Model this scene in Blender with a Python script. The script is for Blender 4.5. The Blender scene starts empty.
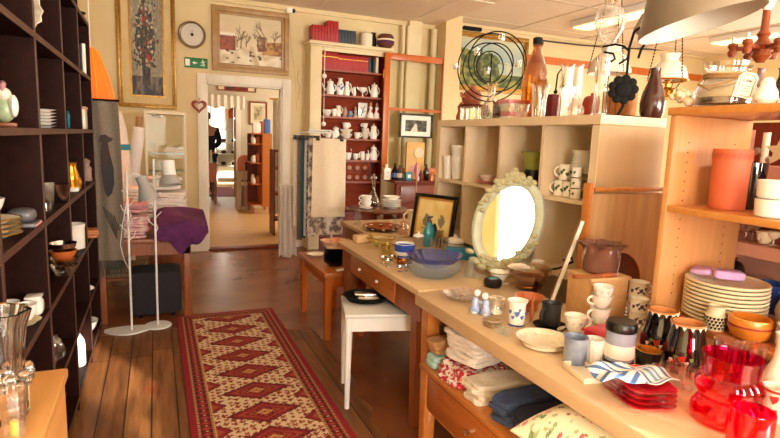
import bpy, bmesh, math, random
import numpy as np
from mathutils import Vector, Matrix, noise
random.seed(7)
C = bpy.context.scene.collection
PI = math.pi
R = math.radians
# ---------------------------------------------------------------- camera
H, FPX, YAW, PIT, ROLL = 1.35, 536.07, .41342, .14684, .03691
cy, sy, cp, sp = math.cos(YAW), math.sin(YAW), math.cos(PIT), math.sin(PIT)
FW = Vector((sy*cp, cy*cp, -sp)); RT0 = Vector((cy, -sy, 0)); UP0 = RT0.cross(FW)
RT = math.cos(ROLL)*RT0 + math.sin(ROLL)*UP0
UP = -math.sin(ROLL)*RT0 + math.cos(ROLL)*UP0
EYE = Vector((0, 0, H))
cam = bpy.data.objects.new('camera', bpy.data.cameras.new('camera')); C.objects.link(cam)
m3 = Matrix((RT, UP, -FW)).transposed()
cam.matrix_world = Matrix.Translation(EYE) @ m3.to_4x4()
cam.data.sensor_width = 36; cam.data.lens = 36*FPX/780; cam.data.clip_start = .02
bpy.context.scene.camera = cam

def at(px, py, ax, val):            # where the sight line of a picture point meets a real plane of the room
    d = RT*((px-390)/FPX) - UP*((py-219)/FPX) + FW
    i = 'xyz'.index(ax)
    return EYE + d*((val-EYE[i])/d[i])
def S(px, py, z): return at(px, py, 'z', z)
def mpp(p): return (Vector(p)-EYE).dot(FW)/FPX     # metres per picture point at p
def col(px, z, x=None, y=None):     # the point of a straight shelf line that stands in a picture column
    k = (px-390)/FPX
    n = RT - FW*k
    if x is not None:
        return Vector((x, -(n.x*x + n.z*(z-H))/n.y, z))
    return Vector((-(n.y*y + n.z*(z-H))/n.x, y, z))

# ---------------------------------------------------------------- materials
def lin(c):
    if isinstance(c, str):
        c = [int(c[i:i+2], 16)/255 for i in (0, 2, 4)]
        c = [x/12.92 if x <= .04045 else ((x+.055)/1.055)**2.4 for x in c]
    return (c[0], c[1], c[2], 1)
MATS = {}
def M(name, c, rough=.5, metal=0., c2=None, scale=8, st=(1, 1, 1), bump=0., detail=4, emit=0., spec=.5, coat=0., amt=1., bscale=None, sss=0):
    if name in MATS: return MATS[name]
    m = bpy.data.materials.new(name); m.use_nodes = True; MATS[name] = m
    nt = m.node_tree; b = nt.nodes['Principled BSDF']
    b.inputs['Base Color'].default_value = lin(c)
    b.inputs['Roughness'].default_value = rough; b.inputs['Metallic'].default_value = metal
    b.inputs['Specular IOR Level'].default_value = spec; b.inputs['Coat Weight'].default_value = coat
    if emit:
        b.inputs['Emission Color'].default_value = lin(c); b.inputs['Emission Strength'].default_value = emit
    if c2 or bump:
        tc = nt.nodes.new('ShaderNodeTexCoord'); mp = nt.nodes.new('ShaderNodeMapping'); mp.inputs['Scale'].default_value = st
        nz = nt.nodes.new('ShaderNodeTexNoise'); nz.inputs['Scale'].default_value = scale; nz.inputs['Detail'].default_value = detail
        nt.links.new(tc.outputs['Object'], mp.inputs[0]); nt.links.new(mp.outputs[0], nz.inputs[0])
        if c2:
            rp = nt.nodes.new('ShaderNodeValToRGB'); rp.color_ramp.elements[0].position = .5-.22*amt; rp.color_ramp.elements[1].position = .5+.22*amt
            rp.color_ramp.elements[0].color = lin(c); rp.color_ramp.elements[1].color = lin(c2)
            nt.links.new(nz.outputs[0], rp.inputs[0]); nt.links.new(rp.outputs[0], b.inputs['Base Color'])
        if bump:
            bp = nt.nodes.new('ShaderNodeBump'); bp.inputs['Strength'].default_value = bump; bp.inputs['Distance'].default_value = .01
            src = nz
            if bscale:
                src = nt.nodes.new('ShaderNodeTexNoise'); src.inputs['Scale'].default_value = bscale; nt.links.new(tc.outputs['Object'], src.inputs[0])
            nt.links.new(src.outputs[0], bp.inputs['Height']); nt.links.new(bp.outputs[0], b.inputs['Normal'])
    return m
def G(name, c=(.97, .97, .97), refl=1., tint=1.0, rough=.02):      # thin clear glass: tinted see-through plus a mirror sheen
    if name in MATS: return MATS[name]
    m = bpy.data.materials.new(name); m.use_nodes = True; MATS[name] = m
    nt = m.node_tree; nt.nodes.clear()
    o = nt.nodes.new('ShaderNodeOutputMaterial'); mx = nt.nodes.new('ShaderNodeMixShader')
    tr = nt.nodes.new('ShaderNodeBsdfTransparent'); gl = nt.nodes.new('ShaderNodeBsdfGlossy'); lw = nt.nodes.new('ShaderNodeLayerWeight')
    lw.inputs['Blend'].default_value = .35
    mm = nt.nodes.new('ShaderNodeMath'); mm.operation = 'MULTIPLY_ADD'; mm.inputs[1].default_value = .55*refl; mm.inputs[2].default_value = .05*refl
    tr.inputs[0].default_value = lin(c); gl.inputs[0].default_value = (1, 1, 1, 1); gl.inputs['Roughness'].default_value = rough
    nt.links.new(lw.outputs['Facing'], mm.inputs[0]); nt.links.new(mm.outputs[0], mx.inputs[0])
    nt.links.new(tr.outputs[0], mx.inputs[1]); nt.links.new(gl.outputs[0], mx.inputs[2]); nt.links.new(mx.outputs[0], o.inputs[0])
    return m
def frosted(name, c, tr_amt=.45):
    if name in MATS: return MATS[name]
    m = bpy.data.materials.new(name); m.use_nodes = True; MATS[name] = m
    nt = m.node_tree; b = nt.nodes['Principled BSDF']; o = nt.nodes['Material Output']
    b.inputs['Base Color'].default_value = lin(c); b.inputs['Roughness'].default_value = .12; b.inputs['Coat Weight'].default_value = .5
    tr = nt.nodes.new('ShaderNodeBsdfTransparent'); tr.inputs[0].default_value = lin(c); mx = nt.nodes.new('ShaderNodeMixShader'); mx.inputs[0].default_value = tr_amt
    nt.links.new(b.outputs[0], mx.inputs[1]); nt.links.new(tr.outputs[0], mx.inputs[2]); nt.links.new(mx.outputs[0], o.inputs[0])
    return m
def vcol(name, rough=.7, bump=0., emit=0., coat=0.):     # colour comes from the pattern woven / printed on the mesh
    if name in MATS: return MATS[name]
    m = bpy.data.materials.new(name); m.use_nodes = True; MATS[name] = m
    nt = m.node_tree; b = nt.nodes['Principled BSDF']; a = nt.nodes.new('ShaderNodeVertexColor'); a.layer_name = 'pattern'
    nt.links.new(a.outputs[0], b.inputs['Base Color']); b.inputs['Roughness'].default_value = rough; b.inputs['Coat Weight'].default_value = coat
    if bump:
        nz = nt.nodes.new('ShaderNodeTexNoise'); nz.inputs['Scale'].default_value = 300; bp = nt.nodes.new('ShaderNodeBump'); bp.inputs['Strength'].default_value = bump; bp.inputs['Distance'].default_value = .004
        tc = nt.nodes.new('ShaderNodeTexCoord'); nt.links.new(tc.outputs['Object'], nz.inputs[0]); nt.links.new(nz.outputs[0], bp.inputs['Height']); nt.links.new(bp.outputs[0], b.inputs['Normal'])
    return m

# ---------------------------------------------------------------- mesh building
class MB:
    def __init__(s): s.v = []; s.f = []
    def add(s, vs, fs):
        n = len(s.v); s.v += [tuple(v) for v in vs]; s.f += [tuple(i+n for i in f) for f in fs]; return s
    def box(s, x0, y0, z0, x1, y1, z1, b=0.):
        if b:
            b = min(b, abs(x1-x0)/2.2, abs(y1-y0)/2.2, abs(z1-z0)/2.2)
            bm = bmesh.new(); bmesh.ops.create_cube(bm, size=1)
            for v in bm.verts: v.co = Vector(((x0+x1)/2+v.co.x*(x1-x0), (y0+y1)/2+v.co.y*(y1-y0), (z0+z1)/2+v.co.z*(z1-z0)))
            bmesh.ops.bevel(bm, geom=bm.edges[:], offset=b, segments=2, affect='EDGES', profile=.5)
            bm.verts.index_update()
            s.add([v.co[:] for v in bm.verts], [[v.index for v in f.verts] for f in bm.faces]); bm.free(); return s
        return s.add([(x0,y0,z0),(x1,y0,z0),(x1,y1,z0),(x0,y1,z0),(x0,y0,z1),(x1,y0,z1),(x1,y1,z1),(x0,y1,z1)],
                     [(0,3,2,1),(4,5,6,7),(0,1,5,4),(1,2,6,5),(2,3,7,6),(3,0,4,7)])
    def lathe(s, prof, seg=24, o=(0,0,0), wob=None, sx=1., syy=1., axis='z'):
        vs, fs = [], []; n = len(prof)
        for k in range(seg):
            a = 2*PI*k/seg
            for i, (r, h) in enumerate(prof):
                q = r*(wob(a, i/(n-1.0)) if wob else 1.)
                p = (q*math.cos(a)*sx, q*math.sin(a)*syy, h)
                if axis == 'x': p = (h, p[0], p[1])
                if axis == 'y': p = (p[0], h, p[1])
                vs.append((o[0]+p[0], o[1]+p[1], o[2]+p[2]))
        for k in range(seg):
            j = (k+1) % seg
            for i in range(n-1):
                a, b, c, d = k*n+i, j*n+i, j*n+i+1, k*n+i+1
                if prof[i][0] < 1e-6 and prof[i+1][0] < 1e-6: continue
                if prof[i][0] < 1e-6: fs.append((a, c, d))
                elif prof[i+1][0] < 1e-6: fs.append((a, b, c))
                else: fs.append((a, b, c, d))
        return s.add(vs, fs)
    def tube(s, pts, r, seg=8, closed=False):
        pts = [Vector(p) for p in pts]; n = len(pts); vs, fs = [], []; up = None
        rs = r if isinstance(r, (list, tuple)) else [r]*n
        for i, p in enumerate(pts):
            if closed: t = pts[(i+1) % n]-pts[i-1]
            else: t = pts[min(i+1, n-1)]-pts[max(i-1, 0)]
            t = t.normalized() if t.length > 1e-9 else Vector((0, 0, 1))
            if up is None: up = Vector((0, 0, 1)) if abs(t.z) < .9 else Vector((1, 0, 0))
            x = up.cross(t)
            x = x.normalized() if x.length > 1e-6 else t.orthogonal().normalized()
            up = t.cross(x)
            for k in range(seg):
                a = 2*PI*k/seg; vs.append(p+(x*math.cos(a)+up*math.sin(a))*rs[i])
        for i in range(n if closed else n-1):
            j = (i+1) % n
            for k in range(seg): fs.append((i*seg+k, i*seg+(k+1) % seg, j*seg+(k+1) % seg, j*seg+k))
        if not closed: fs += [tuple(range(seg))[::-1], tuple((n-1)*seg+k for k in range(seg))]
        return s.add(vs, fs)
    def ball(s, o, rx, ry=None, rz=None, seg=14, rings=8, fn=None):
        ry = rx if ry is None else ry; rz = rx if rz is None else rz
        vs = [(0, 0, -1)]; fs = []
        for i in range(1, rings):
            t = -PI/2+PI*i/rings
            for k in range(seg): a = 2*PI*k/seg; vs.append((math.cos(t)*math.cos(a), math.cos(t)*math.sin(a), math.sin(t)))
        vs.append((0, 0, 1)); L = len(vs)-1
        for k in range(seg):
            j = (k+1) % seg; fs.append((0, 1+j, 1+k)); fs.append((L, 1+(rings-2)*seg+k, 1+(rings-2)*seg+j))
            for i in range(rings-2): fs.append((1+i*seg+k, 1+i*seg+j, 1+(i+1)*seg+j, 1+(i+1)*seg+k))
        if fn: vs = [fn(Vector(v)) for v in vs]
        return s.add([(o[0]+v[0]*rx, o[1]+v[1]*ry, o[2]+v[2]*rz) for v in vs], fs)
    def prism(s, poly, d, o=(0,0,0), plane='xz'):     # poly in a plane, extruded by d
        n = len(poly); vs = []
        for t in (0, d):
            for (a, b) in poly:
                p = {'xz': (a, t, b), 'yz': (t, a, b), 'xy': (a, b, t)}[plane]; vs.append((p[0]+o[0], p[1]+o[1], p[2]+o[2]))
        return s.add(vs, [tuple(range(n)), tuple(range(2*n-1, n-1, -1))]+[(i, i+n, (i+1) % n+n, (i+1) % n) for i in range(n)])
    def grid(s, fn, nu, nv):
        vs = [fn(i/nu, j/nv) for j in range(nv+1) for i in range(nu+1)]
        return s.add(vs, [(j*(nu+1)+i, j*(nu+1)+i+1, (j+1)*(nu+1)+i+1, (j+1)*(nu+1)+i) for j in range(nv) for i in range(nu)])
    def sheet(s, fn, nu, nv, t=.003):       # a grid with two sides t apart
        n0 = len(s.v); s.grid(fn, nu, nv)
        P = [Vector(v) for v in s.v[n0:]]; W = nu+1; N = []
        for j in range(nv+1):
            for i in range(W):
                a = P[j*W+min(i+1, nu)]-P[j*W+max(i-1, 0)]; b = P[min(j+1, nv)*W+i]-P[max(j-1, 0)*W+i]
                c = a.cross(b); N.append(c.normalized() if c.length > 1e-12 else Vector((0, 0, 1)))
        k = len(P); s.v += [tuple(P[i]-N[i]*t) for i in range(k)]
        s.f += [(n0+k+j*W+i, n0+k+(j+1)*W+i, n0+k+(j+1)*W+i+1, n0+k+j*W+i+1) for j in range(nv) for i in range(nu)]
        ring = [i for i in range(W)]+[j*W+nu for j in range(1, nv+1)]+[nv*W+i for i in range(nu-1, -1, -1)]+[j*W for j in range(nv-1, 0, -1)]
        s.f += [(n0+a, n0+k+a, n0+k+b, n0+b) for a, b in zip(ring, ring[1:]+ring[:1])]
        return s
    def soft(s, x0, y0, z0, x1, y1, z1, e=.35, n=10, amp=.0, seed=0, fr=8):     # pillow-like rounded block with crumples
        c = Vector(((x0+x1)/2, (y0+y1)/2, (z0+z1)/2)); h = Vector(((x1-x0)/2, (y1-y0)/2, (z1-z0)/2))
        bm = bmesh.new(); bmesh.ops.create_cube(bm, size=2); bmesh.ops.subdivide_edges(bm, edges=bm.edges[:], cuts=n, use_grid_fill=True)
        bm.verts.index_update(); vs = []
        for v in bm.verts:
            q = v.co; u = Vector((max(-1, min(1, q.x)), max(-1, min(1, q.y)), max(-1, min(1, q.z))))
            p = 2/e; L = (abs(u.x)**p+abs(u.y)**p+abs(u.z)**p)**(1/p)
            w = Vector((u.x/L*h.x, u.y/L*h.y, u.z/L*h.z))
            if amp: w += noise.noise_vector(Vector((w.x*fr+seed*7.3, w.y*fr, w.z*fr)))*amp
            if w.z < -h.z: w.z = -h.z
            vs.append(c+w)
        s.add(vs, [[v.index for v in f.verts] for f in bm.faces]); bm.free(); return s
    def xf(s, mtx): s.v = [tuple(mtx @ Vector(v)) for v in s.v]; return s
    def mesh(s, name, mat, ang=38):
        me = bpy.data.meshes.new(name); me.from_pydata(s.v, [], s.f); me.update()
        bm = bmesh.new(); bm.from_mesh(me); bmesh.ops.recalc_face_normals(bm, faces=bm.faces[:]); bm.to_mesh(me); bm.free()
        me.polygons.foreach_set('use_smooth', [True]*len(me.polygons)); me.set_sharp_from_angle(angle=R(ang))
        me.materials.append(mat); return me
def rot(rx=0, ry=0, rz=0): return Matrix.Rotation(rz, 4, 'Z') @ Matrix.Rotation(ry, 4, 'Y') @ Matrix.Rotation(rx, 4, 'X')
def tag(o, label=None, cat=None, group=None, kind=None):
    for k, v in (('label', label), ('category', cat), ('group', group), ('kind', kind)):
        if v: o[k] = v
    return o
def obj(name, mb, mat, parent=None, loc=(0, 0, 0), r=(0, 0, 0), label=None, ang=38):
    o = bpy.data.objects.new(name, mb.mesh(name, mat, ang) if isinstance(mb, MB) else mb); C.objects.link(o)
    o.location = loc; o.rotation_euler = r
    if parent: o.parent = parent
    if label: o['label'] = label
    return o
def thing(name, label, cat, loc, rz=0., group=None, r=None):
    o = bpy.data.objects.new(name, None); C.objects.link(o); o.empty_display_size = .05
    o.location = loc; o.rotation_euler = r or (0, 0, rz)
    return tag(o, label, cat, group)
def solo(name, mb, mat, label, cat, loc=(0, 0, 0), rz=0., group=None, r=None, kind=None, ang=38):
    return tag(obj(name, mb, mat, None, loc, r or (0, 0, rz), None, ang), label, cat, group, kind)
def struct(name, mb, mat, loc=(0, 0, 0), label=None, cat=None):
    return tag(obj(name, mb, mat, None, loc), label or None, cat, None, 'structure')
def dup(o, loc, rz=None, label=None, group=None, par=None):
    c = o.copy(); C.objects.link(c)
    if par: c.parent = par
    else:
        c.location = loc
        if rz is not None: c.rotation_euler = (0, 0, rz)
        if label: c['label'] = label
        if group: c['group'] = group
    for ch in [x for x in o.children]: dup(ch, None, par=c)
    return c
def picture(name, w, h, nu, nv, fn, mat, parent, loc, r=(0, 0, 0), t=.0, topname=None, curve=None):
    me_v = [((i/nu-.5)*w, 0, (j/nv-.5)*h) if not curve else curve(i/nu, j/nv) for j in range(nv+1) for i in range(nu+1)]
    me = bpy.data.meshes.new(name)
    me.from_pydata(me_v, [], [(j*(nu+1)+i, j*(nu+1)+i+1, (j+1)*(nu+1)+i+1, (j+1)*(nu+1)+i) for j in range(nv) for i in range(nu)])
    ca = me.color_attributes.new('pattern', 'FLOAT_COLOR', 'POINT')
    ca.data.foreach_set('color', np.array([lin(fn(i/nu, j/nv)) for j in range(nv+1) for i in range(nu+1)], dtype=np.float32).ravel())
    me.materials.append(mat); me.update()
    me.polygons.foreach_set('use_smooth', [True]*len(me.polygons))
    o = bpy.data.objects.new(name, me); C.objects.link(o); o.location = loc; o.rotation_euler = r
    if parent: o.parent = parent
    return o

# ---------------------------------------------------------------- turned shapes (fractions of radius and height)
PR = dict(
 bowl=[(0,0),(.42,0),(.46,.06),(.7,.3),(.88,.62),(1,1)],
 dish=[(0,0),(.55,0),(.6,.15),(.85,.6),(1,1)],
 plate=[(0,0),(.6,0),(.66,.35),(.95,.85),(1,1)],
 tumbler=[(0,0),(.8,0),(.84,.04),(.92,.5),(1,1)],
 cyl=[(0,0),(.93,0),(1,.03),(1,.97),(.98,1)],
 cup=[(0,0),(.5,0),(.55,.06),(.72,.2),(.88,.55),(.93,.8),(1,1)],
 mug=[(0,0),(.85,0),(.92,.06),(.9,.5),(.92,.9),(1,1)],
 vase=[(0,0),(.55,0),(.62,.04),(.95,.3),(1,.45),(.8,.68),(.5,.84),(.5,.92),(.66,1)],
 bottle=[(0,0),(.92,0),(1,.03),(1,.5),(.92,.6),(.42,.78),(.3,.86),(.3,.97),(.36,1)],
 flare=[(0,0),(.72,0),(.74,.03),(.6,.3),(.62,.6),(.8,.9),(1,1)],
 jug=[(0,0),(.7,0),(.75,.03),(1,.35),(.95,.55),(.66,.82),(.7,.95),(.8,1)],
 gob=[(0,0),(.7,0),(.68,.03),(.14,.1),(.12,.4),(.5,.5),(.9,.72),(1,1)],
 carafe=[(0,0),(.9,0),(1,.08),(.95,.2),(.35,.5),(.25,.6),(.25,.9),(.45,1)],
)
def hollow(key, r, h, t=.004, floor=None):
    out = PR[key] if isinstance(key, str) else key
    out = [(a*r, b*h) for a, b in out]; floor = floor or max(t, .04*h)
    t = min(t, min((a for a, b in out if b > floor), default=t)*.6)
    inn = [(max(a-t, .0008), b) for a, b in reversed(out) if b > floor*1.05]
    k = inn[-1][0] if inn else r*.5
    return out+inn+[(k*.96, floor), (0, floor)]
def handle_mb(r0, z0, z1, out, th=.006, ang=0., flat=1.):
    pts = []
    for i in range(11):
        a = -PI/2+PI*i/10
        pts.append((r0-.002+math.cos(a)*out, 0, (z0+z1)/2+math.sin(a)*(z1-z0)/2))
    return MB().tube(pts, th, 6).xf(rot(0, 0, ang))
def ves(name, label, cat, p, r, h, key, m, group=None, handle=None, rz=0., seg=24, t=.004, wob=None, lid=None, lm=None, hm=None, spout=None, floor=None, tilt=None, band=None, sx=1., syy=1., extra=None):
    body = MB().lathe(hollow(key, r, h, t, floor), seg, wob=wob, sx=sx, syy=syy)
    if not (handle or lid or spout or band or extra):
        return solo(name, body, m, label, cat, p, rz, group, r=tilt)
    o = thing(name, label, cat, p, rz, group, r=tilt)
    obj('body', body, m, o)
    if handle:      # (radius at joint, z0, z1, outward, thickness, angle) in fractions of r and h
        a, z0, z1, ou, th, an = handle
        obj('handle', handle_mb(a*r, z0*h, z1*h, ou*r, th, R(an)), hm or m, o)
    if spout:       # (r joint, z joint, r tip, z tip, thickness, angle)
        a, z0, b, z1, th, an = spout
        obj('spout', MB().tube([(a*r, 0, z0*h), ((a*.45+b*.55)*r, 0, (z0*.7+z1*.3)*h), (b*r, 0, z1*h)], [th*1.5, th, th*.75], 8).xf(rot(0, 0, R(an))), m, o)
    if lid:         # (radius, height, z)
        a, b, z = lid
        obj('lid', MB().lathe([(0, 0), (a*r, 0), (a*r, .1*b*h), (a*.75*r, .45*b*h), (a*.2*r, .6*b*h), (a*.15*r, .7*b*h), (a*.22*r, .85*b*h), (a*.12*r, b*h), (0, b*h)], seg, (0, 0, z*h)), lm or m, o)
    if band:        # painted or glazed band (z0, z1, material, name)
        for z0, z1, bm_, nm in band:
            rr = prof_r(key, z0)*r, prof_r(key, (z0+z1)/2)*r, prof_r(key, z1)*r
            obj(nm, MB().lathe([(rr[0]+.0012, z0*h), (rr[1]+.0014, (z0+z1)/2*h), (rr[2]+.0012, z1*h), (rr[2]-.0006, z1*h), (rr[0]-.0006, z0*h), (rr[0]+.0012, z0*h)], seg, sx=sx, syy=syy), bm_, o)
    if extra: extra(o, r, h)
    return o
def prof_r(key, z):
    pr = PR[key] if isinstance(key, str) else key
    for (a, b), (c, d) in zip(pr, pr[1:]):
        if b <= z <= d and d > b: return a+(c-a)*(z-b)/(d-b)
    return pr[-1][0]
def motif(o, name, mat, key, r, h, spots, size):      # painted flowers and leaves lying on a vessel's side; spots (angle, z fraction, scale)
    mb = MB()
    for an, z, k in spots:
        rr = prof_r(key, z)*r; dr = (prof_r(key, min(1, z+.05))-prof_r(key, max(0, z-.05)))*r/(.1*h)
        n = 7; vs = [(rr+.0008, an, z*h)]
        for i in range(n):
            a = 2*PI*i/n; q = size*k*(1 if i % 2 else .62)
            vs.append((rr+.0007+math.sin(a)*q*dr, an+math.cos(a)*q/max(rr, .005), z*h+math.sin(a)*q))
        mb.add([(q*math.cos(b), q*math.sin(b), c) for q, b, c in vs], [(0, 1+i, 1+(i+1) % n) for i in range(n)])
    return obj(name, mb, mat, o)
# ---------------------------------------------------------------- materials of the place
M('wall', 'e6d2a4', .85, c2='dcc594', scale=2.2, bump=.15, bscale=60)
M('wall_white', 'd6cab0', .85, c2='ccbfa2', scale=3)
M('ceil', 'f2e6cf', .8, c2='ecdcbf', scale=1.4)
M('ceil2', 'f7efe0', .8, c2='f2e8d6', scale=2.5)
M('trimw', 'f4eee2', .45, c2='e6dcc8', scale=9, st=(1, 1, .3))
M('darkwood', '2a120c', .6, c2='1f0d09', scale=6, st=(6, 1, 6), spec=.08)
M('edge', '573629', .5, c2='44281f', scale=12)
M('birch', 'ead6b6', .45, c2='e4ccaa', scale=3, st=(6, 6, .8), bump=.02)
M('birchback', 'c9965a', .5, c2='b98449', scale=3, st=(5, 5, .7))
M('pine', 'd8964e', .35, c2='cc873f', scale=4, st=(10, 10, .8), coat=.2)
M('pinepanel', 'd49a62', .4, c2='ca8c54', scale=4, st=(12, 12, .6))
M('ply', 'd2a878', .5, c2='b98c5c', scale=3.2, st=(9, 9, .9), detail=6)
M('teak', 'c0702f', .32, c2='a85a20', scale=5, st=(8, .8, 8), coat=.25)
M('orangewood', 'cf8440', .35, c2='bd7230', scale=5, st=(8, .8, 8), coat=.2)
M('doorwood', 'c8691f', .35, c2='b4591a', scale=5, st=(9, 9, .8))
M('brownleg', 'a05c32', .4, c2='844524', scale=5, st=(9, 9, .8))
M('tablelight', 'd2b48a', .55, c2='c6a578', scale=3, st=(7, .8, 7))
M('mahog', '74290f', .4, c2='5e1e09', scale=5, st=(8, 8, .9), spec=.3)
M('redbrown', '8a3214', .7, c2='742609', scale=6, st=(1, 8, 8), spec=.2)
M('cream', 'e7d8b0', .5, c2='dfcda0', scale=5)
M('white', 'f3efe6', .3, coat=.3)
M('porc', 'f5f0e6', .18, coat=.4)
M('porcw', 'ece0c8', .25, coat=.3)
M('whitepaint', 'e9e7e2', .4)
M('greypaint', 'd6d6d2', .45)
M('greylamp', 'a9a6a0', .45)
M('black', '15130f', .3)
M('blackglaze', '140c0a', .08, coat=.8)
M('iron', '0b0a09', .6, spec=.2)
M('silver', 'd0cdc6', .18, metal=1)
M('chrome', 'e0e0e0', .08, metal=1)
M('alu', 'a3988a', .42, metal=.95)
M('brass', 'd9a53a', .2, metal=1)
M('copper', 'b8682f', .25, metal=1)
M('gold', 'e0b04a', .25, metal=.9)
M('goldframe', 'b98b3c', .35, metal=.5, c2='8d6524', scale=30, bump=.3)
M('terracotta', 'd26a44', .6, c2='c75f3a', scale=10)
M('clay', 'b8602c', .3, coat=.3)
M('clayin', 'd98a4c', .5)
M('red', 'b81a22', .35)
M('redbook', 'b3201f', .5, c2='9d1718', scale=20)
M('darkred', '6e1418', .5)
M('navy', '2a3350', .85, c2='222a44', scale=40, bump=.3)
M('denim', '4a5f8c', .85, c2='3a4e78', scale=40, bump=.3)
M('bluebook', '39424f', .55, c2='2d353f', scale=20)
M('blueglaze', '2f55b0', .15, coat=.5)
M('cobalt', '2a3f8c', .3)
M('blueprint', '4a68a8', .4)
M('teal', '1f7f96', .45)
M('tealglass', '3b8f9a', .15)
M('green', '5f7f3a', .5)
M('leafgreen', '3f6a3a', .5)
M('olive', '8a8a3a', .25)
M('pink', 'e39aa0', .7)
M('lilac', 'c9a3d0', .6, c2='b98fc4', scale=40)
M('purple', '6a2a66', .9, c2='4a1848', scale=14, bump=.4, bscale=300)
M('lace', 'f8ecd4', .9, c2='f0dfc0', scale=60, bump=.5, bscale=220)
M('linen', 'efe6d8', .9, c2='e2d5c2', scale=30, bump=.4, bscale=160)
M('linenw', 'f2ebe4', .9, c2='e6dcd4', scale=50, bump=.6, bscale=120)
M('rosefloral', 'e8cfc0', .9, c2='cf8f98', scale=26, bump=.3, amt=.6)
M('rose', 'd9a0a0', .9, c2='c98a8c', scale=20, bump=.3)
M('greyfab', '8c7d6c', .95, c2='786a5a', scale=90, bump=.4, bscale=300)
M('slate', '2e2930', .95, c2='262228', scale=60, bump=.3)
M('tealfab', '2c6f84', .9, c2='245f72', scale=20)
M('tan', 'b98a5a', .9, c2='a5774a', scale=20)
M('card', 'a9825a', .8, c2='97714b', scale=10)
M('vinyl', '9a5c38', .26, c2='6a3a22', scale=2.6, detail=9, bump=.05, bscale=24, amt=1.3)  # mottled brown; lighter patches also paint in floor reflections
M('laminate', 'c79a64', .5, c2='bd8d57', scale=2, st=(.6, 6, 1))
M('blackfab', '17161a', .9)
M('skin', 'c98f6c', .5); M('hair', '2a1a10', .7)
M('paper', 'efe9dc', .7); M('mount', 'e9dfc6', .8)
M('signgreen', '0f7a3c', .5); M('signwhite', 'f2f2ea', .5)
M('heart', '9a2a2a', .7, c2='862020', scale=60)
M('candle', 'f0e6cc', .5)
M('brownglass', '3a2018', .1, coat=.6)
M('stoneware', '9aa4b4', .35, c2='5f6f92', scale=9, amt=.5)
M('beigec', 'd9cba8', .4, c2='cfbf98', scale=20)
M('conch', 'eed8bc', .4, c2='c97a4a', scale=10)
M('amber', '6a3010', .08, coat=.5)
G('glass', (.982, .982, .978), 1.3); G('glassb', (.975, .985, .985), 1.2); G('pane', (.95, .96, .94), .08)
G('redglass', (1., .12, .38), .5); G('blueglass', (.32, .46, .97), .8); G('amberglass', (.78, .56, .28), .8)
G('smoke', (.8, .75, .64), .8); G('brownclear', (.86, .73, .6), .9); G('greeng', (.95, .98, .93), .9); G('pinkg', (.97, .9, .86), .9)
G('lilacg', (.94, .93, .96), 1.0); G('yellowg', (.91, .89, .66), .9); frosted('brownvase', '8a5a48', .3)
frosted('frost', 'f2f6f6', .92); frosted('milk', 'f4ead4', .15)
def crystal():
    m = bpy.data.materials.new('crystal'); m.use_nodes = True; MATS['crystal'] = m; b = m.node_tree.nodes['Principled BSDF']
    b.inputs['Transmission Weight'].default_value = 1; b.inputs['Roughness'].default_value = .02; b.inputs['IOR'].default_value = 1.5; b.inputs['Base Color'].default_value = (.97, .97, .96, 1)
crystal()
def m_planks():
    m = bpy.data.materials.new('planks'); m.use_nodes = True; MATS['planks'] = m; nt = m.node_tree; b = nt.nodes['Principled BSDF']
    tc = nt.nodes.new('ShaderNodeTexCoord'); mp = nt.nodes.new('ShaderNodeMapping'); mp.inputs['Rotation'].default_value = (0, 0, R(90)); mp.inputs['Location'].default_value = (.3, .05, 0)
    br = nt.nodes.new('ShaderNodeTexBrick'); br.inputs['Scale'].default_value = 1; br.inputs['Brick Width'].default_value = 1.55; br.inputs['Row Height'].default_value = .117; br.inputs['Mortar Size'].default_value = .0035; br.offset = .06
    br.inputs['Color1'].default_value = lin('926238'); br.inputs['Color2'].default_value = lin('7a4d2a'); br.inputs['Mortar'].default_value = lin('2a140a'); br.inputs['Bias'].default_value = 0
    nz = nt.nodes.new('ShaderNodeTexNoise'); nz.inputs['Scale'].default_value = 3; nz.inputs['Detail'].default_value = 8; mp2 = nt.nodes.new('ShaderNodeMapping'); mp2.inputs['Scale'].default_value = (9, .9, 1)
    rp = nt.nodes.new('ShaderNodeValToRGB'); rp.color_ramp.elements[0].color = (.42, .38, .35, 1); rp.color_ramp.elements[1].color = (1.15, 1.1, 1.0, 1); rp.color_ramp.elements[0].position = .3; rp.color_ramp.elements[1].position = .62
    mx = nt.nodes.new('ShaderNodeMixRGB'); mx.blend_type = 'MULTIPLY'; mx.inputs[0].default_value = .85
    L = nt.links.new; L(tc.outputs['Object'], mp.inputs[0]); L(mp.outputs[0], br.inputs[0]); L(tc.outputs['Object'], mp2.inputs[0]); L(mp2.outputs[0], nz.inputs[0]); L(nz.outputs[0], rp.inputs[0])
    L(br.outputs['Color'], mx.inputs[1]); L(rp.outputs[0], mx.inputs[2]); L(mx.outputs[0], b.inputs['Base Color']); b.inputs['Roughness'].default_value = .5
    bp = nt.nodes.new('ShaderNodeBump'); bp.inputs['Strength'].default_value = .3; bp.inputs['Distance'].default_value = .01; L(nz.outputs[0], bp.inputs['Height']); L(bp.outputs[0], b.inputs['Normal'])
m_planks()
# ---------------------------------------------------------------- the room
XL, XR, YB, YF, ZC, ZC2 = -.8, 8.4, -1.7, 6.4, 2.82, 2.9
struct('floor', MB().box(XL-.1, YB-.1, -.1, XR+.1, YF, 0), MATS['planks'])
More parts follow.
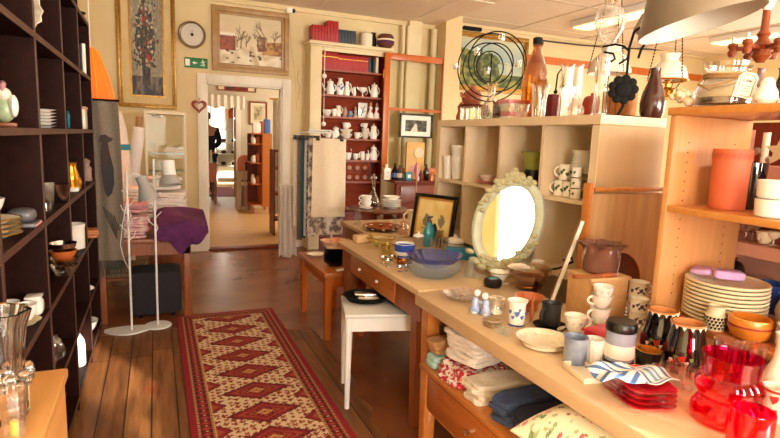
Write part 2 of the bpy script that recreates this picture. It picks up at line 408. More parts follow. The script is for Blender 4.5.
# vinyl sheets laid over the planks, with the torn edges the photo shows
va = [(XL, 6.38), (XL, 3.86), (-.35, 3.84), (.1, 3.86), (.42, 3.8), (.78, 3.62), (.86, 3.56), (.99, 3.53), (1.0, 3.2), (.975, 3.0), (1.01, 2.75), (.95, 2.5), (.98, 2.36), (.92, 2.24), (.95, 2.1), (.88, 2.0), (.9, 1.5), (.88, -1.6), (8.3, -1.6), (8.3, 6.38)]
struct('floor_vinyl', MB().prism(va, .003, plane='xy'), MATS['vinyl'])
def wall_x(name, y0, y1, x0, x1, z1, hole=None, mat='wall', holes=()):
    mb = MB(); hs = sorted(([hole] if hole else [])+list(holes)); x = x0
    for a, b, z0, z2 in hs:
        mb.box(x, y0, 0, a, y1, z1); mb.box(a, y0, z2, b, y1, z1)
        if z0 > 0: mb.box(a, y0, 0, b, y1, z0)
        x = b
    mb.box(x, y0, 0, x1, y1, z1); return struct(name, mb, MATS[mat])
DX0, DX1, DZ = .53, 1.37, 1.9
wall_x('wall_far', YF, YF+.12, XL, XR, 3.0, (DX0, DX1, 0, DZ))
struct('wall_left', MB().box(XL-.1, YB, 0, XL, YF+.12, 3.0), MATS['wall'])
mb = MB().box(XR, YB, 0, XR+.1, YF+.12, .9); mb.box(XR, YB, 2.4, XR+.1, YF+.12, 3.0)
for a, b in ((YB, 0.), (1.8, 2.6), (4.4, YF+.12)): mb.box(XR, a, .9, XR+.1, b, 2.4)
struct('wall_right', mb, MATS['wall'])
WB = [(-.3, 1.1, .75, 2.3), (2.1, 4.3, .75, 2.06)]
wall_x('wall_back', YB-.1, YB, XL, XR, 3.0, holes=WB)
def window(name, x0, x1, z0, z1, y, nx):
    o = struct(name, MB().box(x0-.06, y, z0-.06, x1+.06, y+.03, z0).box(x0-.06, y, z1, x1+.06, y+.03, z1+.06).box(x0-.06, y, z0, x0, y+.03, z1).box(x1, y, z0, x1+.06, y+.03, z1), MATS['trimw'])
    m = MB()
    for i in range(1, nx): x = x0+(x1-x0)*i/nx; m.box(x-.02, y-.06, z0, x+.02, y-.03, z1)
    m.box(x0, y-.06, z0+.62*(z1-z0), x1, y-.03, z0+.65*(z1-z0)); obj('window_sash', m, MATS['trimw'], o); return o
window('window_1', *WB[0], YB, 2); window('window_2', *WB[1], YB, 3)
mb = MB().box(XL, YB, ZC, 3.33, YF, ZC+.1)
struct('ceiling', mb, MATS['ceil'])
struct('ceiling_panels', MB().box(3.33, YB, ZC2, XR, YF, ZC2+.1), MATS['ceil2'])
mb = MB()                                  # cover battens over the joints of the ceiling boards
for x in (.55, 1.75, 2.95): mb.box(x-.012, YB, ZC-.006, x+.012, YF, ZC)
for y in (5.05, 3.85, 2.65): mb.box(XL, y-.012, ZC-.006, 3.33, y+.012, ZC)
struct('trim_1', mb, MATS['ceil2'])
mb = MB()
for x in (4.5, 5.7, 6.9): mb.box(x-.012, YB, ZC2-.006, x+.012, YF, ZC2)
for y in (6.1, 4.9, 3.7, 2.5): mb.box(3.33, y-.012, ZC2-.006, XR, y+.012, ZC2)
struct('trim_2', mb, MATS['wall_white'])
struct('trim_3', MB().box(XL, YF-.03, ZC-.05, 3.33, YF, ZC).box(3.55, YF-.03, ZC2-.04, XR, YF, ZC2), MATS['wall'])
struct('trim_4', MB().box(4.75, YF-.03, 2.5, XR, YF, 2.6), MATS['doorwood'])
struct('column', MB().box(3.33, 6.08, 0, 3.56, YF, ZC2), MATS['wall'])
struct('pillar', MB().box(2.93, 6.28, 0, 3.1, YF, ZC), MATS['cream'])
# door frame
mb = MB().box(DX0-.1, YF-.025, 0, DX0, YF, DZ+.1, .006).box(DX1, YF-.025, 0, DX1+.1, YF, DZ+.1, .006).box(DX0, YF-.025, DZ, DX1, YF, DZ+.1, .006)
mb.box(DX0-.002, YF, 0, DX0+.015, YF+.12, DZ).box(DX1-.015, YF, 0, DX1+.002, YF+.12, DZ).box(DX0, YF, DZ-.015, DX1, YF+.12, DZ+.002)
struct('door_1', mb, MATS['trimw'])
struct('baseboard_far', MB().box(XL, YF-.015, .003, DX0-.1, YF, .11).box(DX1+.1, YF-.015, .003, 3.3, YF, .11), MATS['trimw'])
struct('door_threshold', MB().box(DX0, YF-.03, .003, DX1, YF+.12, .025, .006), MATS['mahog'])
# the two rooms seen through the doorway
Y2, Y3 = 10.15, 15.0
struct('floor_passage', MB().box(-1, YF+.12, -.08, 3.2, Y2, .0), MATS['laminate'])
struct('floor_far_room', MB().box(-1, Y2, -.08, 5, Y3, .0), M('boards', 'cfae84', .5, c2='b08b5e', scale=3, st=(.6, 14, 1)))
wall_x('wall_passage', Y2, Y2+.1, -1, 3.2, 2.8, (.62, 1.34, 0, 1.92), 'wall_white')
struct('trim_5', MB().box(.54, Y2-.02, 0, .62, Y2, 2.0).box(1.34, Y2-.02, 0, 1.42, Y2, 2.0).box(.62, Y2-.02, 1.92, 1.34, Y2, 2.0), MATS['trimw'])
struct('wall_passage_left', MB().box(-1.1, YF+.12, 0, -1, Y3, 2.8), MATS['wall_white'])
struct('wall_passage_right', MB().box(3.2, YF+.12, 0, 3.3, Y2+.1, 2.8), MATS['wall_white'])
struct('wall_far_room', MB().box(-1, Y3, 0, 5, Y3+.1, 2.8), MATS['wall_white'])
struct('wall_far_room_right', MB().box(5, Y2, 0, 5.1, Y3, 2.8), MATS['wall_white'])
struct('ceiling_passage', MB().box(-1.1, YF+.12, 2.7, 5.1, Y3+.1, 2.8), MATS['wall_white'])
p = at(211, 128, 'y', Y3-.02)
struct('window_3', MB().box(p.x-.9, Y3-.04, .95, p.x+.35, Y3-.005, 2.3), M('daylight', 'fff4e2', .5, emit=1.1))
struct('window_frame', MB().box(p.x-.95, Y3-.08, .9, p.x+.4, Y3-.041, .95).box(p.x-.03, Y3-.08, .95, p.x+.0, Y3-.041, 2.3).box(p.x+.35, Y3-.08, .95, p.x+.4, Y3-.041, 2.3), MATS['trimw'])
# ---------------------------------------------------------------- light: area lights at windows, added fill, sun, ceiling tubes
def area(name, loc, r, sx, sy_, e, c):
    l = bpy.data.lights.new(name, 'AREA'); l.shape = 'RECTANGLE'; l.size = sx; l.size_y = sy_; l.energy = e; l.color = c
    o = bpy.data.objects.new(name, l); C.objects.link(o); o.location = loc; o.rotation_euler = r; return o
DAY = (1, .99, .9)
area('unseen_window_light', (.4, YB+.02, 1.5), (R(-90), 0, 0), 1.4, 1.5, 90, DAY).rotation_euler = (R(90), 0, R(0))  # area light in place of daylight, window unseen behind the camera
area('unseen_window_light', (3.2, YB+.02, 1.5), (R(90), 0, 0), 2.2, 1.4, 170, DAY)
area('unseen_window_light', (XR-.02, .9, 1.65), (0, R(90), 0), 1.5, 1.8, 26, DAY)  # fill light at a window opening added in the unseen right wall
area('unseen_window_light', (XR-.02, 3.5, 1.65), (0, R(90), 0), 1.5, 1.8, 26, DAY)  # second added fill light on the unseen right wall
area('passage_fill', (3.15, 8.4, 1.5), (0, R(90), 0), 1.6, 2.4, 42, (1, .9, .75))  # added fill on the passage's right wall, no window there
area('far_room_daylight', (p.x-.3, Y3-.1, 1.6), (R(-90), 0, 0), 1.2, 1.3, 22, (1, .94, .82))
sun = bpy.data.lights.new('sun', 'SUN'); sun.energy = 7.5; sun.angle = R(1.2); sun.color = (1, .9, .74)
so = bpy.data.objects.new('sun', sun); C.objects.link(so); so.rotation_euler = Vector((-.45, .85, -.30)).to_track_quat('-Z', 'Y').to_euler()
w = bpy.data.worlds.new('world'); bpy.context.scene.world = w; w.use_nodes = True
w.node_tree.nodes['Background'].inputs[0].default_value = (1, .93, .82, 1); w.node_tree.nodes['Background'].inputs[1].default_value = 1.2
sc = bpy.context.scene
sc.view_settings.view_transform = 'Standard'; sc.view_settings.look = 'None'; sc.view_settings.gamma = 1; sc.view_settings.use_curve_mapping = False
sc.view_settings.exposure = .95
sc.cycles.use_denoising = True; sc.cycles.max_bounces = 10; sc.cycles.transparent_max_bounces = 32; sc.cycles.diffuse_bounces = 5; sc.cycles.glossy_bounces = 4
sc.cycles.caustics_reflective = False; sc.cycles.caustics_refractive = False; sc.cycles.sample_clamp_indirect = 6

cm = M('salmon', 'b8402a', .9, c2='a83420', scale=8); nt_ = cm.node_tree; tb = nt_.nodes.new('ShaderNodeBsdfTranslucent'); tb.inputs[0].default_value = lin('d04a2a'); mxs = nt_.nodes.new('ShaderNodeMixShader'); mxs.inputs[0].default_value = .22
nt_.links.new(nt_.nodes['Principled BSDF'].outputs[0], mxs.inputs[1]); nt_.links.new(tb.outputs[0], mxs.inputs[2]); nt_.links.new(mxs.outputs[0], nt_.nodes['Material Output'].inputs[0])
o = thing('added_curtain', 'salmon pink curtain added behind the viewer to colour the oval mirror', 'curtain', (.2, YB+.09, 0))  # invented, unseen curtain put in to tint the oval mirror's reflection
obj('cloth', MB().sheet(lambda u, v: (.62*u+.02*math.sin(v*4), .03*math.sin(u*30), 1.0+1.32*v), 40, 10, .004), cm, o); obj('rail', MB().tube([(-.6, 0, 2.34), (.9, 0, 2.34)], .012, 8), MATS['brass'], o)
# ================================================================ the dark shelving along the left wall
SX = -.369
rows = {5: 1.668, 4: 1.345, 3: 1.02, 2: .695, 1: .37, 0: .075}
sh = thing('shelving_unit', 'tall dark brown open shelving unit full of second-hand crockery along the left wall', 'shelves', (SX, 1.45, 0))
DY = [0, .17, .77, 1.375, 1.965, 2.525]
D_ = .34; T_ = .022
for i, y in enumerate(DY):
    obj('side_panel' if i in (0, 5) else 'divider', MB().box(-D_, y-.012, 0, 0, y+.012, 2.0), MATS['darkwood'], sh)
eb = MB()
for k, z in list(rows.items())+[(9, 2.0)]:
    for i in range(5):
        obj('shelf', MB().box(-D_, DY[i]+.0125, z-T_, -.0005, DY[i+1]-.0125, z), MATS['darkwood'], sh)
        eb.box(0, DY[i]+.0125, z-T_, .002, DY[i+1]-.0125, z)
for y in DY: eb.box(0, y-.012, 0, .0022, y+.012, 2.0)
obj('edge_strip', eb, MATS['edge'], sh, label='lighter front edges of the boards')  # front edges in a lighter brown than the boards
obj('back_panel', MB().box(-D_-.006, -.012, 0, -D_, 2.537, 2.0), MATS['darkwood'], sh)
def L(px, row, x=-.46):
    z = rows[row]+.001; p = col(px, z, x=x); yf = col(px, z, x=SX).y-1.45
    i = max(k for k in range(5) if DY[k] <= yf or k == 0); ym = 1.45+DY[i+1]-.088
    if p.y > ym: p = col(px, z, y=ym); p.x = min(p.x, -.405)
    p.y = max(p.y, 1.45+DY[i]+.088); return p
# topmost row and top
p = col(82, 2.001, x=-.40); p.y = min(p.y, 3.66)
o = thing('wire_trivet', 'black wire loop with two round lobes standing up on top of the dark shelves', 'trivet', p)
obj('base', MB().lathe([(0, 0), (.05, 0), (.05, .006), (0, .006)], 18), MATS['iron'], o)
mb = MB().tube([(0, -.05*math.sin(t)*1.0, .055-.05*math.cos(t)) for t in [i*2*PI/20 for i in range(20)]], .006, 6, True); obj('loop', mb, MATS['iron'], o)
for i, (px, n, h, lab) in enumerate([(67, 'figurine', .1, 'small pinkish figurine furthest left on top of the dark shelves'), (72, 'figurine', .085, 'small brown figurine second on top of the dark shelves'), (77, 'figurine', .07, 'tiny dark figurine beside the wire loop on top of the shelves')]):
    p = col(px, 2.001, x=-.44); p.y = min(p.y, 3.2+.16*i); solo(n, MB().lathe([(0, 0), (.03, 0), (.03, .01), (.022, .04), (.026, h*.7), (.012, h*.8), (.02, h*.9), (0, h)], 14), MATS['conch' if i == 0 else 'clay'], lab, 'figurine', p)
p = col(87.2, 2.001, x=-.5)
solo('fabric_bolt', MB().soft(-.1, -.1, 0, .08, .1, .46, .4, 6, .02, 3, 10), M('sunlinen', 'fffaf0', .8), 'bright white bundled cloth standing on the far end of the dark shelves', 'cloth', (p.x, 3.86, 2.001))
p = L(41, 5); o = thing('shell_dish', 'ribbed pale shell-shaped dish standing on edge on the upper shelf', 'dish', (-.45, 2.345, p.z))
obj('bowl', MB().lathe(hollow('plate', .085, .03), 28, wob=lambda a, t: 1+.04*math.cos(a*14)).xf(Matrix.Translation((0, .0, .085)) @ rot(R(78), 0, R(20))), M('shellp', 'd9cbb4', .35, c2='b09a80', scale=25), o)
p = L(83.5, 5, -.5); solo('notepad', MB().box(-.01, -.055, 0, .01, .055, .19, .003), MATS['paper'], 'cream sheet of card standing in the topmost far cell of the shelves', 'card', p, R(20))
for px, l in ((4, 'pinkish glass ball ornament nearest on the high shelf'), (14, 'dusky pink glass ornament behind the nearest one on the high shelf')):
    p = L(px+4, 5, -.5); p.x = -.47; p.y = 1.76+.14*(px > 10); solo('glass_ornament', MB().lathe([(0, 0), (.03, 0), (.045, .03), (.05, .06), (.03, .1), (.012, .11), (0, .11)], 18), MATS['pinkg'], l, 'ornament', p)
# eye-level row
p = col(5, rows[4]+.001, y=2.09)
o = thing('bird_figurine', 'painted ceramic parrot with green chest on a brown wooden base on the eye-level shelf', 'figurine', p, R(10))
obj('base', MB().box(-.05, -.075, 0, .05, .085, .02, .005), MATS['brownleg'], o)
obj('body', MB().ball((0, 0, .085), .05, .055, .065, fn=lambda v: v*(1+.12*v.y*v.z)), M('parrotgreen', 'b9c59a', .3, c2='8aa07a', scale=20), o)
obj('head', MB().ball((0, -.015, .155), .036, .04, .034).ball((0, .03, .145), .012, .02, .012), MATS['porcw'], o)
obj('wing', MB().ball((.04, -.025, .1), .022, .045, .055), MATS['porc'], o)
o.scale = (.66, .66, .66); obj('crest', MB().tube([(0, -.045, .165), (0, -.03, .195), (0, .005, .205), (0, .025, .19)], [.008, .016, .016, .008], 8), M('dustpink', 'b98088', .4), o)
p = L(43, 4, -.42)
solo('bust_figurine', MB().lathe([(0, 0), (.025, 0), (.028, .012), (.012, .03), (.02, .07), (.026, .1), (.012, .125), (.02, .15), (.021, .165), (.012, .182), (0, .186)], 16), M('bonef', 'd9b898', .5), 'pinkish slim bust figurine beside the white plates on the eye-level shelf', 'figurine', (p.x-.03, p.y-.02, p.z))
p = L(47.5, 4, -.47)
obj_y = min(max(p.y, DY[2]+1.45+.09), 2.735)
for i in range(6):
    solo('white_plate', MB().lathe(hollow('plate', .062, .011, .003), 24), MATS['porc'], 'small white plate in the stack on the eye-level dark shelf', 'plate', (-.45, obj_y, rows[4]+.001+i*.0135), 0, 'small white plates on the dark shelves')
p = L(70.5, 4, -.42); p.z += .012; p.y -= .02; solo('teal_card', MB().box(-.012, -.03, 0, .0, .03, .075, .002), MATS['teal'], 'small teal card tilted inside the dark shelves', 'card', p, 0, None, r=(R(18), 0, R(10)))
p = L(86.5, 4, -.44); o = thing('patterned_box', 'cream box printed with faded flowers in the far eye-level cell', 'box', (p.x, 3.7, p.z), R(0))
obj('box', MB().box(-.05, -.06, 0, .03, .06, .115, .003), MATS['porcw'], o); obj('lid', MB().box(-.054, -.064, .1155, .034, .064, .13, .003), M('faded', 'c98a70', .6, c2='e0c0a0', scale=40), o)
# row 3
p = L(55, 3, -.47); ves('glass_bowl', 'clear glass bowl in the second cell below eye level', 'bowl', p, .068, .085, 'bowl', MATS['glassb'], t=.003)
p = L(47.3, 3, -.4); ves('shot_glass', 'tiny clear glass in front of the glass bowl', 'glass', (p.x, p.y, p.z), .02, .03, 'tumbler', MATS['glassb'], t=.002)
p = L(73.5, 3, -.5); ves('amber_jar', 'gold-lustre amber glass jar in the third cell', 'jar', (p.x, p.y-.07, p.z), .04, .15, 'jug', M('amberlustre', 'd9962a', .12, metal=.7), t=.004)
p = L(79.5, 3, -.43); ves('gold_jar', 'small gold-lustre jar beside the taller amber one', 'jar', p, .035, .09, 'vase', M('goldlustre', 'c98a30', .15, metal=.7), t=.003)
p = L(75, 3, -.395); solo('soap_dish', MB().box(-.02, -.035, 0, .02, .035, .022, .006), MATS['porc'], 'little white block in front of the gold jars', 'dish', p)
p = L(87, 3, -.42); solo('figurine', MB().lathe([(0, 0), (.03, 0), (.028, .05), (.03, .08), (.016, .1), (.024, .125), (0, .145)], 14), M('dustf', 'b89888', .6, c2='8a6a60', scale=30), 'dusty pink figurine in the fourth cell', 'figurine', p)
# nearest cell: bowl on gold rimmed plates
c = col(-13, rows[3]+.001, x=-.465)
for i in range(4):
    o = thing('gold_rimmed_plate', 'gold-rimmed plate in the stack under a white bowl on the dark shelf', 'plate', (c.x, c.y, c.z+i*.0145), 0, 'gold-rimmed plates on the dark shelf')
    obj('plate', MB().lathe(hollow('plate', .088, .013, .003), 28), MATS['porcw'], o); obj('rim', MB().tube([(.088*math.cos(a), .088*math.sin(a), .013) for a in [k*2*PI/28 for k in range(28)]], .0022, 5, True), MATS['gold'], o)
bz = c.z+4*.0145
ves('white_bowl', 'white bowl with a pink flower on top of the gold-rimmed plates', 'bowl', (c.x, c.y-.02, bz), .055, .06, 'bowl', MATS['porc'], extra=lambda o, r, h: motif(o, 'flower', MATS['rose'], 'bowl', r, h, [(R(-75), .55, 1), (R(-45), .6, .8), (R(-105), .5, .9)], .016))
p = col(23, rows[3]+.001, y=2.11); o = thing('butter_dish', 'grey lidded dish with a pink edge behind the gold-rimmed plates', 'dish', (p.x, 2.11, p.z))
obj('tray', MB().box(-.05, -.055, 0, .045, .055, .012, .004), M('greyglaze', '6f6a6c', .3), o); obj('lid', MB().soft(-.04, -.045, .0125, .04, .04, .06, .7, 6), M('greyglaze2', '5f5c60', .3), o); obj('edge_line', MB().box(.0455, -.052, .003, .047, .052, .009), MATS['pink'], o)
# row 2
p = L(80, 2, -.44)
def flw(o, r, h): motif(o, 'red_flower', MATS['red'], [(0, 0), (.6, 0), (1, 1)], r, h, [(R(-52), .66, 1), (R(-62), .56, .8), (R(-42), .54, .7), (R(40), .6, 1)], .022)
ves('planter', 'white tapered planter painted with a red flower in the third cell', 'planter', (p.x-.02, p.y-.01, p.z), .062, .14, [(0, 0), (.6, 0), (1, 1)], MATS['porc'], extra=flw)
for i, (dy, w) in enumerate([(0, .075), (.01, .068), (-.012, .06)]):
    p = L(94.5, 2, -.45); solo('wooden_tray', MB().box(-.07, -w, 0, .065, w, .014, .005), MATS['orangewood'], 'small orange wooden tray in the stack in the last cell', 'tray', (p.x, 3.7+dy, p.z+i*.016), R(4*i), 'orange trays on the dark shelves')
c = L(58.5, 2, -.46)
for i, (m, l) in enumerate([('glassb', 'clear glass bowl at the bottom of the bowl stack'), ('smoke', 'smoky glass bowl second in the bowl stack'), ('clay', 'orange glazed bowl third in the bowl stack'), ('silver', 'shiny silver bowl on top of the bowl stack')]):
    ves('stacked_bowl', l+' on the dark shelves', 'bowl', (c.x+.025, c.y-.02, c.z+i*.033), .056, .05, 'bowl', MATS[m], t=.003)
# row 2 nearest: cups and a pitcher handle
p = L(5, 2, -.43)
cups = [(13, -.5, .05, .055), (28, -.46, .038, .06), (37, -.5, .035, .062), (20, -.6, .04, .07)]
ves('white_bowl', 'large cream bowl nearest among the white cups on the low shelf', 'bowl', (-.455, 1.955, rows[2]+.001), .052, .055, 'bowl', MATS['porcw'])
ves('tea_cup', 'round white cup behind the cream bowl on the low shelf', 'cup', (-.475, 2.13, rows[2]+.001), .034, .06, 'cup', MATS['porc'])
ves('tea_cup', 'white cup at the front of the low shelf next to the square pot', 'cup', (-.413, 2.06, rows[2]+.016), .035, .052, 'cup', MATS['porc'])
solo('saucer', MB().lathe(hollow('plate', .045, .014), 26), MATS['beigec'], 'cream plate beneath the front white cup on the low shelf', 'plate', (-.413, 2.06, rows[2]+.001))
o = thing('square_pot', 'square-shouldered white pot at the far side of the white cups', 'pot', (-.405, 2.155, rows[2]+.001)); obj('pot', MB().soft(-.028, -.032, 0, .028, .032, .06, .55, 6), MATS['porc'], o); obj('rim', MB().box(-.025, -.029, .0605, .025, .029, .07, .003), MATS['porc'], o)
ves('pitcher', 'white pitcher with a loop handle at the left edge of the picture', 'pitcher', (-.51, 1.845, rows[2]+.001), .045, .2, 'jug', MATS['porc'], handle=(.85, .3, .9, 1.1, .008, 60))
# row 1
p = L(93, 1, -.43); solo('white_figurine', MB().lathe([(0, 0), (.055, 0), (.05, .012), (.022, .03), (.018, .07), (.026, .1), (.012, .12), (.022, .145), (0, .165)], 16, wob=lambda a, t: 1+.12*math.cos(3*a)*(1-t)), MATS['porc'], 'white porcelain figurine with a flared base in the last low cell', 'figurine', (-.43, 3.68, p.z))
ves('glass_jug', 'clear glass jug in the second cell of the low shelf', 'jug', (-.44, 2.44, rows[1]+.001), .05, .13, 'jug', MATS['glassb'], handle=(.85, .3, .9, .7, .005, 0), t=.003)
ves('glass_vase', 'clear glass vase beside the jug on the low shelf', 'vase', (-.43, 2.6, rows[1]+.001), .04, .1, 'vase', MATS['glassb'], t=.003)
ves('water_bottle', 'clear glass carafe at the front of the low near cell', 'carafe', (-.42, 2.0, rows[1]+.001), .035, .16, 'carafe', MATS['glassb'], t=.003)
ves('water_bottle', 'clear glass bottle behind the carafe in the low near cell', 'bottle', (-.49, 2.08, rows[1]+.001), .03, .17, 'bottle', MATS['glassb'], t=.003)
# bottom row
ves('glass_vase', 'flared clear glass vase on the bottom shelf', 'vase', (-.42, 2.55, rows[0]+.001), .045, .14, 'flare', MATS['glassb'], t=.003)
solo('white_bottle', MB().lathe(hollow('bottle', .042, .23, .004), 22), MATS['porc'], 'white ceramic bottle standing on the bottom shelf', 'bottle', (-.42, 3.2, rows[0]+.001))
ves('basin', 'white enamel bowl on the last bottom shelf', 'bowl', (-.45, 3.7, rows[0]+.001), .09, .085, 'bowl', MATS['porc'])
# ================================================================ low cabinet and the cut glass vase, near left
o = thing('low_cabinet', 'low honey-coloured wooden cabinet in the bottom left corner under the crystal vase', 'cabinet', (-.205, 1.41, 0))
obj('top', MB().box(-.55, -.75, .762, .0, .0, .785, .004), M('honey', 'dda060', .35, c2='cf9048', scale=4, st=(8, .8, 8), coat=.2), o)
obj('carcass', MB().box(-.545, -.745, 0, -.008, -.005, .7615), MATS['honey'], o)
def vasecut(name, label, p, r, h):
    o = thing(name, label, 'vase', p)
    w1 = lambda a, t: 1+.06*math.cos(a*8)*(1 if .2 < t < .85 else .5)
    pr = [(0, 0), (.72, 0), (.8, .05), (.8, .3), (.86, .38), (.7, .46), (.72, .62), (.82, .85), (1, 1)]
    obj('body', MB().lathe(hollow(pr, r, h, .008, .03), 48, wob=w1), MATS['crystal'], o)
    mb = MB()
    for k in range(12):
        a = 2*PI*k/12; mb.ball((math.cos(a)*r*.86, math.sin(a)*r*.86, h*.42), r*.2, r*.2, h*.055, 8, 6)
        mb.ball((math.cos(a+.26)*r*.84, math.sin(a+.26)*r*.84, h*.35), r*.16, r*.16, h*.05, 8, 6)
    obj('cut_band', mb, MATS['crystal'], o); return o
vasecut('crystal_vase', 'tall cut crystal vase on the low honey-coloured cabinet', (-.285, 1.19, .786), .054, .215)
p = S(8, 432, .786); ves('glass_tumbler', 'small clear glass with something yellow inside beside the crystal vase', 'glass', (p.x+.015, p.y-.02, .786), .022, .09, 'tumbler', MATS['glass'], t=.002, extra=lambda o, r, h: obj('yellow_candle', MB().lathe([(0, .004), (.007, .004), (.007, .03), (0, .032)], 12), M('yel', 'e0b830', .5), o))
# ================================================================ textile corner behind the shelves
# scarf hung from the end of the shelving
o = thing('grey_scarf', 'grey fringed scarf with a dark peacock print hanging at the end of the dark shelves', 'scarf', (-.30, 4.012, 0))
def sf(u, v): return ((u-.5)*.155+.01*math.sin(v*3), .012*math.sin(u*9+v*2), .47+v*1.06)
obj('cloth', MB().sheet(sf, 14, 30, .004), MATS['greyfab'], o)
fr = MB()
for k in range(22): x = -.076+.152*k/21; fr.tube([(x, .002, .468), (x+random.uniform(-.006, .006), .002, .41), (x+random.uniform(-.01, .01), .002, .355)], .0022, 5)
obj('fringe', fr, M('fringe', '3c4a46', .9), o)
pk = MB()
def flat(mb, pts, y): return mb.prism(pts, .003, (0, y, 0))
pk.prism([(-.03, 1.27), (.0, 1.28), (.01, 1.2), (.03, 1.1), (.032, 1.0), (.015, .93), (-.01, .9), (-.03, .95), (-.04, 1.08), (-.04, 1.2)], .003, (.01, -.021, 0))
pk.prism([(-.04, 1.27), (-.015, 1.255), (.03, 1.27), (.045, 1.29), (.02, 1.3), (-.0, 1.315), (-.03, 1.31)], .003, (.0, -.022, 0))
obj('peacock_print', pk, M('peacock', '1d3038', .8, c2='4a2a1c', scale=7), o)
pk = MB()
for k in range(4): pk.tube([(-.03+.02*k, -.02, .84-.02*k), (.0+.02*k, -.021, .74-.02*k), (.045, -.02, .62+.02*k)], .004, 5)
obj('branch_print', pk, M('branchp', '4a4238', .9), o)
obj('top_rail', MB().tube([(-.085, .01, 1.537), (.085, .01, 1.537)], .008, 8).box(-.088, .0, 1.525, -.078, .02, 1.55), MATS['darkwood'], o)
# textile table
TZ = .60; TY = 4.07
o = thing('textile_table', 'brown wooden table buried under folded linens in the far left corner', 'table', (-.06, TY, 0))
obj('tabletop', MB().box(-.6, -.03, TZ-.03, .29, 1.12, TZ, .005), MATS['brownleg'], o)
obj('apron', MB().box(-.58, .0, TZ-.12, .27, .02, TZ-.031).box(.25, .02, TZ-.12, .27, 1.06, TZ-.031), MATS['brownleg'], o)
for x, y in ((-.305, 0.02), (.25, .02), (.25, 1.05), (-.56, 1.05)): obj('leg', MB().box(x-.026, y-.02, 0, x+.026, y+.03, TZ-.031, .004), MATS['brownleg'], o)
obj('lower_shelf', MB().box(-.56, .42, .2, .22, 1.04, .22), MATS['brownleg'], o)
def fold(name, label, p, w, d, h, m, rz=0, grp=None, layers=3, amp=.01, seed=0, cat='textile'):
    mb = MB(); rn = random.Random(seed); layers = max(layers, round(h/.02)); t = h/layers
    for i in range(layers):
        z0 = t*i; q = [rn.uniform(-.022, .006) for _ in range(4)]
        mb.soft(-w/2-q[0], -d/2-q[1]*.6, z0, w/2+q[2], d/2+q[3]*.6, z0+t*1.12, .3, 11, amp*.75, seed+i, 16)
    return solo(name, mb, MATS[m], label, cat, p, rz, grp)
def tp(px, py, z): q = S(px, py, z); return (q.x, q.y, z)
F = [('folded_cloth', 'pale pink folded cloth at the near left of the textile table', -.395, 4.24, .2, .26, .10, 'rose', 0),
     ('folded_cloth', 'pink and cream floral folded cloth beside the pale pink one on the textile table', -.165, 4.21, .2, .24, .15, 'rosefloral', 4),
     ('folded_cloth', 'grey patterned cloth at the front edge of the textile table', .065, 4.16, .12, .14, .05, 'slate2', -5),
     ('folded_cloth', 'pink spotted cloth under the plum velvet on the textile table', .08, 4.46, .26, .22, .075, 'dusk', 6),
     ('folded_linen', 'tall pile of folded white linen at the right of the textile table', .07, 4.87, .32, .28, .25, 'linenw', -6),
     ('folded_linen', 'cream linen folded behind the white lamps on the textile table', -.3, 4.72, .34, .3, .2, 'linen', 4),
     ]
M('slate2', '8a8494', .9, c2='6f6a7c', scale=30); M('dusk', 'b06a70', .9, c2='8a4a54', scale=30)
for i, (n, l, x, y, w_, d_, h_, m, rz) in enumerate(F): fold(n, l, (x, y, TZ+.001), w_, d_, h_, m, R(rz), None, 4 if h_ > .12 else 2, .014, i*3)
fold('pink_towel', 'dusty pink folded towel on top of the pink and cream floral cloth', (-.16, 4.22, TZ+.178), .2, .2, .06, 'rose', R(-5), None, 2, .012, 31)
fold('red_cloth', 'bright red folded cloth peeping out beside the grey scarf', (-.325, 4.72, TZ+.222), .13, .14, .1, 'redcloth', R(14), None, 2, .02, 35) if M('redcloth', 'd03848', .85) else 0
fold('white_napkins', 'heap of white napkins on top of the white linen', (.05, 4.86, TZ+.275), .26, .22, .1, 'linenw', R(9), None, 3, .014, 37)
fold('lace_cloth', 'crumpled lace cloth on the cream linen', (-.165, 4.72, TZ+.222), .11, .2, .08, 'linen', R(-6), None, 2, .02, 38)
# plum velvet cloth hanging over the near right corner of the table
def vel(u, v):
    # u along the front edge, v from the table top over the edge and down
    x = .0+.36*u; b = math.sin(u*PI)
    if v < .45: y = 4.6-(.58)*v/.45; z = TZ+.125+.03*math.sin(u*7)*math.sin(v*9)-.05*(v/.45)**3+.025*b
    else:
        t = (v-.45)/.55; y = 4.015-.015*math.sin(t*PI)-.01*math.sin(u*9); z = TZ+.085-t*(.06+.15*max(0, 1-abs(u-.52)*2.1)+.02*math.sin(u*17))+.02*b
    return (x, y, z)
solo('velvet_cloth', MB().sheet(vel, 30, 30, .006), MATS['purple'], 'plum velvet cloth draped over the front corner of the textile table', 'cloth', (-.03, -.003, 0))
# under the table
o = thing('ottoman', 'dark blue-grey cube ottoman on the floor in front of the textile table', 'ottoman', (-.02, 3.985, .004))
obj('cushion', MB().soft(-.17, -.0, .02, .17, .3, .34, .14, 10), MATS['slate'], o)
for x, y in ((-.11, .04), (.11, .04), (-.11, .26), (.11, .26)): obj('foot', MB().lathe([(0, 0), (.014, 0), (.018, .02), (0, .0205)], 10, (x, y, 0)), MATS['black'], o)
for ch in o.children: ch.location.y += .12
for i, (x, y, w_, d_, h_, rz, l) in enumerate([(-.3, 4.3, .24, .3, .03, 6, 'flat brown cardboard sheet under the textile table'), (-.26, 4.32, .22, .28, .025, -9, 'second brown cardboard sheet lying askew under the textile table')]):
    solo('cardboard_sheet', MB().box(-w_/2, -d_/2, 0, w_/2, d_/2, h_, .003), MATS['card'], l, 'cardboard', (x+.04, y+.36, .222+i*.032), R(rz))
o = thing('wooden_crate', 'brown wooden box on the lower shelf beneath the textile table', 'box', (.06, 4.98, .222))
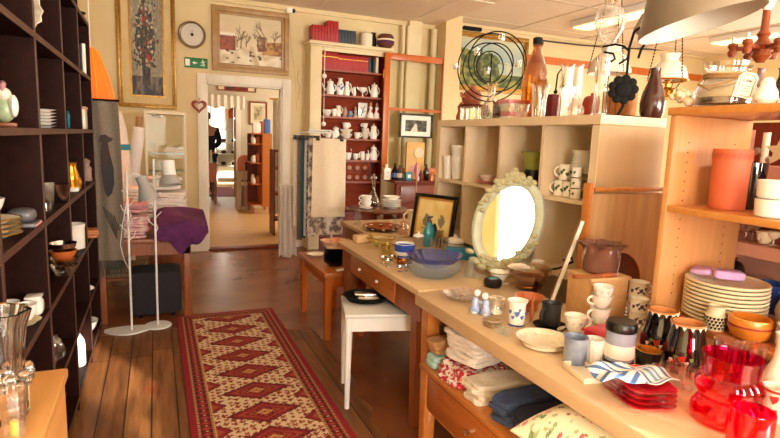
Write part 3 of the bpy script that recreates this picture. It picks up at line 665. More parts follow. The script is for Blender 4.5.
obj('box', MB().box(-.14, -.1, 0, .14, .1, .16, .004), MATS['brownleg'], o); obj('lid', MB().box(-.145, -.105, .161, .145, .105, .18, .004), MATS['card'], o)
# reading lamps with white stands
def floorlamp(label, p, hp, sh_fn, base):
    o = thing('floor_lamp', label, 'lamp', p)
    obj('base', base, MATS['whitepaint'], o)
    obj('pole', MB().tube([(0, 0, .012), (0, 0, hp)], .0075, 10), MATS['whitepaint'], o)
    return o
b1 = MB().prism([(.14*math.cos(a)-.02+.03*math.sin(2*a), .085*math.sin(a)) for a in [k*2*PI/28 for k in range(28)]], .012, plane='xy')
p1 = S(132, 331, .004); p2 = S(158, 326, .004)
o = floorlamp('white floor lamp with a grey cone shade tilted down to the right', (p1.x, p1.y, .004), 1.08, None, b1)
def shade(o, base, d, L_, r0, r1, mat, name='lamp_shade'):
    q = Vector((0, 0, 1)).rotation_difference(Vector(d)).to_matrix().to_4x4()
    prf = [(0, -.001), (r0, 0), (r0+.003, .004), (r0*1.02, L_*.35), (r1, L_), (r1-.004, L_), (r0*.95, L_*.3), (0, .01)]
    return obj(name, MB().lathe(prf, 26).xf(Matrix.Translation(base) @ q), mat, o)
obj('arm', MB().tube([(0, 0, 1.03), (.04, -.01, 1.065), (.09, -.012, 1.05)], .006, 8), MATS['whitepaint'], o)
shade(o, (.085, -.012, 1.05), (.3, -.1, -.95), .16, .035, .07, MATS['greylamp'])
tw = MB()
for k in range(9):
    z = .62+.045*k; a = k*2.4; tw.tube([(0, 0, z), (.03*math.cos(a), .03*math.sin(a), z+.03), (.05*math.cos(a+.5), .05*math.sin(a+.5), z+.065)], .003, 5)
obj('ornamental_twigs', tw, MATS['whitepaint'], o)
obj('cord', MB().tube([(0, 0, .9), (-.03, -.02, .75), (-.05, -.02, .6), (-.03, -.02, .5), (-.0, -.01, .42)], .0025, 5), MATS['whitepaint'], o)
b2 = MB().lathe([(0, 0), (.085, 0), (.09, .004), (.085, .012), (.012, .016), (0, .016)], 30)
o = floorlamp('white floor lamp with a tubular shade and domed reflector on a round base', (p2.x, p2.y, .004), 1.16, None, b2)
obj('arm', MB().tube([(0, 0, 1.0), (.03, -.02, 1.04), (.07, -.02, 1.05)], .006, 8), MATS['whitepaint'], o)
shade(o, (.085, -.03, 1.15), (.12, -.22, -.96), .13, .042, .042, MATS['whitepaint'], 'lamp_tube')
obj('lamp_shade', MB().lathe([(.03, .045), (.05, .03), (.066, .0), (.07, -.03), (.067, -.03), (.06, -.004), (.03, .02), (0, .02), (0, .045)], 26).xf(Matrix.Translation((.097, -.06, 1.02)) @ rot(R(-14), R(-7), 0)), MATS['greylamp'], o)
tw = MB()
for k in range(9):
    z = .66+.045*k; a = k*2.1+1; tw.tube([(0, 0, z), (.03*math.cos(a), .03*math.sin(a), z+.03), (.05*math.cos(a+.5), .05*math.sin(a+.5), z+.06)], .003, 5)
obj('ornamental_twigs', tw, MATS['whitepaint'], o)
# orange lamp
pL = at(100, 103, 'y', 4.7)
o = thing('orange_lamp', 'glowing orange panelled fabric lampshade hanging above the grey scarf', 'lamp', (pL.x-.05, 4.7, pL.z+.015))
k = .0088
pr = [(.15, 0), (.145, .05), (.12, .16), (.08, .28), (.05, .36), (.03, .385)]
sm = M('orangeshade', 'ee6a14', .6, c2='e04a12', scale=4, emit=.0)
b = sm.node_tree.nodes['Principled BSDF']; b.inputs['Emission Color'].default_value = lin('f0600c'); b.inputs['Emission Strength'].default_value = .55
obj('lamp_shade', MB().lathe(pr+[(r-.003, h) for r, h in reversed(pr)]+[pr[0]], 10), sm, o, ang=20)
rb = MB()
for q in range(10): a = 2*PI*q/10; rb.tube([((r+.002)*math.cos(a), (r+.002)*math.sin(a), h) for r, h in pr], .003, 5)
obj('seam', rb, M('seamy', 'f5b040', .6), o)
obj('cord', MB().tube([(0, 0, .385), (0, 0, ZC-o.location.z)], .004, 6), MATS['white'], o)
bl = bpy.data.lights.new('lamp_glow', 'POINT'); bl.energy = 4; bl.color = (1, .6, .25); bl.shadow_soft_size = .04
bo = bpy.data.objects.new('lamp_bulb', bl); C.objects.link(bo); bo.location = (o.location.x, o.location.y, o.location.z+.15)
# display cabinet
a = at(144, 110, 'y', 5.75); b = at(186, 112, 'y', 5.75)
X0, X1, ZT = a.x, b.x, a.z
o = thing('display_cabinet', 'narrow glass display cabinet with a cream frame beside the doorway', 'cabinet', ((X0+X1)/2, 5.75, 0))
W_ = (X1-X0)/2
fm = MB().box(-W_, 0, ZT-.03, W_, .38, ZT).box(-W_, 0, .0, W_, .38, .12)
for x in (-W_, W_-.022): fm.box(x, 0, .12, x+.022, .022, ZT-.03); fm.box(x, .358, .12, x+.022, .38, ZT-.03)
obj('frame', fm, M('cabframe', 'e2d2ac', .4), o)
obj('door', MB().box(-W_+.023, .004, .125, W_-.023, .010, ZT-.035), MATS['pane'], o, label='clear glass door')
for x in (-W_+.004, W_-.01): obj('side_pane', MB().box(x, .023, .121, x+.006, .357, ZT-.031), MATS['pane'], o)
for z in (.55, .95, ZT-.42): obj('shelf', MB().box(-W_+.023, .023, z, W_-.023, .357, z+.008), M('shelfglass2', '9fb5a8', .2), o)
obj('spotlight', MB().lathe([(0, 0), (.04, 0), (.045, .02), (0, .028)], 16, (-.08, .16, ZT-.06)), MATS['silver'], o)
z = ZT-.42+.009
for i, x in enumerate((-.13, -.02, .1)):
    ves('crystal_glass', ['small clear glass at the left of the display cabinet shelf', 'small clear glass in the middle of the display cabinet shelf', 'small clear glass at the right of the display cabinet shelf'][i], 'glass', (o.location.x+x, 5.95, z), .035, .09, 'gob', MATS['glassb'], t=.003)
ves('ceramic_pot', 'white patterned pot low in the display cabinet', 'pot', (o.location.x-.08, 5.92, .96), .06, .1, 'vase', MATS['porc'])
# fabric roll and sack leaning behind
a = at(133, 178, 'y', 5.55); t = at(139, 117, 'y', 5.5)
o = thing('lace_roll', 'upright roll of cream lace with a cardboard core leaning beside the display cabinet', 'fabric roll', (a.x, 5.55, .004))
dx = (t.x-a.x); obj('fabric', MB().tube([(-dx*1.2, 0, 0.01), (0, 0, a.z), (dx*.9, .05, t.z-.1)], .055, 18), MATS['linenw'], o); obj('core', MB().tube([(dx*.9, .05, t.z-.099), (dx, .055, t.z)], .03, 14), MATS['card'], o)
a = at(120, 178, 'y', 5.38)
o = thing('cloth_bag', 'white cloth bundle with a turquoise stripe standing behind the scarf', 'textile', (a.x, 5.38, .004))
prb = [(0, .0), (.1, .0), (.1, .7), (.095, 1.1), (.07, 1.35), (.03, 1.5), (0, 1.52)]
obj('bundle', MB().lathe(prb, 22, wob=lambda q, t: 1+.05*math.sin(q*3+t*9)), MATS['linen'], o)
obj('stripe', MB().lathe([(.0985, 1.17), (.0975, 1.22), (.094, 1.22), (.095, 1.17), (.0985, 1.17)], 22, wob=lambda q, t: 1+.05*math.sin(q*3+5)), MATS['teal'], o)
# ================================================================ pictures and signs on the far wall
def nz2(u, v, s, k=0): return noise.noise(Vector((u*s, v*s, k*3.7)))
def mixc(a, b, t):
    t = max(0, min(1, t)); A = [int(a[i:i+2], 16) for i in (0, 2, 4)]; B = [int(b[i:i+2], 16) for i in (0, 2, 4)]
    return '%02x%02x%02x' % tuple(int(A[i]+(B[i]-A[i])*t) for i in range(3))
def framed(name, label, cat, c0, c1, y, fw, fmat, fn, nu, nv, mount=0, mmat='mount', depth=.035, lip=None, glaze=False, rz=0., tilt=0., group=None, pm='canvas'):
    # c0, c1: opposite corners (x, z) of the outer frame on the wall plane y
    x0, x1 = sorted((c0[0], c1[0])); z0, z1 = sorted((c0[1], c1[1])); w, h = x1-x0, z1-z0
    o = thing(name, label, cat, ((x0+x1)/2, y, (z0+z1)/2), 0, group, r=(tilt, 0, rz))
    W, Hh = w/2, h/2; mb = MB()
    for t0, t1, d in ((0, .62, depth), (.62, 1, depth*.6)):
        a, b = fw*t0, fw*t1
        for (ax, az, bx, bz) in ((-W+a, -Hh+a, W-a, -Hh+b), (-W+a, Hh-b, W-a, Hh-a), (-W+a, -Hh+b, -W+b, Hh-b), (W-b, -Hh+b, W-a, Hh-b)):
            mb.box(ax, -d, az, bx, -.002, bz, .003)
    obj('frame', mb, MATS[fmat], o)
    if mount:
        a, b = fw, fw+mount; m2 = MB()
        for (ax, az, bx, bz) in ((-W+a, -Hh+a, W-a, -Hh+b), (-W+a, Hh-b, W-a, Hh-a), (-W+a, -Hh+b, -W+b, Hh-b), (W-b, -Hh+b, W-b+mount, Hh-b)): m2.box(ax, -.012, az, bx, -.003, bz)
        obj('mount', m2, MATS[mmat], o)
        if lip:
            a, b = fw+mount, fw+mount+lip; m3 = MB()
            for (ax, az, bx, bz) in ((-W+a, -Hh+a, W-a, -Hh+b), (-W+a, Hh-b, W-a, Hh-a), (-W+a, -Hh+b, -W+b, Hh-b), (W-b, -Hh+b, W-a, Hh-b)): m3.box(ax, -.016, az, bx, -.003, bz)
            obj('inner_frame', m3, MATS['goldframe'], o)
    i = fw+mount+(lip or 0)
    picture('painting', w-2*i, h-2*i, nu, nv, fn, vcol(pm, .55), o, (0, -.006, 0))
    return o
def wp(px, py, y=YF): q = at(px, py, 'y', y); return (q.x, q.z)
random.seed(21)
blobs = [(random.gauss(.46, .19), random.uniform(.3, .95), random.uniform(.018, .05), random.choice(['b8ab92', '9a4230', 'c8bda4', '3a4434', '8a4a34', 'cfc2a8', 'a8704c', '24282c', '4a4a3a', '5a4638'])) for _ in range(210)]
def flowers(u, v):
    c = mixc('c2b494', '98937e', .5+nz2(u, v, 4)*1.2)
    if u > .62: c = mixc(c, '9a917c', .5)
    if v < .2: c = mixc('3c3f45', '8a7a68', .5+nz2(u, v, 9, 2)*1.6)
    if abs(u-.46) < .13 and .1 < v < .45: c = mixc('2a2420', '5a4a3c', .5+nz2(u, v, 12, 1)*1.5)
    if ((u-.45)/.3)**2+((v-.62)/.33)**2 < 1+.5*nz2(u, v, 7, 5): c = mixc('2a2c28', '5a5a44', .5+nz2(u, v, 14, 3)*1.6)
    for x, y, r, k in blobs:
        if abs(v-y) < .2 and ((u-x)*.42)**2+((v-y)*1.)**2 < (r*.42)**2*(1+nz2(u, v, 25, 4)): c = k
    if abs(u-.55) < .04 and abs(v-.39) < .035: c = 'b8281c'
    return mixc(c, '000000', .1+.2*nz2(u, v, 30, 8))
b0 = wp(177, 109.5); t0 = wp(115, -5)
framed('flower_painting', 'tall gold-framed oil painting of a dark vase of flowers on the far wall', 'painting', (t0[0], b0[1]), (b0[0], b0[1]+1.26), YF, .045, 'goldframe', flowers, 80, 180, .068, 'mountgold' if M('mountgold', 'dcc490', .7, c2='d0b67e', scale=6) else 0, lip=.02)
SEG = []
def grow(x, y, an, ln, w_, k, rn):
    x1, y1 = x+ln*math.cos(an), y+ln*math.sin(an)/.72; SEG.append((x, y, x1, y1, w_))
    if k:
        for _ in range(3 if k > 1 else 2): grow(x+(x1-x)*rn.uniform(.5, 1), y+(y1-y)*rn.uniform(.5, 1), an+rn.uniform(-.75, .75), ln*rn.uniform(.6, .8), w_*.62, k-1, rn)
rn_ = random.Random(4)
for tx, tb, tl in ((.33, .34, .15), (.27, .36, .1), (.42, .38, .09), (.72, .42, .17), (.6, .4, .12), (.88, .42, .12)): grow(tx, tb, PI/2+rn_.uniform(-.15, .15), tl, .0085, 3, rn_)
def snow(u, v):
    c = mixc('e8d8b4', 'd6c49c', v+nz2(u, v, 4)*.5)
    if v < .34+.06*math.sin(u*6): c = mixc('efe6d0', 'c9b48c', .35+nz2(u, v, 8, 1)*1.1)
    if v < .4 and abs(u-(.5+.25*(.4-v))) < .02+.05*(.4-v) : c = 'c8b48e'
    if u < .25 and .28 < v < .6: c = mixc('a8543a', '7e4a34', .5+nz2(u, v, 15, 2)*2)
    if u < .28 and .58 < v < .64: c = 'efe8d8'
    if u > .68 and .24 < v < .5+.1*(u-.68): c = mixc('c8984a', '8a5a34', .5+nz2(u, v, 13, 2)*2)
    if .6 < u < .76 and .3 < v < .62: c = mixc('7a4a38', 'b8946a', .5+nz2(u, v, 13, 6)*2)
    if .02 < v < .3 and nz2(u*2.2, v*3, 6, 7) > .34: c = '5e4c38'
    for x0, y0, x1, y1, w_ in SEG:
        if min(x0, x1)-.02 < u < max(x0, x1)+.02 and min(y0, y1)-.02 < v < max(y0, y1)+.02:
            dx, dy = x1-x0, (y1-y0)*.72; t = max(0, min(1, ((u-x0)*dx+(v-y0)*.72*dy)/(dx*dx+dy*dy)))
            if math.hypot(u-x0-dx*t, (v-y0)*.72-dy*t) < w_: return mixc('55402c', '8a6e4c', t*.6)
    return c
a = wp(211.3, 4.5); b = wp(288.2, 76.2)
framed('winter_painting', 'wide framed painting of a snowy village road above the doorway', 'painting', a, b, YF, .085, 'woodframe' if M('woodframe', 'b48e58', .4, c2='9c7644', scale=14, bump=.1) else 0, snow, 170, 124, .0)
# electric bell / wall clock
q = at(192, 35, 'y', YF); rr = 13.2*mpp(q)
o = thing('wall_clock', 'round white-faced wall gauge in a dark metal rim between the two paintings', 'clock', (q.x, YF, q.z))
obj('rim', MB().lathe([(0, 0), (rr, 0), (rr, -.03), (rr*.93, -.05), (rr*.84, -.04), (rr*.84, -.02), (0, -.02)], 32, axis='y'), M('darkmetal', 'a08a70', .35, metal=.7), o)
obj('face', MB().lathe([(0, -.0205), (rr*.835, -.0205), (rr*.8, -.032), (0, -.034)], 32, axis='y'), M('clockface', 'cfc6b4', .4), o)
obj('hub', MB().lathe([(0, -.035), (.016, -.035), (.012, -.046), (0, -.05)], 14, axis='y'), MATS['iron'], o)
obj('hand', MB().box(-.003, -.043, -.0, .003, -.0355, .05), MATS['darkmetal'], o)
# exit sign
a = wp(184.5, 57); b = wp(207.7, 69); cx, cz = (a[0]+b[0])/2, (a[1]+b[1])/2; W = (b[0]-a[0])/2; Hh = (a[1]-b[1])/2
o = thing('exit_sign', 'green emergency exit sign with an arrow and running man beside the door frame', 'sign', (cx, YF, cz))
obj('plate', MB().box(-W, -.012, -Hh, W, -.002, Hh, .003), MATS['signgreen'], o)
obj('door_symbol', MB().box(-W*.95, -.0145, -Hh*.66, -W*.55, -.0125, Hh*.66), MATS['signwhite'], o)
obj('arrow', MB().prism([(-W*.34, 0), (-W*.16, Hh*.36), (-W*.16, Hh*.13), (W*.08, Hh*.13), (W*.08, -Hh*.13), (-W*.16, -Hh*.13), (-W*.16, -Hh*.36)], .002, (0, -.0145, 0)), MATS['signwhite'], o)
s_ = Hh; rm = MB()
def limb(pts, w):
    for (x0, z0), (x1, z1) in zip(pts, pts[1:]):
        d = Vector((x1-x0, z1-z0)).normalized()*w; n = Vector((-d.y, d.x))
        rm.prism([(x0-n.x, z0-n.y), (x0+n.x, z0+n.y), (x1+n.x+d.x*.6, z1+n.y+d.y*.6), (x1-n.x+d.x*.6, z1-n.y+d.y*.6)], .002, (W*.58, -.0145, 0))
rm.prism([(math.cos(k)*s_*.13+W*.56, math.sin(k)*s_*.13+s_*.62) for k in [i*2*PI/10 for i in range(10)]], .002, (0, -.0145, 0))
limb([(-.05*s_, .45*s_), (.05*s_, -.05*s_)], s_*.11); limb([(.05*s_, -.05*s_), (.3*s_, -.25*s_), (.2*s_, -.6*s_)], s_*.08); limb([(.05*s_, -.05*s_), (-.1*s_, -.4*s_), (-.42*s_, -.42*s_)], s_*.08)
limb([(-.03*s_, .38*s_), (.26*s_, .22*s_), (.42*s_, .36*s_)], s_*.06); limb([(-.05*s_, .38*s_), (-.3*s_, .28*s_), (-.34*s_, .04*s_)], s_*.06)
obj('running_man', rm, MATS['signwhite'], o)
# heart
q = at(199, 106, 'y', YF-.03); k = mpp(q)*.5
def heart(sc_): return [(sc_*16*math.sin(t)**3, sc_*(13*math.cos(t)-5*math.cos(2*t)-2*math.cos(3*t)-math.cos(4*t))) for t in [i*2*PI/36 for i in range(36)]]
o = thing('heart_ornament', 'dark red crochet heart hanging on the left side of the door frame', 'ornament', (q.x, YF-.026, q.z))
h1, h2 = heart(k*.9), heart(k*.52)
mb = MB(); n = 36; vs = []
for hh in (h1, h2):
    for y in (-.016, -.002): vs += [(x, y, z) for x, z in hh]
fs = []
for i in range(n):
    j = (i+1) % n; fs += [(i, j, 2*n+j, 2*n+i), (n+i, n+j, 3*n+j, 3*n+i), (i, j, n+j, n+i), (2*n+i, 2*n+j, 3*n+j, 3*n+i)]
obj('heart', mb.add(vs, fs), MATS['heart'], o); obj('trim_cord', MB().tube([(x*.75, -.02, z*.75) for x, z in h1], .0035, 6, True), M('heartpale', 'c07a6c', .8), o)
obj('loop', MB().tube([(0, -.008, k*4), (.004, -.006, k*16)], .003, 5), MATS['heart'], o)
# cracks and little wall box
q = at(290, 11, 'y', YF)
o = thing('alarm_sensor', 'small white and dark ceiling-corner sensor above the winter painting', 'sensor', (q.x, YF-.03, q.z)); obj('body', MB().box(-.05, -.02, -.03, .02, .028, .03, .008), MATS['porc'], o); obj('lens', MB().ball((.035, 0, 0), .024), MATS['black'], o)
def cable(name, label, pts, r=.006, mat='cream'): return solo(name, MB().tube([tuple(at(a_, b_, 'y', YF-.008)) for a_, b_ in pts], r, 6), MATS[mat], label, 'cable')
cable('cable', 'thin cream cable running down the wall right of the winter painting', [(290, 14), (291, 45), (294, 62), (296, 80), (297, 110)])
struct('trim_6', MB().tube([tuple(at(a_, b_, 'y', YF-.004)) for a_, b_ in [(299, 70), (297, 78), (300, 88), (298, 100)]], .003, 4), MATS['card'])
# ================================================================ what stands in the rooms beyond the doorway
def pz(px, py, y): return at(px, py, 'y', y)
# valance over the second doorway
a, b = pz(206, 94, Y2-.08), pz(245, 97, Y2-.08); c = pz(225, 108, Y2-.08)
def val(u, v): return (a.x+(b.x-a.x)*u, Y2-.08+.018*math.sin(u*38), c.z+(a.z-c.z)*v+(.02*math.sin(u*20) if v < .1 else 0))
o = solo('curtain_valance', MB().sheet(val, 50, 6, .004), MATS['linen'], 'cream frilled curtain valance over the far inner doorway', 'curtain')
rod = None
a, b = pz(249, 101, Y2), pz(267, 125.5, Y2)
def oldprint(u, v): return mixc('d8c8a0', '8a7a58', .3+1.4*max(0, nz2(u, v, 5, 9)) if .15 < u < .85 and .12 < v < .9 else 0)
framed('framed_print', 'small framed print hanging on the wall of the next room above the bookshelf', 'picture', (a.x, a.z), (b.x, b.z), Y2, .03, 'brownleg', oldprint, 30, 40, .03)
a, b = pz(217, 84, Y2), pz(256, 94, Y2)
def redp(u, v): return 'e8d8b8' if u < .16 or u > .8 else mixc('a8281c', '2a1a18', .5+2*nz2(u, v, 5, 3))
framed('poster', 'long red and black picture high above the inner doorway', 'picture', (a.x, a.z), (b.x, b.z+.02), Y2, .02, 'brownleg', redp, 60, 16)
a, b = pz(206, 84, Y2-.3), pz(214, 92, Y2-.3)
# orange-brown bookshelf
a, b = pz(271.5, 212, 9.3), pz(252, 133, 9.3); BW = .36
o = thing('bookshelf', 'narrow orange-brown bookshelf standing in the next room', 'bookshelf', (b.x, 9.3, 0))
x1 = a.x-b.x; zt = b.z
obj('side_panel', MB().box(x1*.52, -.02, .12, x1*.58, .5, zt), MATS['doorwood'], o)
obj('side_panel', MB().box(x1*.58, -.02, .12, x1, .0, zt), MATS['teak'], o)
obj('back_panel', MB().box(0, .5, .12, x1, .52, zt), MATS['mahog'], o)
for z in (.14, .5, .86, 1.18, zt-.02): obj('shelf', MB().box(0.0, .02, z, x1*.52, .5, z+.02), MATS['doorwood'], o)
for x, y in ((.02, .02), (x1-.03, .0), (.02, .48), (x1-.03, .48)): obj('leg', MB().box(x-.018, y-.018, .001, x+.018, y+.018, .119), MATS['brownleg'], o)
bx = o.location.x
for z, its in ((.5, 3), (.86, 4), (1.18, 3)):
    for i in range(its):
        h = .1+.05*((i*7+its) % 3)/2
        solo('ornament_jar', MB().lathe([(0, 0), (.03, 0), (.036, h*.5), (.022, h*.9), (.03, h), (0, h)], 10), MATS[('porc', 'clay', 'linen')[i % 3]], ('white', 'brown', 'cream', 'second white')[i]+' jar on the '+{.5: 'low', .86: 'middle', 1.18: 'high'}[z]+' board of the next room bookshelf', 'jar', (bx+.04+.075*(i % 2), 9.37+.1*(i//2)+.03*(i % 2), z+.021))
zt0 = zt+.001
for (x, w_, h, m, n, l) in ((.03, .13, .17, 'paper', 'carton', 'white carton on top of the next room bookshelf'), (.17, .06, .2, 'signgreen2', 'carton', 'slim reddish-brown carton between boxes on the next room bookshelf'), (.245, .1, .24, 'blueprint', 'carton', 'tall blue and white box on the next room bookshelf')):
    if m == 'signgreen2': M(m, '9a4a2a', .6)
    solo(n, MB().box(0, .0, 0, w_, .12, h, .003), MATS[m], l, 'box', (bx+x*.9, 9.36, zt0))
# arched headboard and a cardboard picture of a woman
a, b = pz(237.5, 156, 9.95), pz(252, 172, 9.95)
xw = b.x-a.x
o = thing('arched_mirror', 'low wooden mirror with an arched top leaning in the next room', 'mirror', (a.x, 9.95, .001))
arch = [(0, 0), (xw, 0), (xw, a.z-.1)]+[(xw/2+xw/2*math.cos(t), a.z-.1+.12*math.sin(t)) for t in [i*PI/12 for i in range(1, 12)]]+[(0, a.z-.1)]
obj('board', MB().prism(arch, .03), MATS['doorwood'], o); obj('glass', MB().box(xw*.5, -.006, a.z-.32, xw*.9, -.001, a.z-.1), MATS['chrome'], o)
a, b = pz(236.5, 171, 9.8), pz(253.5, 209, 9.8); W = (b.x-a.x)/2
def woman(u, v):
    c = mixc('bda98c', 'a58f72', .5+nz2(u, v, 4, 2))
    for ux, k, dr in ((.62, 'b86a5a', 'c08878'), (.38, '6a5a52', '8a6a58')):
        if abs(u-ux) < .07+.12*max(0, .55-v) and .08 < v < .62: c = k
        if ((u-ux)/.09)**2+((v-.7)/.075)**2 < 1: c = 'd9b090' if v < .72 else '3a2a22'
        if abs(u-ux-.1) < .04 and .3 < v < .6: c = dr
    return c
o = thing('cardboard_poster', 'grey-beige cardboard picture of two dressed women standing on the next room floor', 'poster', ((a.x+b.x)/2, 9.85, .001))
obj('board', MB().box(-W, .001, 0, W, .02, a.z), MATS['card'], o); picture('print', 2*W-.01, a.z-.01, 40, 60, woman, vcol('canvas'), o, (0, -.001, a.z/2))
# white curtain and dark shelf inside the doorway on the right
a, b = pz(271, 100, 7.6), pz(281, 214, 7.6)
def cur(u, v): return (a.x+.03+.24*u, 7.6+.035*math.sin(u*24), b.z+(a.z-b.z)*v)
o = thing('long_curtain', 'long white curtain hanging just behind the right side of the doorway', 'curtain', (0, 0, 0))
obj('cloth', MB().sheet(cur, 30, 8, .004), MATS['linenw'], o); obj('rail', MB().tube([(a.x-.02, 7.6, a.z+.015), (a.x+.5, 7.6, a.z+.015)], .012, 8), MATS['brass'], o)
a = pz(277, 152, 7.2)
o = thing('dark_stand', 'dark brown open stand half hidden behind the right door post', 'shelves', (a.x, 7.2, .001))
for z in (.2, .55, .9, a.z): obj('shelf', MB().box(-.02, 0, z, .4, .3, z+.025), MATS['mahog'], o)
for x in (-.02, .38): obj('side_panel', MB().box(x-.02, 0, 0, x, .3, a.z+.03), MATS['mahog'], o)
# third room: red carpet, table, shelves, person
a = S(222, 190, .003)
solo('carpet', MB().box(-1.05, -.9, 0, .3, 1.2, .008), M('carpetred', '8a2a2c', .9, c2='6a3a4a', scale=9), 'small dark red patterned carpet on the floor of the farthest room', 'carpet', (a.x, 12.9, .001))
a = pz(208, 163, 10.9)
o = thing('side_table', 'orange-brown little table in front of the person in the farthest room', 'table', (a.x+.0, 10.9, .001))
obj('tabletop', MB().box(-.5, -.2, a.z-.03, .17, .5, a.z), MATS['teak'], o); obj('apron', MB().box(-.45, -.17, a.z-.36, .14, .45, a.z-.0305), MATS['doorwood'], o)
for x, y in ((-.43, -.15), (.12, -.15), (.12, .43), (-.43, .43)): obj('leg', MB().box(x-.02, y-.02, 0, x+.02, y+.02, a.z-.361), MATS['brownleg'], o)
solo('candle', MB().lathe([(0, 0), (.04, 0), (.03, .03), (.02, .12), (.022, .24), (0, .25)], 12), MATS['candle'], 'white candle bottle on the orange-brown table in the farthest room', 'candle', (a.x+.06, 10.95, a.z+.001))
a = pz(214, 152, 14.6); b = pz(238, 205, 14.6)
o = thing('wall_shelves', 'white wall shelves with small goods at the end of the farthest room', 'shelves', (2.05, 14.6, .001))
for x in (-.62, .6): obj('side_panel', MB().box(x, 0, 0, x+.03, .35, 1.5), MATS['whitepaint'], o)
for z in (.2, .5, .8, 1.1, 1.45): obj('shelf', MB().box(-.59, 0, z, .6, .35, z+.03), MATS['whitepaint'], o)
sx_ = 2.05
for z in (.8, .5, 1.1):
    for i in range(4): solo('shoe', MB().soft(-.06, -.12, 0, .06, .12, .09, .7, 4), MATS[('hair', 'iron', 'mahog', 'hair')[i]], 'small dark shoe on the white shelves of the farthest room', 'shoe', (sx_-.42+i*.26, 14.75, z+.032), 0, 'dark shoes on the far white shelves')
o = thing('wall_cupboard', 'orange-brown wall cupboard high in the farthest room', 'cupboard', (2.2, 14.75, 1.75)); obj('box', MB().box(-.45, 0, 0, .45, .245, .5), MATS['doorwood'], o); obj('shelf_gap', MB().box(-.4, -.01, .22, .4, -.001, .3), MATS['mahog'], o)
a = pz(237, 150, 11.6)
o = thing('pine_rack', 'tall pale pine rack seen edge-on inside the farthest room', 'shelves', (a.x+.1, 10.9, .012))
for y in (0, 1.2): obj('side_panel', MB().box(-.1, y, 0, .35, y+.03, 2.05), MATS['pine'], o)
for z in (.3, .75, 1.2, 1.65, 2.0): obj('shelf', MB().box(-.1, .03, z, .35, 1.2, z+.03), MATS['pine'], o)
# person: dark coat, bending a little over the table, seen from behind
def skin_mesh(name, joints, edges, mat, parent, lv=1):
    me = bpy.data.meshes.new(name); me.from_pydata([j[:3] for j in joints], edges, []); me.materials.append(mat)
    o_ = bpy.data.objects.new(name, me); C.objects.link(o_); o_.parent = parent
    s = o_.modifiers.new('skin', 'SKIN'); s.use_smooth_shade = True
    for i, j in enumerate(joints): me.skin_vertices[0].data[i].radius = (j[3], j[4] if len(j) > 4 else j[3])
    me.skin_vertices[0].data[0].use_root = True
    b_ = o_.modifiers.new('sub', 'SUBSURF'); b_.levels = lv; b_.render_levels = lv; return o_
a = S(211, 203, 0)
o = thing('person', 'person in a dark jacket and trousers seen from behind at the far table', 'person', (pz(207.5, 150, 11.8).x, 11.8, .002), R(10))
J = [(0, 0, .92, .15, .1), (0, .02, 1.15, .13, .1), (0, .06, 1.38, .17, .1), (0, .1, 1.5, .06), (0, .13, 1.62, .085, .1), (0, .14, 1.72, .07, .08),
     (-.1, 0, .88, .085), (-.11, .02, .48, .06), (-.11, 0, .07, .045), (-.11, .13, .03, .035), (.1, 0, .88, .085), (.11, .02, .48, .06), (.11, 0, .07, .045), (.11, .13, .03, .035),
     (-.2, .08, 1.42, .055), (-.26, .1, 1.16, .045), (-.2, .3, 1.02, .035), (.2, .08, 1.42, .055), (.27, .1, 1.16, .045), (.2, .3, 1.02, .035)]
E_ = [(0, 1), (1, 2), (2, 3), (3, 4), (4, 5), (0, 6), (6, 7), (7, 8), (8, 9), (0, 10), (10, 11), (11, 12), (12, 13), (2, 14), (14, 15), (15, 16), (2, 17), (17, 18), (18, 19)]
body = skin_mesh('body', J, E_, MATS['skin'], o, 2)
Jc = [(0, 0, .86, .18, .13), (0, .02, 1.15, .16, .13), (0, .06, 1.37, .2, .125), (0, .09, 1.47, .09, .08), (-.21, .08, 1.42, .075), (-.27, .1, 1.16, .065), (-.22, .24, 1.06, .055), (.21, .08, 1.42, .075), (.28, .1, 1.16, .065), (.22, .24, 1.06, .055)]
skin_mesh('jacket', Jc, [(0, 1), (1, 2), (2, 3), (2, 4), (4, 5), (5, 6), (2, 7), (7, 8), (8, 9)], MATS['blackfab'], o, 2)
Jt = [(0, 0, .9, .165, .12), (-.1, 0, .84, .1), (-.11, .02, .48, .078), (-.11, 0, .1, .07), (.1, 0, .84, .1), (.11, .02, .48, .078), (.11, 0, .1, .07)]
skin_mesh('trousers', Jt, [(0, 1), (1, 2), (2, 3), (0, 4), (4, 5), (5, 6)], MATS['navy'], o, 2)
obj('hair', MB().ball((0, .125, 1.7), .105, .12, .11), MATS['hair'], o)
for s in (-1, 1): obj('shoe', MB().soft(s*.11-.05, -.06, 0, s*.11+.05, .2, .085, .7, 4), MATS['black'], o)
# ================================================================ textiles on clip hangers right of the doorway
# white cloth
a, b = pz(280, 130, 5.85), pz(297, 254, 5.85)
def wc(u, v): return (b.x-.14*u-.02-.0*v+.05*(v-.5)*(1-u)*1.0, 5.85+.05*math.sin(u*14+v), .012+(1.15-.012)*v+.02*math.sin(u*11)*(1-v))
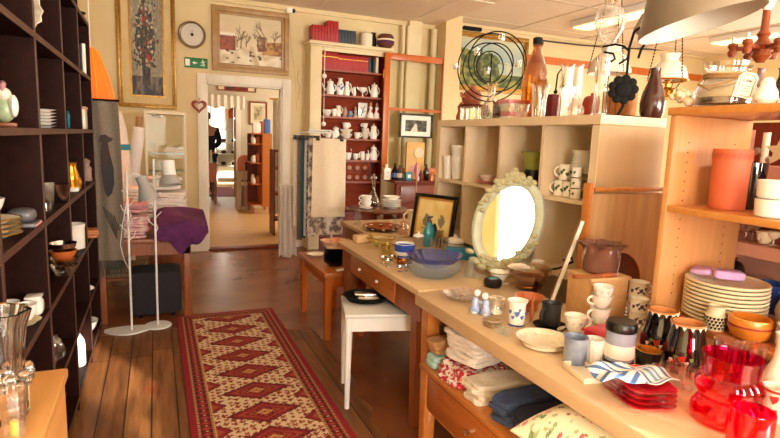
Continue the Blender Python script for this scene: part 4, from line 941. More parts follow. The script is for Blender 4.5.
# the rack
RY = 5.2
a = S(333, 238, .0)
ps = at(333, 150, 'y', RY)
o = thing('garment_rack', 'white tube garment rack with clip hangers near the doorway', 'rack', (ps.x, RY, .004))
ZR = at(318, 131, 'y', RY).z; xl_ = at(298, 136, 'y', RY).x-ps.x
obj('pole', MB().tube([(0, 0, 0.02), (0, 0, ZR-.03), (-.02, 0, ZR), (xl_+.1, .0, ZR)], .011, 10), MATS['whitepaint'], o)
obj('arm', MB().tube([(-.05, .0, ZR), (-.05, -.1, ZR-.02), (-.28, -.1, ZR-.02), (xl_, -.02, ZR-.03)], .008, 8), MATS['whitepaint'], o)
for an in (0, 90, 180, 270): obj('foot', MB().tube([(0, 0, .02), (.14*math.cos(R(an+30)), .14*math.sin(R(an+30)), .012)], .011, 8), MATS['whitepaint'], o)
zc = ZR-.05
def hangcloth(name, label, px0, px1, pyb, m, dy=0., amp=.012, fr=14, clip=True, mat2=None, turn=0., cat='textile'):
    y = RY-.06+dy; p0, p1 = at(px0, 140, 'y', y), at(px1, 140, 'y', y); zb = at((px0+px1)/2, pyb, 'y', y).z
    w = p1.x-p0.x; h = zc-zb-.02; cxx = (p0.x+p1.x)/2
    o = thing(name, label, cat, (cxx, y, zc), turn)
    def f(u, v): return ((u-.5)*w*(1+.04*(1-v)), amp*math.sin(u*fr+.8*v)*(1.3-v*.8), -.02-h*(1-v))
    obj('cloth', MB().sheet(f, max(10, int(w*70)), 14, .003), MATS[m], o)
    for sx in (-.36, .36):
        obj('clip', MB().box(sx*w-.014, -.024, -.042, sx*w+.014, .02, .004, .003), MATS['black'], o)
    return o
M('floralcloth', 'e8dcd0', .9, c2='7a6a68', scale=13, amt=.3); M('tealprint', '3a6a74', .9, c2='dfe8e4', scale=30, amt=.25); M('darkprint', '3a3440', .9, c2='8a8086', scale=24)
hangcloth('lace_cloth', 'large cream lace tablecloth clipped at the front of the garment rack', 313, 346, 217, 'lace', -.16, .006, 10)
hangcloth('floral_cloth', 'long brown and white floral cloth hanging behind the cream lace', 309, 344, 235, 'floralcloth', -.1, .006, 11)
for i, (x0, x1, b_, m, l, dy, t) in enumerate([(294, 299, 226, 'linen', 'cream narrow cloth furthest left on the garment rack', .27, 0), (298, 303, 240, 'greyfab', 'grey brown scarf second from left on the garment rack', .21, 0), (302, 306, 238, 'tealfab', 'plain teal scarf on the garment rack', .15, 0), (305, 309, 236, 'linenw', 'white narrow scarf beside the teal one', .095, 0), (307.5, 313, 232, 'tealprint', 'teal and white printed scarf beside the cream lace', .05, 0), (311, 315, 236, 'darkprint', 'dark patterned scarf at the edge of the cream lace', .0, 0)]):
    hangcloth('hanging_scarf', l, x0, x1, b_, m, dy-.03, .014, 4)
# chain with white ball hanging over the rack
q = at(324, 100, 'y', 6.128); 
o = thing('white_chain', 'thin white chain with small balls hanging in front of the china cabinet', 'chain', (q.x, 6.128, 0))
zt_ = 2.39; zb_ = at(325, 124, 'y', 6.128).z
obj('strand', MB().tube([(0, 0, zb_), (0, 0, 2.392)], .004, 6), MATS['porc'], o)
for z in (zb_, (zt_+zb_)/2+.1): obj('pendant', MB().ball((0, 0, z), .028), MATS['porc'], o)
# long white cloth left of the rack
o = thing('white_drape', 'long white drape hanging beside the right door post', 'curtain', (0, 0, 0))
DYY = 5.8; x0_ = at(279, 230, 'y', DYY).x; x1_ = at(296, 230, 'y', DYY).x
def wd(u, v): w = (x1_-x0_)*(1-.25*v); return (x0_+.02*v+w*u, DYY+.03*math.sin(u*17), .02+(.8-.02)*v+.015*math.sin(u*9)*(1-v))
obj('cloth', MB().sheet(wd, 26, 12, .004), MATS['linenw'], o); obj('rail', MB().tube([(x0_, DYY, .825), (x1_-.05, DYY, .825)], .01, 8).tube([(x0_+.06, DYY+.06, .004), (x0_+.06, DYY+.06, .825), (x0_+.06, DYY, .825)], .01, 8), MATS['whitepaint'], o)
# ================================================================ the china cabinet
CY = 6.18; CX0, CX1 = 1.648, 2.655; IX0, IX1 = 1.782, 2.567; CT = 2.432
cab = thing('china_cabinet', 'tall cream cabinet with dark red inside, full of white china and red books', 'cabinet', (CX0, CY, .004))
W = CX1-CX0; i0, i1 = IX0-CX0, IX1-CX0
def cz(py): return at(350, py, 'y', CY+.02).z-.004
sh_py = dict(books=70.5, a=95.5, b=117, c=138.5, d=160, e=181.5)
cs = {k: cz(v) for k, v in sh_py.items()}
obj('front_frame', MB().box(0, 0, .0, i0, .03, CT-.06, .004).box(i1+.005, 0, 0, W, .03, CT-.06, .004).box(i0, 0, CT-.1, i1+.005, .03, CT-.06), MATS['cream'], cab)
obj('side_panel', MB().box(0, .03, 0, .025, .215, CT-.06), MATS['cream'], cab); obj('side_panel', MB().box(W-.025, .03, 0, W, .215, CT-.06), MATS['cream'], cab)
obj('cornice', MB().box(-.01, -.02, CT-.06, W+.005, .216, CT-.04, .006).box(-.03, -.045, CT-.0395, W+.015, .216, CT, .01), MATS['cream'], cab)
obj('back_panel', MB().box(.026, .2, .1, W-.026, .215, CT-.061), MATS['redbrown'], cab)
obj('inner_side', MB().box(i0-.02, .031, .1, i0-.0, .199, CT-.062), MATS['redbrown'], cab); obj('inner_side', MB().box(i1+.006, .031, .1, i1+.02, .199, CT-.062), MATS['redbrown'], cab)
for k, z in cs.items():
    obj('shelf', MB().box(i0+.0005, .03, z-.022, i1, .199, z), M('shelfred', '9a4a26', .4, c2='863a1a', scale=6), cab)
obj('plinth', MB().box(i0, .01, 0, i1, .199, .45), MATS['mahog'], cab)
# two rows of little drawers with painted fronts
dz0, dz1 = cs['e']+.001, cs['e']+.001+(cs['d']-cs['e']-.03)
cb = obj('drawer_chest', MB().box(i0+.02, .05, dz0, i1-.12, .19, dz1), MATS['mahog'], cab)
for r_ in range(2):
    for k in range(6):
        x = i0+.03+k*.102; z = dz0+.006+r_*(dz1-dz0)/2
        dr = obj('drawer', MB().box(x, .038, z, x+.09, .0495, z+(dz1-dz0)/2-.012, .003), MATS['redbrown'], cab)
        obj('painted_front', MB().lathe([(0, 0), (.026, 0), (.026, -.004), (0, -.004)], 10, (x+.045, .0375, z+.045), axis='y'), M('dimpaint', 'b8a088', .6, c2='8a5a48', scale=40), dr)
def cp(px, k, y=CY+.115, dz=0): q = col(px, cs[k]+.005+dz, y=y); return (q.x, q.y, q.z)
# books inside
nb = 20; bx0 = IX0+.01; xx = bx0
for i in range(nb):
    w_ = .0292; h_ = .19 if i < 7 else .172; lab = 'tall bright red book in the left part of the row inside the china cabinet' if i < 7 else 'red bound volume in the long set inside the china cabinet'
    o = thing('book', lab, 'book', (xx, CY+.05, cs['books']+.005), 0, 'tall red books inside the cabinet' if i < 7 else 'red volumes inside the cabinet')
    obj('cover', MB().box(0, 0, 0, w_-.001, .13, h_, .003), MATS['redbook'], o); obj('spine_band', MB().box(.003, -.0012, h_*.7, w_-.004, -.0002, h_*.76), MATS['gold'], o)
    xx += w_
for i, (w_, h_, m, l) in enumerate([(.035, .17, 'bluebook', 'dark grey book right after the red set inside the china cabinet'), (.03, .172, 'iron', 'black book near the right end of the cabinet book row'), (.03, .17, 'bluebook', 'second dark grey book near the right end of the cabinet row'), (.034, .185, 'cream', 'cream book at the right end of the cabinet book row')]):
    solo('book', MB().box(0, 0, 0, w_-.002, .13, h_, .003), MATS[m], l, 'book', (xx+.002, CY+.05, cs['books']+.005)); xx += w_
# books and pots on top of the cabinet
zt = CT+.005; xx = CX0+.02
tops = [(5, .036, .18, 'redbook', 'squat red book in the left row on top of the china cabinet', 'short red books on the cabinet'), (4, .034, .245, 'redbook', 'taller red book standing on top of the china cabinet', 'tall red books on the cabinet'), (6, .036, .16, 'bluebook', 'dark blue-grey book in the row on top of the china cabinet', 'blue books on the cabinet')]
for n, w_, h_, m, l, g in tops:
    for i in range(n):
        solo('book', MB().box(0, 0, 0, w_-.002, .16, h_, .004), MATS[m], l, 'book', (xx, CY+.02, zt), 0, g); xx += w_
p = col(366, zt, y=CY+.06); ves('lidded_crock', 'cream lidded stoneware pot on top of the china cabinet', 'pot', (p.x, p.y, p.z), .075, .14, 'cyl', MATS['porcw'], lid=(1.05, .35, 1.0), lm=MATS['porcw'])
p = col(372.8, zt, y=CY+.15); ves('dark_jug', 'small black jug behind the pots on top of the china cabinet', 'jug', (p.x, p.y, p.z), .045, .19, 'jug', MATS['iron'])
p = col(385.5, zt, y=CY+.06)
o = thing('basket_bowl', 'round dark basket bowl with striped bands on top of the china cabinet', 'basket', (p.x+.0, p.y, p.z))
prb = [(0, 0), (.55, 0), (.62, .1), (.95, .32), (1, .6), (.9, .88), (.7, 1)]
obj('body', MB().lathe(hollow(prb, .105, .17, .006), 26), M('basket', '6a3a22', .8, c2='4f2a1a', scale=60, bump=.3), o)
for z0, z1, m in ((.36, .5, 'purple'), (.55, .66, 'lace')):
    obj('band', MB().lathe([(prof_r(prb, z0)*.105+.002, z0*.17), (prof_r(prb, z1)*.105+.002, z1*.17), (prof_r(prb, z1)*.105-.002, z1*.17), (prof_r(prb, z0)*.105-.002, z0*.17), (prof_r(prb, z0)*.105+.002, z0*.17)], 26), MATS[m], o)
# china, shelf by shelf: (px, shelf, radius, height, profile, label, extras)
HD = lambda a=0, ou=.55, th=.007: (.85, .3, .88, ou, th, a)
def chn(name, cat, px, k, r, h, key, label, mat='porc', **kw): return ves(name, label+' in the china cabinet', cat, cp(px, k, kw.pop('y', CY+.115), kw.pop('dz', 0)), r, h, key, MATS[mat], seg=20, **kw)
# shelf a
chn('teapot', 'teapot', 330, 'a', .052, .14, 'jug', 'white lidded teapot at the left of the second shelf', handle=HD(0), spout=(.9, .35, 1.9, .9, .008, 180), lid=(.8, .3, 1.0))
chn('vase', 'vase', 340, 'a', .05, .2, 'vase', 'white vase with blue drawing on the second shelf', extra=lambda o, r, h: motif(o, 'blue_drawing', MATS['blueprint'], 'vase', r, h, [(R(-90), .4, 1.2), (R(-60), .5, .8), (R(-120), .5, .8), (R(-90), .62, .7)], .022))
chn('ewer', 'jug', 346.8, 'a', .036, .165, [(0, 0), (.9, 0), (1, .2), (.8, .6), (.5, .85), (.62, 1)], 'slender white jug on the second shelf', handle=HD(0, .7))
chn('creamer', 'jug', 354.3, 'a', .022, .11, 'jug', 'small white creamer on the second shelf', handle=HD(180, .6))
chn('sauce_boat', 'sauce boat', 362.5, 'a', .055, .11, 'gob', 'white footed sauce boat with a long handle on the second shelf', handle=HD(20, .6), spout=(.8, .8, 1.4, 1.05, .012, 180))
chn('coffee_pot', 'coffee pot', 374, 'a', .052, .135, 'jug', 'white rounded coffee pot at the right of the second shelf', y=CY+.08, handle=HD(0, .5), spout=(.9, .4, 1.4, .95, .008, 180), lid=(.8, .3, 1.0))
# shelf b
chn('bowl', 'bowl', 327, 'b', .06, .075, 'bowl', 'white bowl at the left of the third shelf')
chn('cup', 'cup', 334, 'b', .032, .085, 'cup', 'white cup beside the left bowl of the third shelf', handle=HD(10), y=CY+.06)
chn('urn', 'vase', 338, 'b', .04, .13, 'jug', 'cream two-handled little vase on the third shelf', handle=HD(0), mat='porcw')
chn('flower_ornament', 'ornament', 344.8, 'b', .034, .12, 'vase', 'pinkish flower ornament on the third shelf', mat='dustf')
chn('flower_ornament', 'ornament', 350.3, 'b', .032, .075, 'jug', 'grey-blue little pot on the third shelf', mat='stoneware')
chn('figurine', 'figurine', 355.3, 'b', .03, .13, [(0, 0), (1, 0), (.8, .15), (.45, .45), (.7, .6), (.3, .75), (.5, .88), (0, 1)], 'small white and brown figurine on the third shelf', mat='porcw')
q = cp(362.5, 'b', CY+.15)
o = thing('painted_tile', 'upright white tile painted with a grey flower sprig in the china cabinet', 'tile', q); obj('tile', MB().box(-.06, 0, 0, .06, .015, .185, .003), MATS['porc'], o)
obj('sprig', MB().tube([(-.02, -.003, .03), (.0, -.003, .09), (.025, -.003, .15)], .0045, 5).tube([(.0, -.003, .09), (-.03, -.003, .13)], .0045, 5).tube([(-.01, -.003, .06), (.035, -.003, .085)], .004, 5), M('sprig', '5a5e58', .6), o)
for px, l in ((370.3, 'white and red figurine of a lady right of the painted tile'), (376.5, 'white and red figurine at the right end of the third shelf')):
    q = cp(px, 'b', CY+.09); o = thing('lady_figurine', l+' in the china cabinet', 'figurine', q)
    obj('dress', MB().lathe([(0, 0), (.042, 0), (.036, .05), (.018, .1), (.026, .13), (.012, .148), (0, .15)], 16), MATS['porc'], o); obj('head', MB().ball((0, 0, .17), .018, .018, .022), MATS['skin'], o); obj('sash', MB().ball((.012, -.022, .085), .014, .012, .024), MATS['red'], o)
# shelf c
chn('cup', 'cup', 328, 'c', .05, .08, 'cup', 'white cup at the left of the fourth shelf', handle=HD(180), y=CY+.06)
chn('sugar_pot', 'sugar bowl', 335.5, 'c', .05, .11, 'jug', 'white lidded sugar pot on the fourth shelf', lid=(.85, .3, 1.0))
zz = cp(346, 'c')
for i in range(2): chn('soup_bowl', 'bowl', 346, 'c', .08, .055, 'bowl', ['lower cream bowl under the leaning cup', 'upper cream bowl under the leaning cup'][i]+' on the fourth shelf', mat='porcw', dz=i*.054)
chn('cup', 'cup', 346, 'c', .05, .075, 'cup', 'white cup on top of the two cream bowls', handle=HD(20), dz=.113)
chn('cup', 'cup', 357, 'c', .042, .075, 'cup', 'white round cup between the bowl stacks on the fourth shelf', handle=HD(0))
for i in range(3): chn('bowl', 'bowl', 365, 'c', .048, .05, 'bowl', ['bottom', 'middle', 'top'][i]+' cream bowl of the narrow stack beside the tall pot', mat='porcw', dz=i*.04)
chn('cup', 'cup', 365, 'c', .038, .06, 'cup', 'white cup resting on the narrow stack of cream bowls', handle=HD(180), dz=.132)
chn('coffee_pot', 'coffee pot', 373.3, 'c', .05, .14, 'jug', 'tall white coffee pot at the right of the fourth shelf', y=CY+.08, handle=HD(0, .55), spout=(.9, .3, 1.4, .9, .007, 180), lid=(.75, .35, 1.0))
# shelf d
chn('cup', 'cup', 347.8, 'd', .048, .085, 'cup', 'white cup at the left of the fifth shelf', handle=HD(180))
chn('small_bottle', 'bottle', 351, 'd', .035, .17, 'carafe', 'clear carafe behind the cups of the fifth shelf', mat='glassb', y=CY+.16)
chn('cup', 'cup', 355.5, 'd', .038, .075, 'cup', 'white cup in the middle of the fifth shelf', handle=HD(0))
chn('creamer', 'jug', 362.5, 'd', .034, .105, 'jug', 'small white milk jug on the fifth shelf', handle=HD(180))
chn('mug', 'mug', 367.0, 'd', .024, .08, 'mug', 'white mug in front of the milk jug on the fifth shelf', handle=HD(0), y=CY+.06)
chn('coffee_pot', 'coffee pot', 373.3, 'd', .052, .14, 'jug', 'white coffee pot at the right of the fifth shelf', y=CY+.08, handle=HD(0, .55), spout=(.9, .35, 1.45, .9, .007, 180), lid=(.75, .35, 1.0))
# the opened glazed door of the cabinet, folded back along the wall
a, b = at(385.5, 52, 'y', 6.1), at(449, 51, 'y', 6.1)
dx0, dx1, dzt = a.x, b.x, min(a.z, 2.385)
dzb = .93; o = thing('glazed_door', 'orange-brown glazed cabinet door folded open to the right of the china cabinet', 'door', (dx0, 6.1, 0))
zr = at(410, 110, 'y', 6.1).z; Wd = dx1-dx0
fr = MB().box(0, 0, dzb, .075, .03, dzt, .004).box(Wd-.075, 0, dzb, Wd, .03, dzt, .004).box(.075, 0, dzt-.075, Wd-.075, .03, dzt, .004).box(.075, 0, dzb, Wd-.075, .03, dzb+.075, .004).box(.075, .004, zr-.016, Wd-.075, .026, zr+.016)
obj('frame', fr, MATS['doorwood'], o)
obj('pane', MB().box(.076, .013, zr+.017, Wd-.076, .017, dzt-.076), MATS['pane'], o); obj('pane', MB().box(.076, .013, dzb+.076, Wd-.076, .017, zr-.017), MATS['pane'], o)
obj('hinge', MB().tube([(.0, .028, dzt-.3), (.0, .028, dzt-.2)], .01, 8), MATS['brass'], o)
# framed engraving hung on the door
a, b = at(400, 113, 'y', 6.09), at(431.5, 138.5, 'y', 6.09)
def engr(u, v):
    c = mixc('6a6458', '2c2822', .5+nz2(u, v, 6, 3)*1.3)
    if abs(u-.42-.12*v) < .2*(.75-v)+.02 and v < .6: c = 'd8ceb8'
    if ((u-.48)/.06)**2+((v-.62)/.08)**2 < 1: c = 'd0c4ac'
    if ((u-.72)/.07)**2+((v-.8)/.1)**2 < 1: c = '1e1a16'
    if abs(u-.7) < .09 and .15 < v < .72: c = mixc('2a2620', '7a7262', nz2(u, v, 11, 4)+.3)
    return c
framed('engraving', 'black-framed dark engraving of seated figures hanging on the glazed door', 'picture', (a.x, a.z), (b.x, b.z), 6.099, .022, 'black', engr, 70, 50, .055, 'paper')
# pipes in the corner
def pipe(label, px0, px1, r, y=6.3, zt=2.75):
    a = at(px0, 60, 'y', y)
    o = thing('heating_pipe', label, 'pipe', (a.x, y, .004)); obj('tube', MB().tube([(0, 0, 0), (0, 0, zt)], r, 12), MATS['cream'], o)
    for z in (.9, 2.1): obj('clamp', MB().tube([(0, 0, z), (0, 0, z+.03)], r+.006, 12), MATS['cream'], o)
pipe('thin cream heating pipe nearest to the china cabinet', 402.5, 0, .022)
pipe('thin cream heating pipe second from the china cabinet', 407.5, 0, .022)
pipe('thick cream heating pipe beside the corner column', 433, 0, .042)
# ================================================================ sideboard under the glazed door
SBZ = .885
o = thing('sideboard', 'dark red mahogany sideboard with a panelled back standing right of the china cabinet', 'sideboard', (2.62, 5.35, .004))
obj('top', MB().box(-.12, .25, SBZ-.03, .72, .555, SBZ-.004, .006), MATS['mahog'], o)
bp_ = obj('back_panel', MB().box(-.1, .27, .5, .7, .3, SBZ-.031), MATS['mahog'], o); obj('raised_panel', MB().box(-.04, .255, .62, .64, .2695, SBZ-.06, .006), M('mahoglight', '7d351d', .35, c2='65260f', scale=6), bp_)
obj('counter', MB().box(-.14, -.1, .46, .74, .27, .499, .008), MATS['mahog'], o)
obj('carcass', MB().box(-.12, -.08, .0, .72, .555, .459), MATS['mahog'], o)
for x in (-.1, .31): obj('door', MB().box(x, -.092, .09, x+.39, -.0805, .44, .004), MATS['redbrown'], o)
obj('turned_post', MB().lathe([(0, .5), (.02, .5), (.026, .56), (.012, .62), (.024, .7), (.012, .78), (.024, SBZ-.032), (0, SBZ-.032)], 14, (-.1, .24, 0)), MATS['mahog'], o)
def sb(px, y=5.72): q = col(px, SBZ+.001, y=y); return (q.x, q.y, q.z)
# things on its top
o = thing('square_bottle', 'square white porcelain bottle painted grey on the left of the sideboard', 'bottle', sb(386, 5.75)); obj('body', MB().box(-.04, -.04, 0, .04, .04, .14, .008), MATS['porcw'], o); obj('neck', MB().lathe([(0, .1405), (.02, .1405), (.018, .165), (.024, .18), (0, .182)], 14), MATS['porcw'], o)
obj('painting', MB().box(-.026, -.0415, .03, .026, -.0405, .11), M('greymark', 'a8a8a4', .5, c2='e8e0d0', scale=60), o)
for px, h, m, l in ((394.5, .19, 'iron', 'dark bottle with a blue label second on the sideboard'), (399.3, .17, 'bluebook', 'dark blue bottle with a pale label third on the sideboard')):
    q = sb(px, 5.78 if px < 396 else 5.73); o = thing('bottle', l, 'bottle', q); obj('body', MB().lathe([(a_*.034, b_*h) for a_, b_ in PR['bottle']]+[(0, h)], 16), MATS[m], o); obj('label', MB().lathe([(.0345, .03), (.0345, .08), (.034, .08), (.034, .03), (.0345, .03)], 16), MATS['blueprint' if px < 396 else 'linen'], o)
q = sb(408, 5.68); o = thing('teal_box', 'small teal box on the sideboard', 'box', q); obj('box', MB().box(-.04, -.03, 0, .04, .03, .095, .003), MATS['teal'], o); obj('label', MB().box(-.02, -.032, .03, .02, -.0305, .07), MATS['lace'], o)
for px, h, r, m, l in ((426, .19, .042, 'brownglass', 'dark brown round-shouldered bottle on the sideboard'), (420.5, .12, .034, 'mahog', 'small dark brown jar left of the brown bottle'), (418, .08, .022, 'linen', 'tiny pale bottle on the sideboard'), (431, .1, .03, 'clay', 'small brown pot right of the brown bottle')):
    q = sb(px, 5.62 if h < .15 else 5.74); solo('bottle', MB().lathe([(a_*r, b_*h) for a_, b_ in PR['bottle']]+[(0, h)], 18), MATS[m], l, 'bottle', q)
solo('figurine', MB().lathe([(0, 0), (.035, 0), (.02, .03), (.03, .06), (0, .085)], 14), MATS['conch'], 'small pale shell ornament at the right end of the sideboard', 'ornament', sb(437.5, 5.63))
a, b = at(407, 142, 'y', 5.86), at(424, 163, 'y', 5.86)
o = thing('wall_barometer', 'pale wooden board with a round dial standing at the back of the sideboard', 'clock', ((a.x+b.x)/2, 5.86, SBZ+.001)); hw = (b.x-a.x)/2
obj('board', MB().box(-hw, 0, 0, hw, .03, a.z-SBZ, .005), M('paleboard', 'd8a860', .5, c2='caa058', scale=8), o); obj('dial', MB().lathe([(0, 0), (.06, 0), (.064, -.012), (0, -.014)], 20, (hw*.35, -.001, (a.z-SBZ)*.72), axis='y'), MATS['beigec'], o); obj('dial', MB().lathe([(0, 0), (.045, 0), (.048, -.01), (0, -.012)], 20, (-hw*.2, -.001, (a.z-SBZ)*.28), axis='y'), MATS['rose'], o)
# tall candlestick / brush stem in front
q = col(415, .505, y=5.33); zt = at(414, 162, 'y', 5.33).z-q.z
o = thing('feather_duster', 'thin upright stick with a pinkish feathered tip in front of the sideboard', 'duster', q); obj('stick', MB().lathe([(0, 0), (.035, 0), (.035, .008), (.008, .014), (.008, zt*.68), (0, zt*.68)], 12), MATS['card'], o); obj('feathers', MB().lathe([(0, zt*.681), (.012, zt*.69), (.034, zt*.85), (.012, zt), (0, zt)], 12, wob=lambda a, t: 1+.2*math.sin(a*5)), MATS['rose'], o)
for px, y, r, h, l in ((394.5, 5.44, .05, .07, 'clear glass bowl on the sideboard counter'), (404, 5.5, .045, .06, 'second clear glass bowl on the sideboard counter'), (435, 5.42, .04, .08, 'clear glass cup at the right of the sideboard counter')):
    q = col(px, .505, y=y); ves('glass_bowl', l, 'bowl', q, r, h, 'bowl', MATS['glassb'], t=.003)
solo('dark_tray', MB().box(-.12, -.05, 0, .12, .05, .05, .01), MATS['navy'], 'dark blue box lying on the sideboard counter', 'box', col(419, .505, y=5.5))
# ================================================================ round pedestal table with china
TRZ = .70; c = at(382, 206, 'z', TRZ); c = Vector((c.x-.06, 4.72, 0)); r_ = .3
c.x = col(377, TRZ, y=4.72).x
o = thing('round_table', 'small round dark wooden pedestal table holding white china in front of the sideboard', 'table', (c.x, c.y, .004))
obj('tabletop', MB().lathe([(0, TRZ-.03), (r_-.02, TRZ-.03), (r_, TRZ-.018), (r_, TRZ-.008), (r_-.008, TRZ-.004), (0, TRZ-.004)], 40), M('tabledark', '7a4a2c', .25, c2='63381e', scale=5, st=(1, 8, 1)), o)
obj('pedestal', MB().lathe([(0, .12), (.05, .12), (.055, .2), (.03, .26), (.045, .36), (.028, .44), (.05, .54), (.03, .62), (.06, TRZ-.031), (0, TRZ-.031)], 20), MATS['mahog'], o)
for k in range(3): a = 2*PI*k/3+.5; obj('leg', MB().tube([(.02*math.cos(a), .02*math.sin(a), .18), (.13*math.cos(a), .13*math.sin(a), .12), (.25*math.cos(a), .25*math.sin(a), .016)], [.024, .02, .016], 8), MATS['mahog'], o)
def rt(px, y): q = col(px, TRZ+.001, y=y); return (q.x, q.y, q.z)
q = rt(366, 4.68)
solo('saucer', MB().lathe(hollow('plate', .07, .012), 24), MATS['porc'], 'white saucer under the stacked cups on the round table', 'plate', q)
for i in range(2): ves('cup', ['lower', 'upper'][i]+' white cup of the pair stacked on the round table', 'cup', (q[0], q[1], q[2]+.013+i*.05), .055, .06, 'cup', MATS['porc'], handle=(.85, .3, .9, .5, .005, 180))
q = rt(391.5, 4.7)
for i in range(4): solo('dinner_plate', MB().lathe(hollow('plate', .098, .018), 28), MATS['porc'], 'white plate in the stack on the round table', 'plate', (q[0], q[1], q[2]+i*.0195), 0, 'white plates on the round table')
ves('serving_bowl', 'white shallow bowl on top of the plates on the round table', 'bowl', (q[0], q[1], q[2]+4*.0195), .085, .035, 'dish', MATS['porc'])
q = rt(373, 4.88); ves('decanter', 'clear glass decanter with a stopper on the round table', 'decanter', q, .065, .27, 'carafe', MATS['smoke'], lid=(.5, .16, 1.0), lm=MATS['glassb'])
# ================================================================ lake painting, birch shelving
a, b = wp(457, 30), wp(524, 95)
lk = [(random.random(), random.random()) for _ in range(30)]
def lake(u, v):
    c = mixc('8fb0b4', 'd8d0a8', (v-.55)*1.6+nz2(u, v, 4)*.4) if v > .55 else mixc('9fb4a8', 'c8c09a', .5+nz2(u, v, 7, 2))
    if v > .5 and v < .56+.12*math.sin(u*4+1)*max(0, u-.2): c = mixc('6a7f68', '8a9a78', nz2(u, v, 9)+.5)
    if v < .28 or u < .34 and v < .75+.2*nz2(u, v, 4, 4): c = mixc('3f4f28', '8a8a3a', .5+nz2(u, v, 12, 5)*1.5)
    if ((u-.38)/.24)**2+((v-.42)/.34)**2 < 1+nz2(u, v, 9, 6): c = mixc('324222', '6f7a34', .5+nz2(u, v, 16, 7)*1.5)
    if abs(u-.3) < .02 and .2 < v < .5: c = '4a3420'
    return c
framed('lake_painting', 'gold-framed painting of trees by a lake on the wall behind the birch shelving', 'painting', a, b, YF, .07, 'goldframe', lake, 90, 90)
p_ = at(462, 30, 'y', YF); q_ = at(480, 31, 'y', YF)
solo('picture_bracket', MB().box(p_.x, YF-.05, p_.z+.004, q_.x, YF-.003, p_.z+.05, .004), MATS['iron'], 'short black bar on the wall above the lake painting', 'bracket')
KX, KT = 1.75, 1.49
KY = [1.78, 2.156, 2.517, 2.883, 3.24]
o = thing('birch_shelving', 'birch-veneer cube shelving unit four cells wide behind the tables', 'shelves', (KX, KY[0], .004))
kl = KY[-1]-KY[0]; KD = .39
obj('top', MB().box(0, 0, KT-.045, KD, kl, KT-.004, .003), MATS['birch'], o)
obj('side_panel', MB().box(0, 0, .0, KD, .045, KT-.0455, .003), M('birchend', 'bb9a72', .5, c2='b29066', scale=2, st=(5, 5, .8)), o, label='brownish side panel facing the room')
obj('side_panel', MB().box(0, kl-.045, .0, KD, kl, KT-.0455, .003), MATS['birch'], o)
obj('front_edge', MB().box(-.004, 0, 0, -.0005, .044, KT-.05).box(-.004, kl-.045, 0, -.0005, kl, KT-.05).box(-.004, 0, KT-.045, -.0005, kl, KT-.004), MATS['birch'], o)
for y in KY[1:-1]: obj('divider', MB().box(.002, y-KY[0]-.009, .05, KD-.012, y-KY[0]+.009, KT-.0455), MATS['birch'], o)
KZ = [.05, .395, .745, 1.103]
for z in KZ: obj('shelf', MB().box(.0, .0455, z-.018, KD-.012, kl-.0455, z), MATS['birch'], o)
obj('back_panel', MB().box(KD-.011, .046, .02, KD, kl-.046, KT-.046), MATS['birchback'], o)
# in its cells
def kc(px, x=1.86, z=KZ[3]+.005): q = col(px, z, x=x); return (q.x, q.y, q.z)
q = kc(447.5, 1.79)
o = ves('beaker', 'tall white beaker with two ring handles at the left of the birch shelving', 'mug', q, .038, .15, [(0, 0), (.7, 0), (.76, .05), (1, 1)], MATS['porc'])
for z in (.09, .125): pass
for i, (dz, l) in enumerate([(0, 'lower'), (.115, 'upper')]):
    ves('beaker', ['lower', 'upper'][i]+' tall white beaker of the nested pair in the birch shelving', 'mug', (kc(457.3, 1.82)[0], kc(457.3, 1.82)[1], KZ[3]+.006+i*.075), .05, .145, [(0, 0), (.68, 0), (.74, .05), (.95, .82), (1, .85), (1, 1)], MATS['porc'])
q = kc(452, 1.82)
for dz, l in ((.085, 'lower'), (.12, 'upper')):
    pass
q = kc(487, 1.84)
solo('saucer', MB().lathe(hollow('plate', .075, .016), 26), MATS['pink'], 'flat pink saucer in the second cell of the birch shelving', 'plate', q)
ves('small_bowl', 'small white bowl on the pink saucer in the birch shelving', 'bowl', (q[0], q[1], q[2]+.017), .05, .035, 'dish', MATS['porc'])
q = kc(531, 1.84)
ves('vase', 'flared olive and black vase in the third cell of the birch shelving', 'vase', q, .068, .205, [(0, 0), (.66, 0), (.66, .56), (.68, .62), (.8, .9), (1, 1)], MATS['olive'], band=[(.02, .55, MATS['black'], 'dark_sleeve')])
q = (1.83, 2.085, KZ[3]+.006)
def mugf(o, r, h): motif(o, 'leaf_print', MATS['leafgreen'], 'mug', r, h, [(R(-170), .5, 1), (R(-150), .65, .7), (R(-120), .4, .9), (R(165), .35, .7), (R(-90), .55, .8)], .013)
for i, (y, dz, l, an) in enumerate([(kc(558.5, 1.82)[1], 0, 'left one of the pair of white mugs with green leaves in the birch shelving', 120), (kc(567, 1.82)[1], 0, 'right one of the lower pair of white mugs with green leaves in the birch shelving', 0), (kc(562.5, 1.83)[1], .078, 'leaf-painted white mug on top of the other two in the birch shelving', 130)]):
    ves('leaf_mug', l, 'mug', (1.83 if i < 2 else 1.84, y, KZ[3]+.006+dz), .036, .074, 'mug', MATS['porc'], handle=(.9, .2, .85, .65, .005, an), extra=mugf)
y0 = kc(579.5, 1.87)[1]
for i in range(11): solo('side_plate', MB().lathe(hollow('plate', .066, .009, .002), 24), MATS['porcw'], 'cream plate in the lower stack in the near cell of the birch shelving', 'plate', (1.87, y0, KZ[3]+.006+i*.0105), 0, 'cream plates in the birch shelving')
for i in range(8): solo('soup_bowl', MB().lathe(hollow('dish', .058, .02, .003), 24), MATS['porc'], 'white bowl stacked on the cream plates in the birch shelving', 'bowl', (1.87, y0, KZ[3]+.006+11*.0105+.001+i*.0125), 0, 'white bowls in the birch shelving')
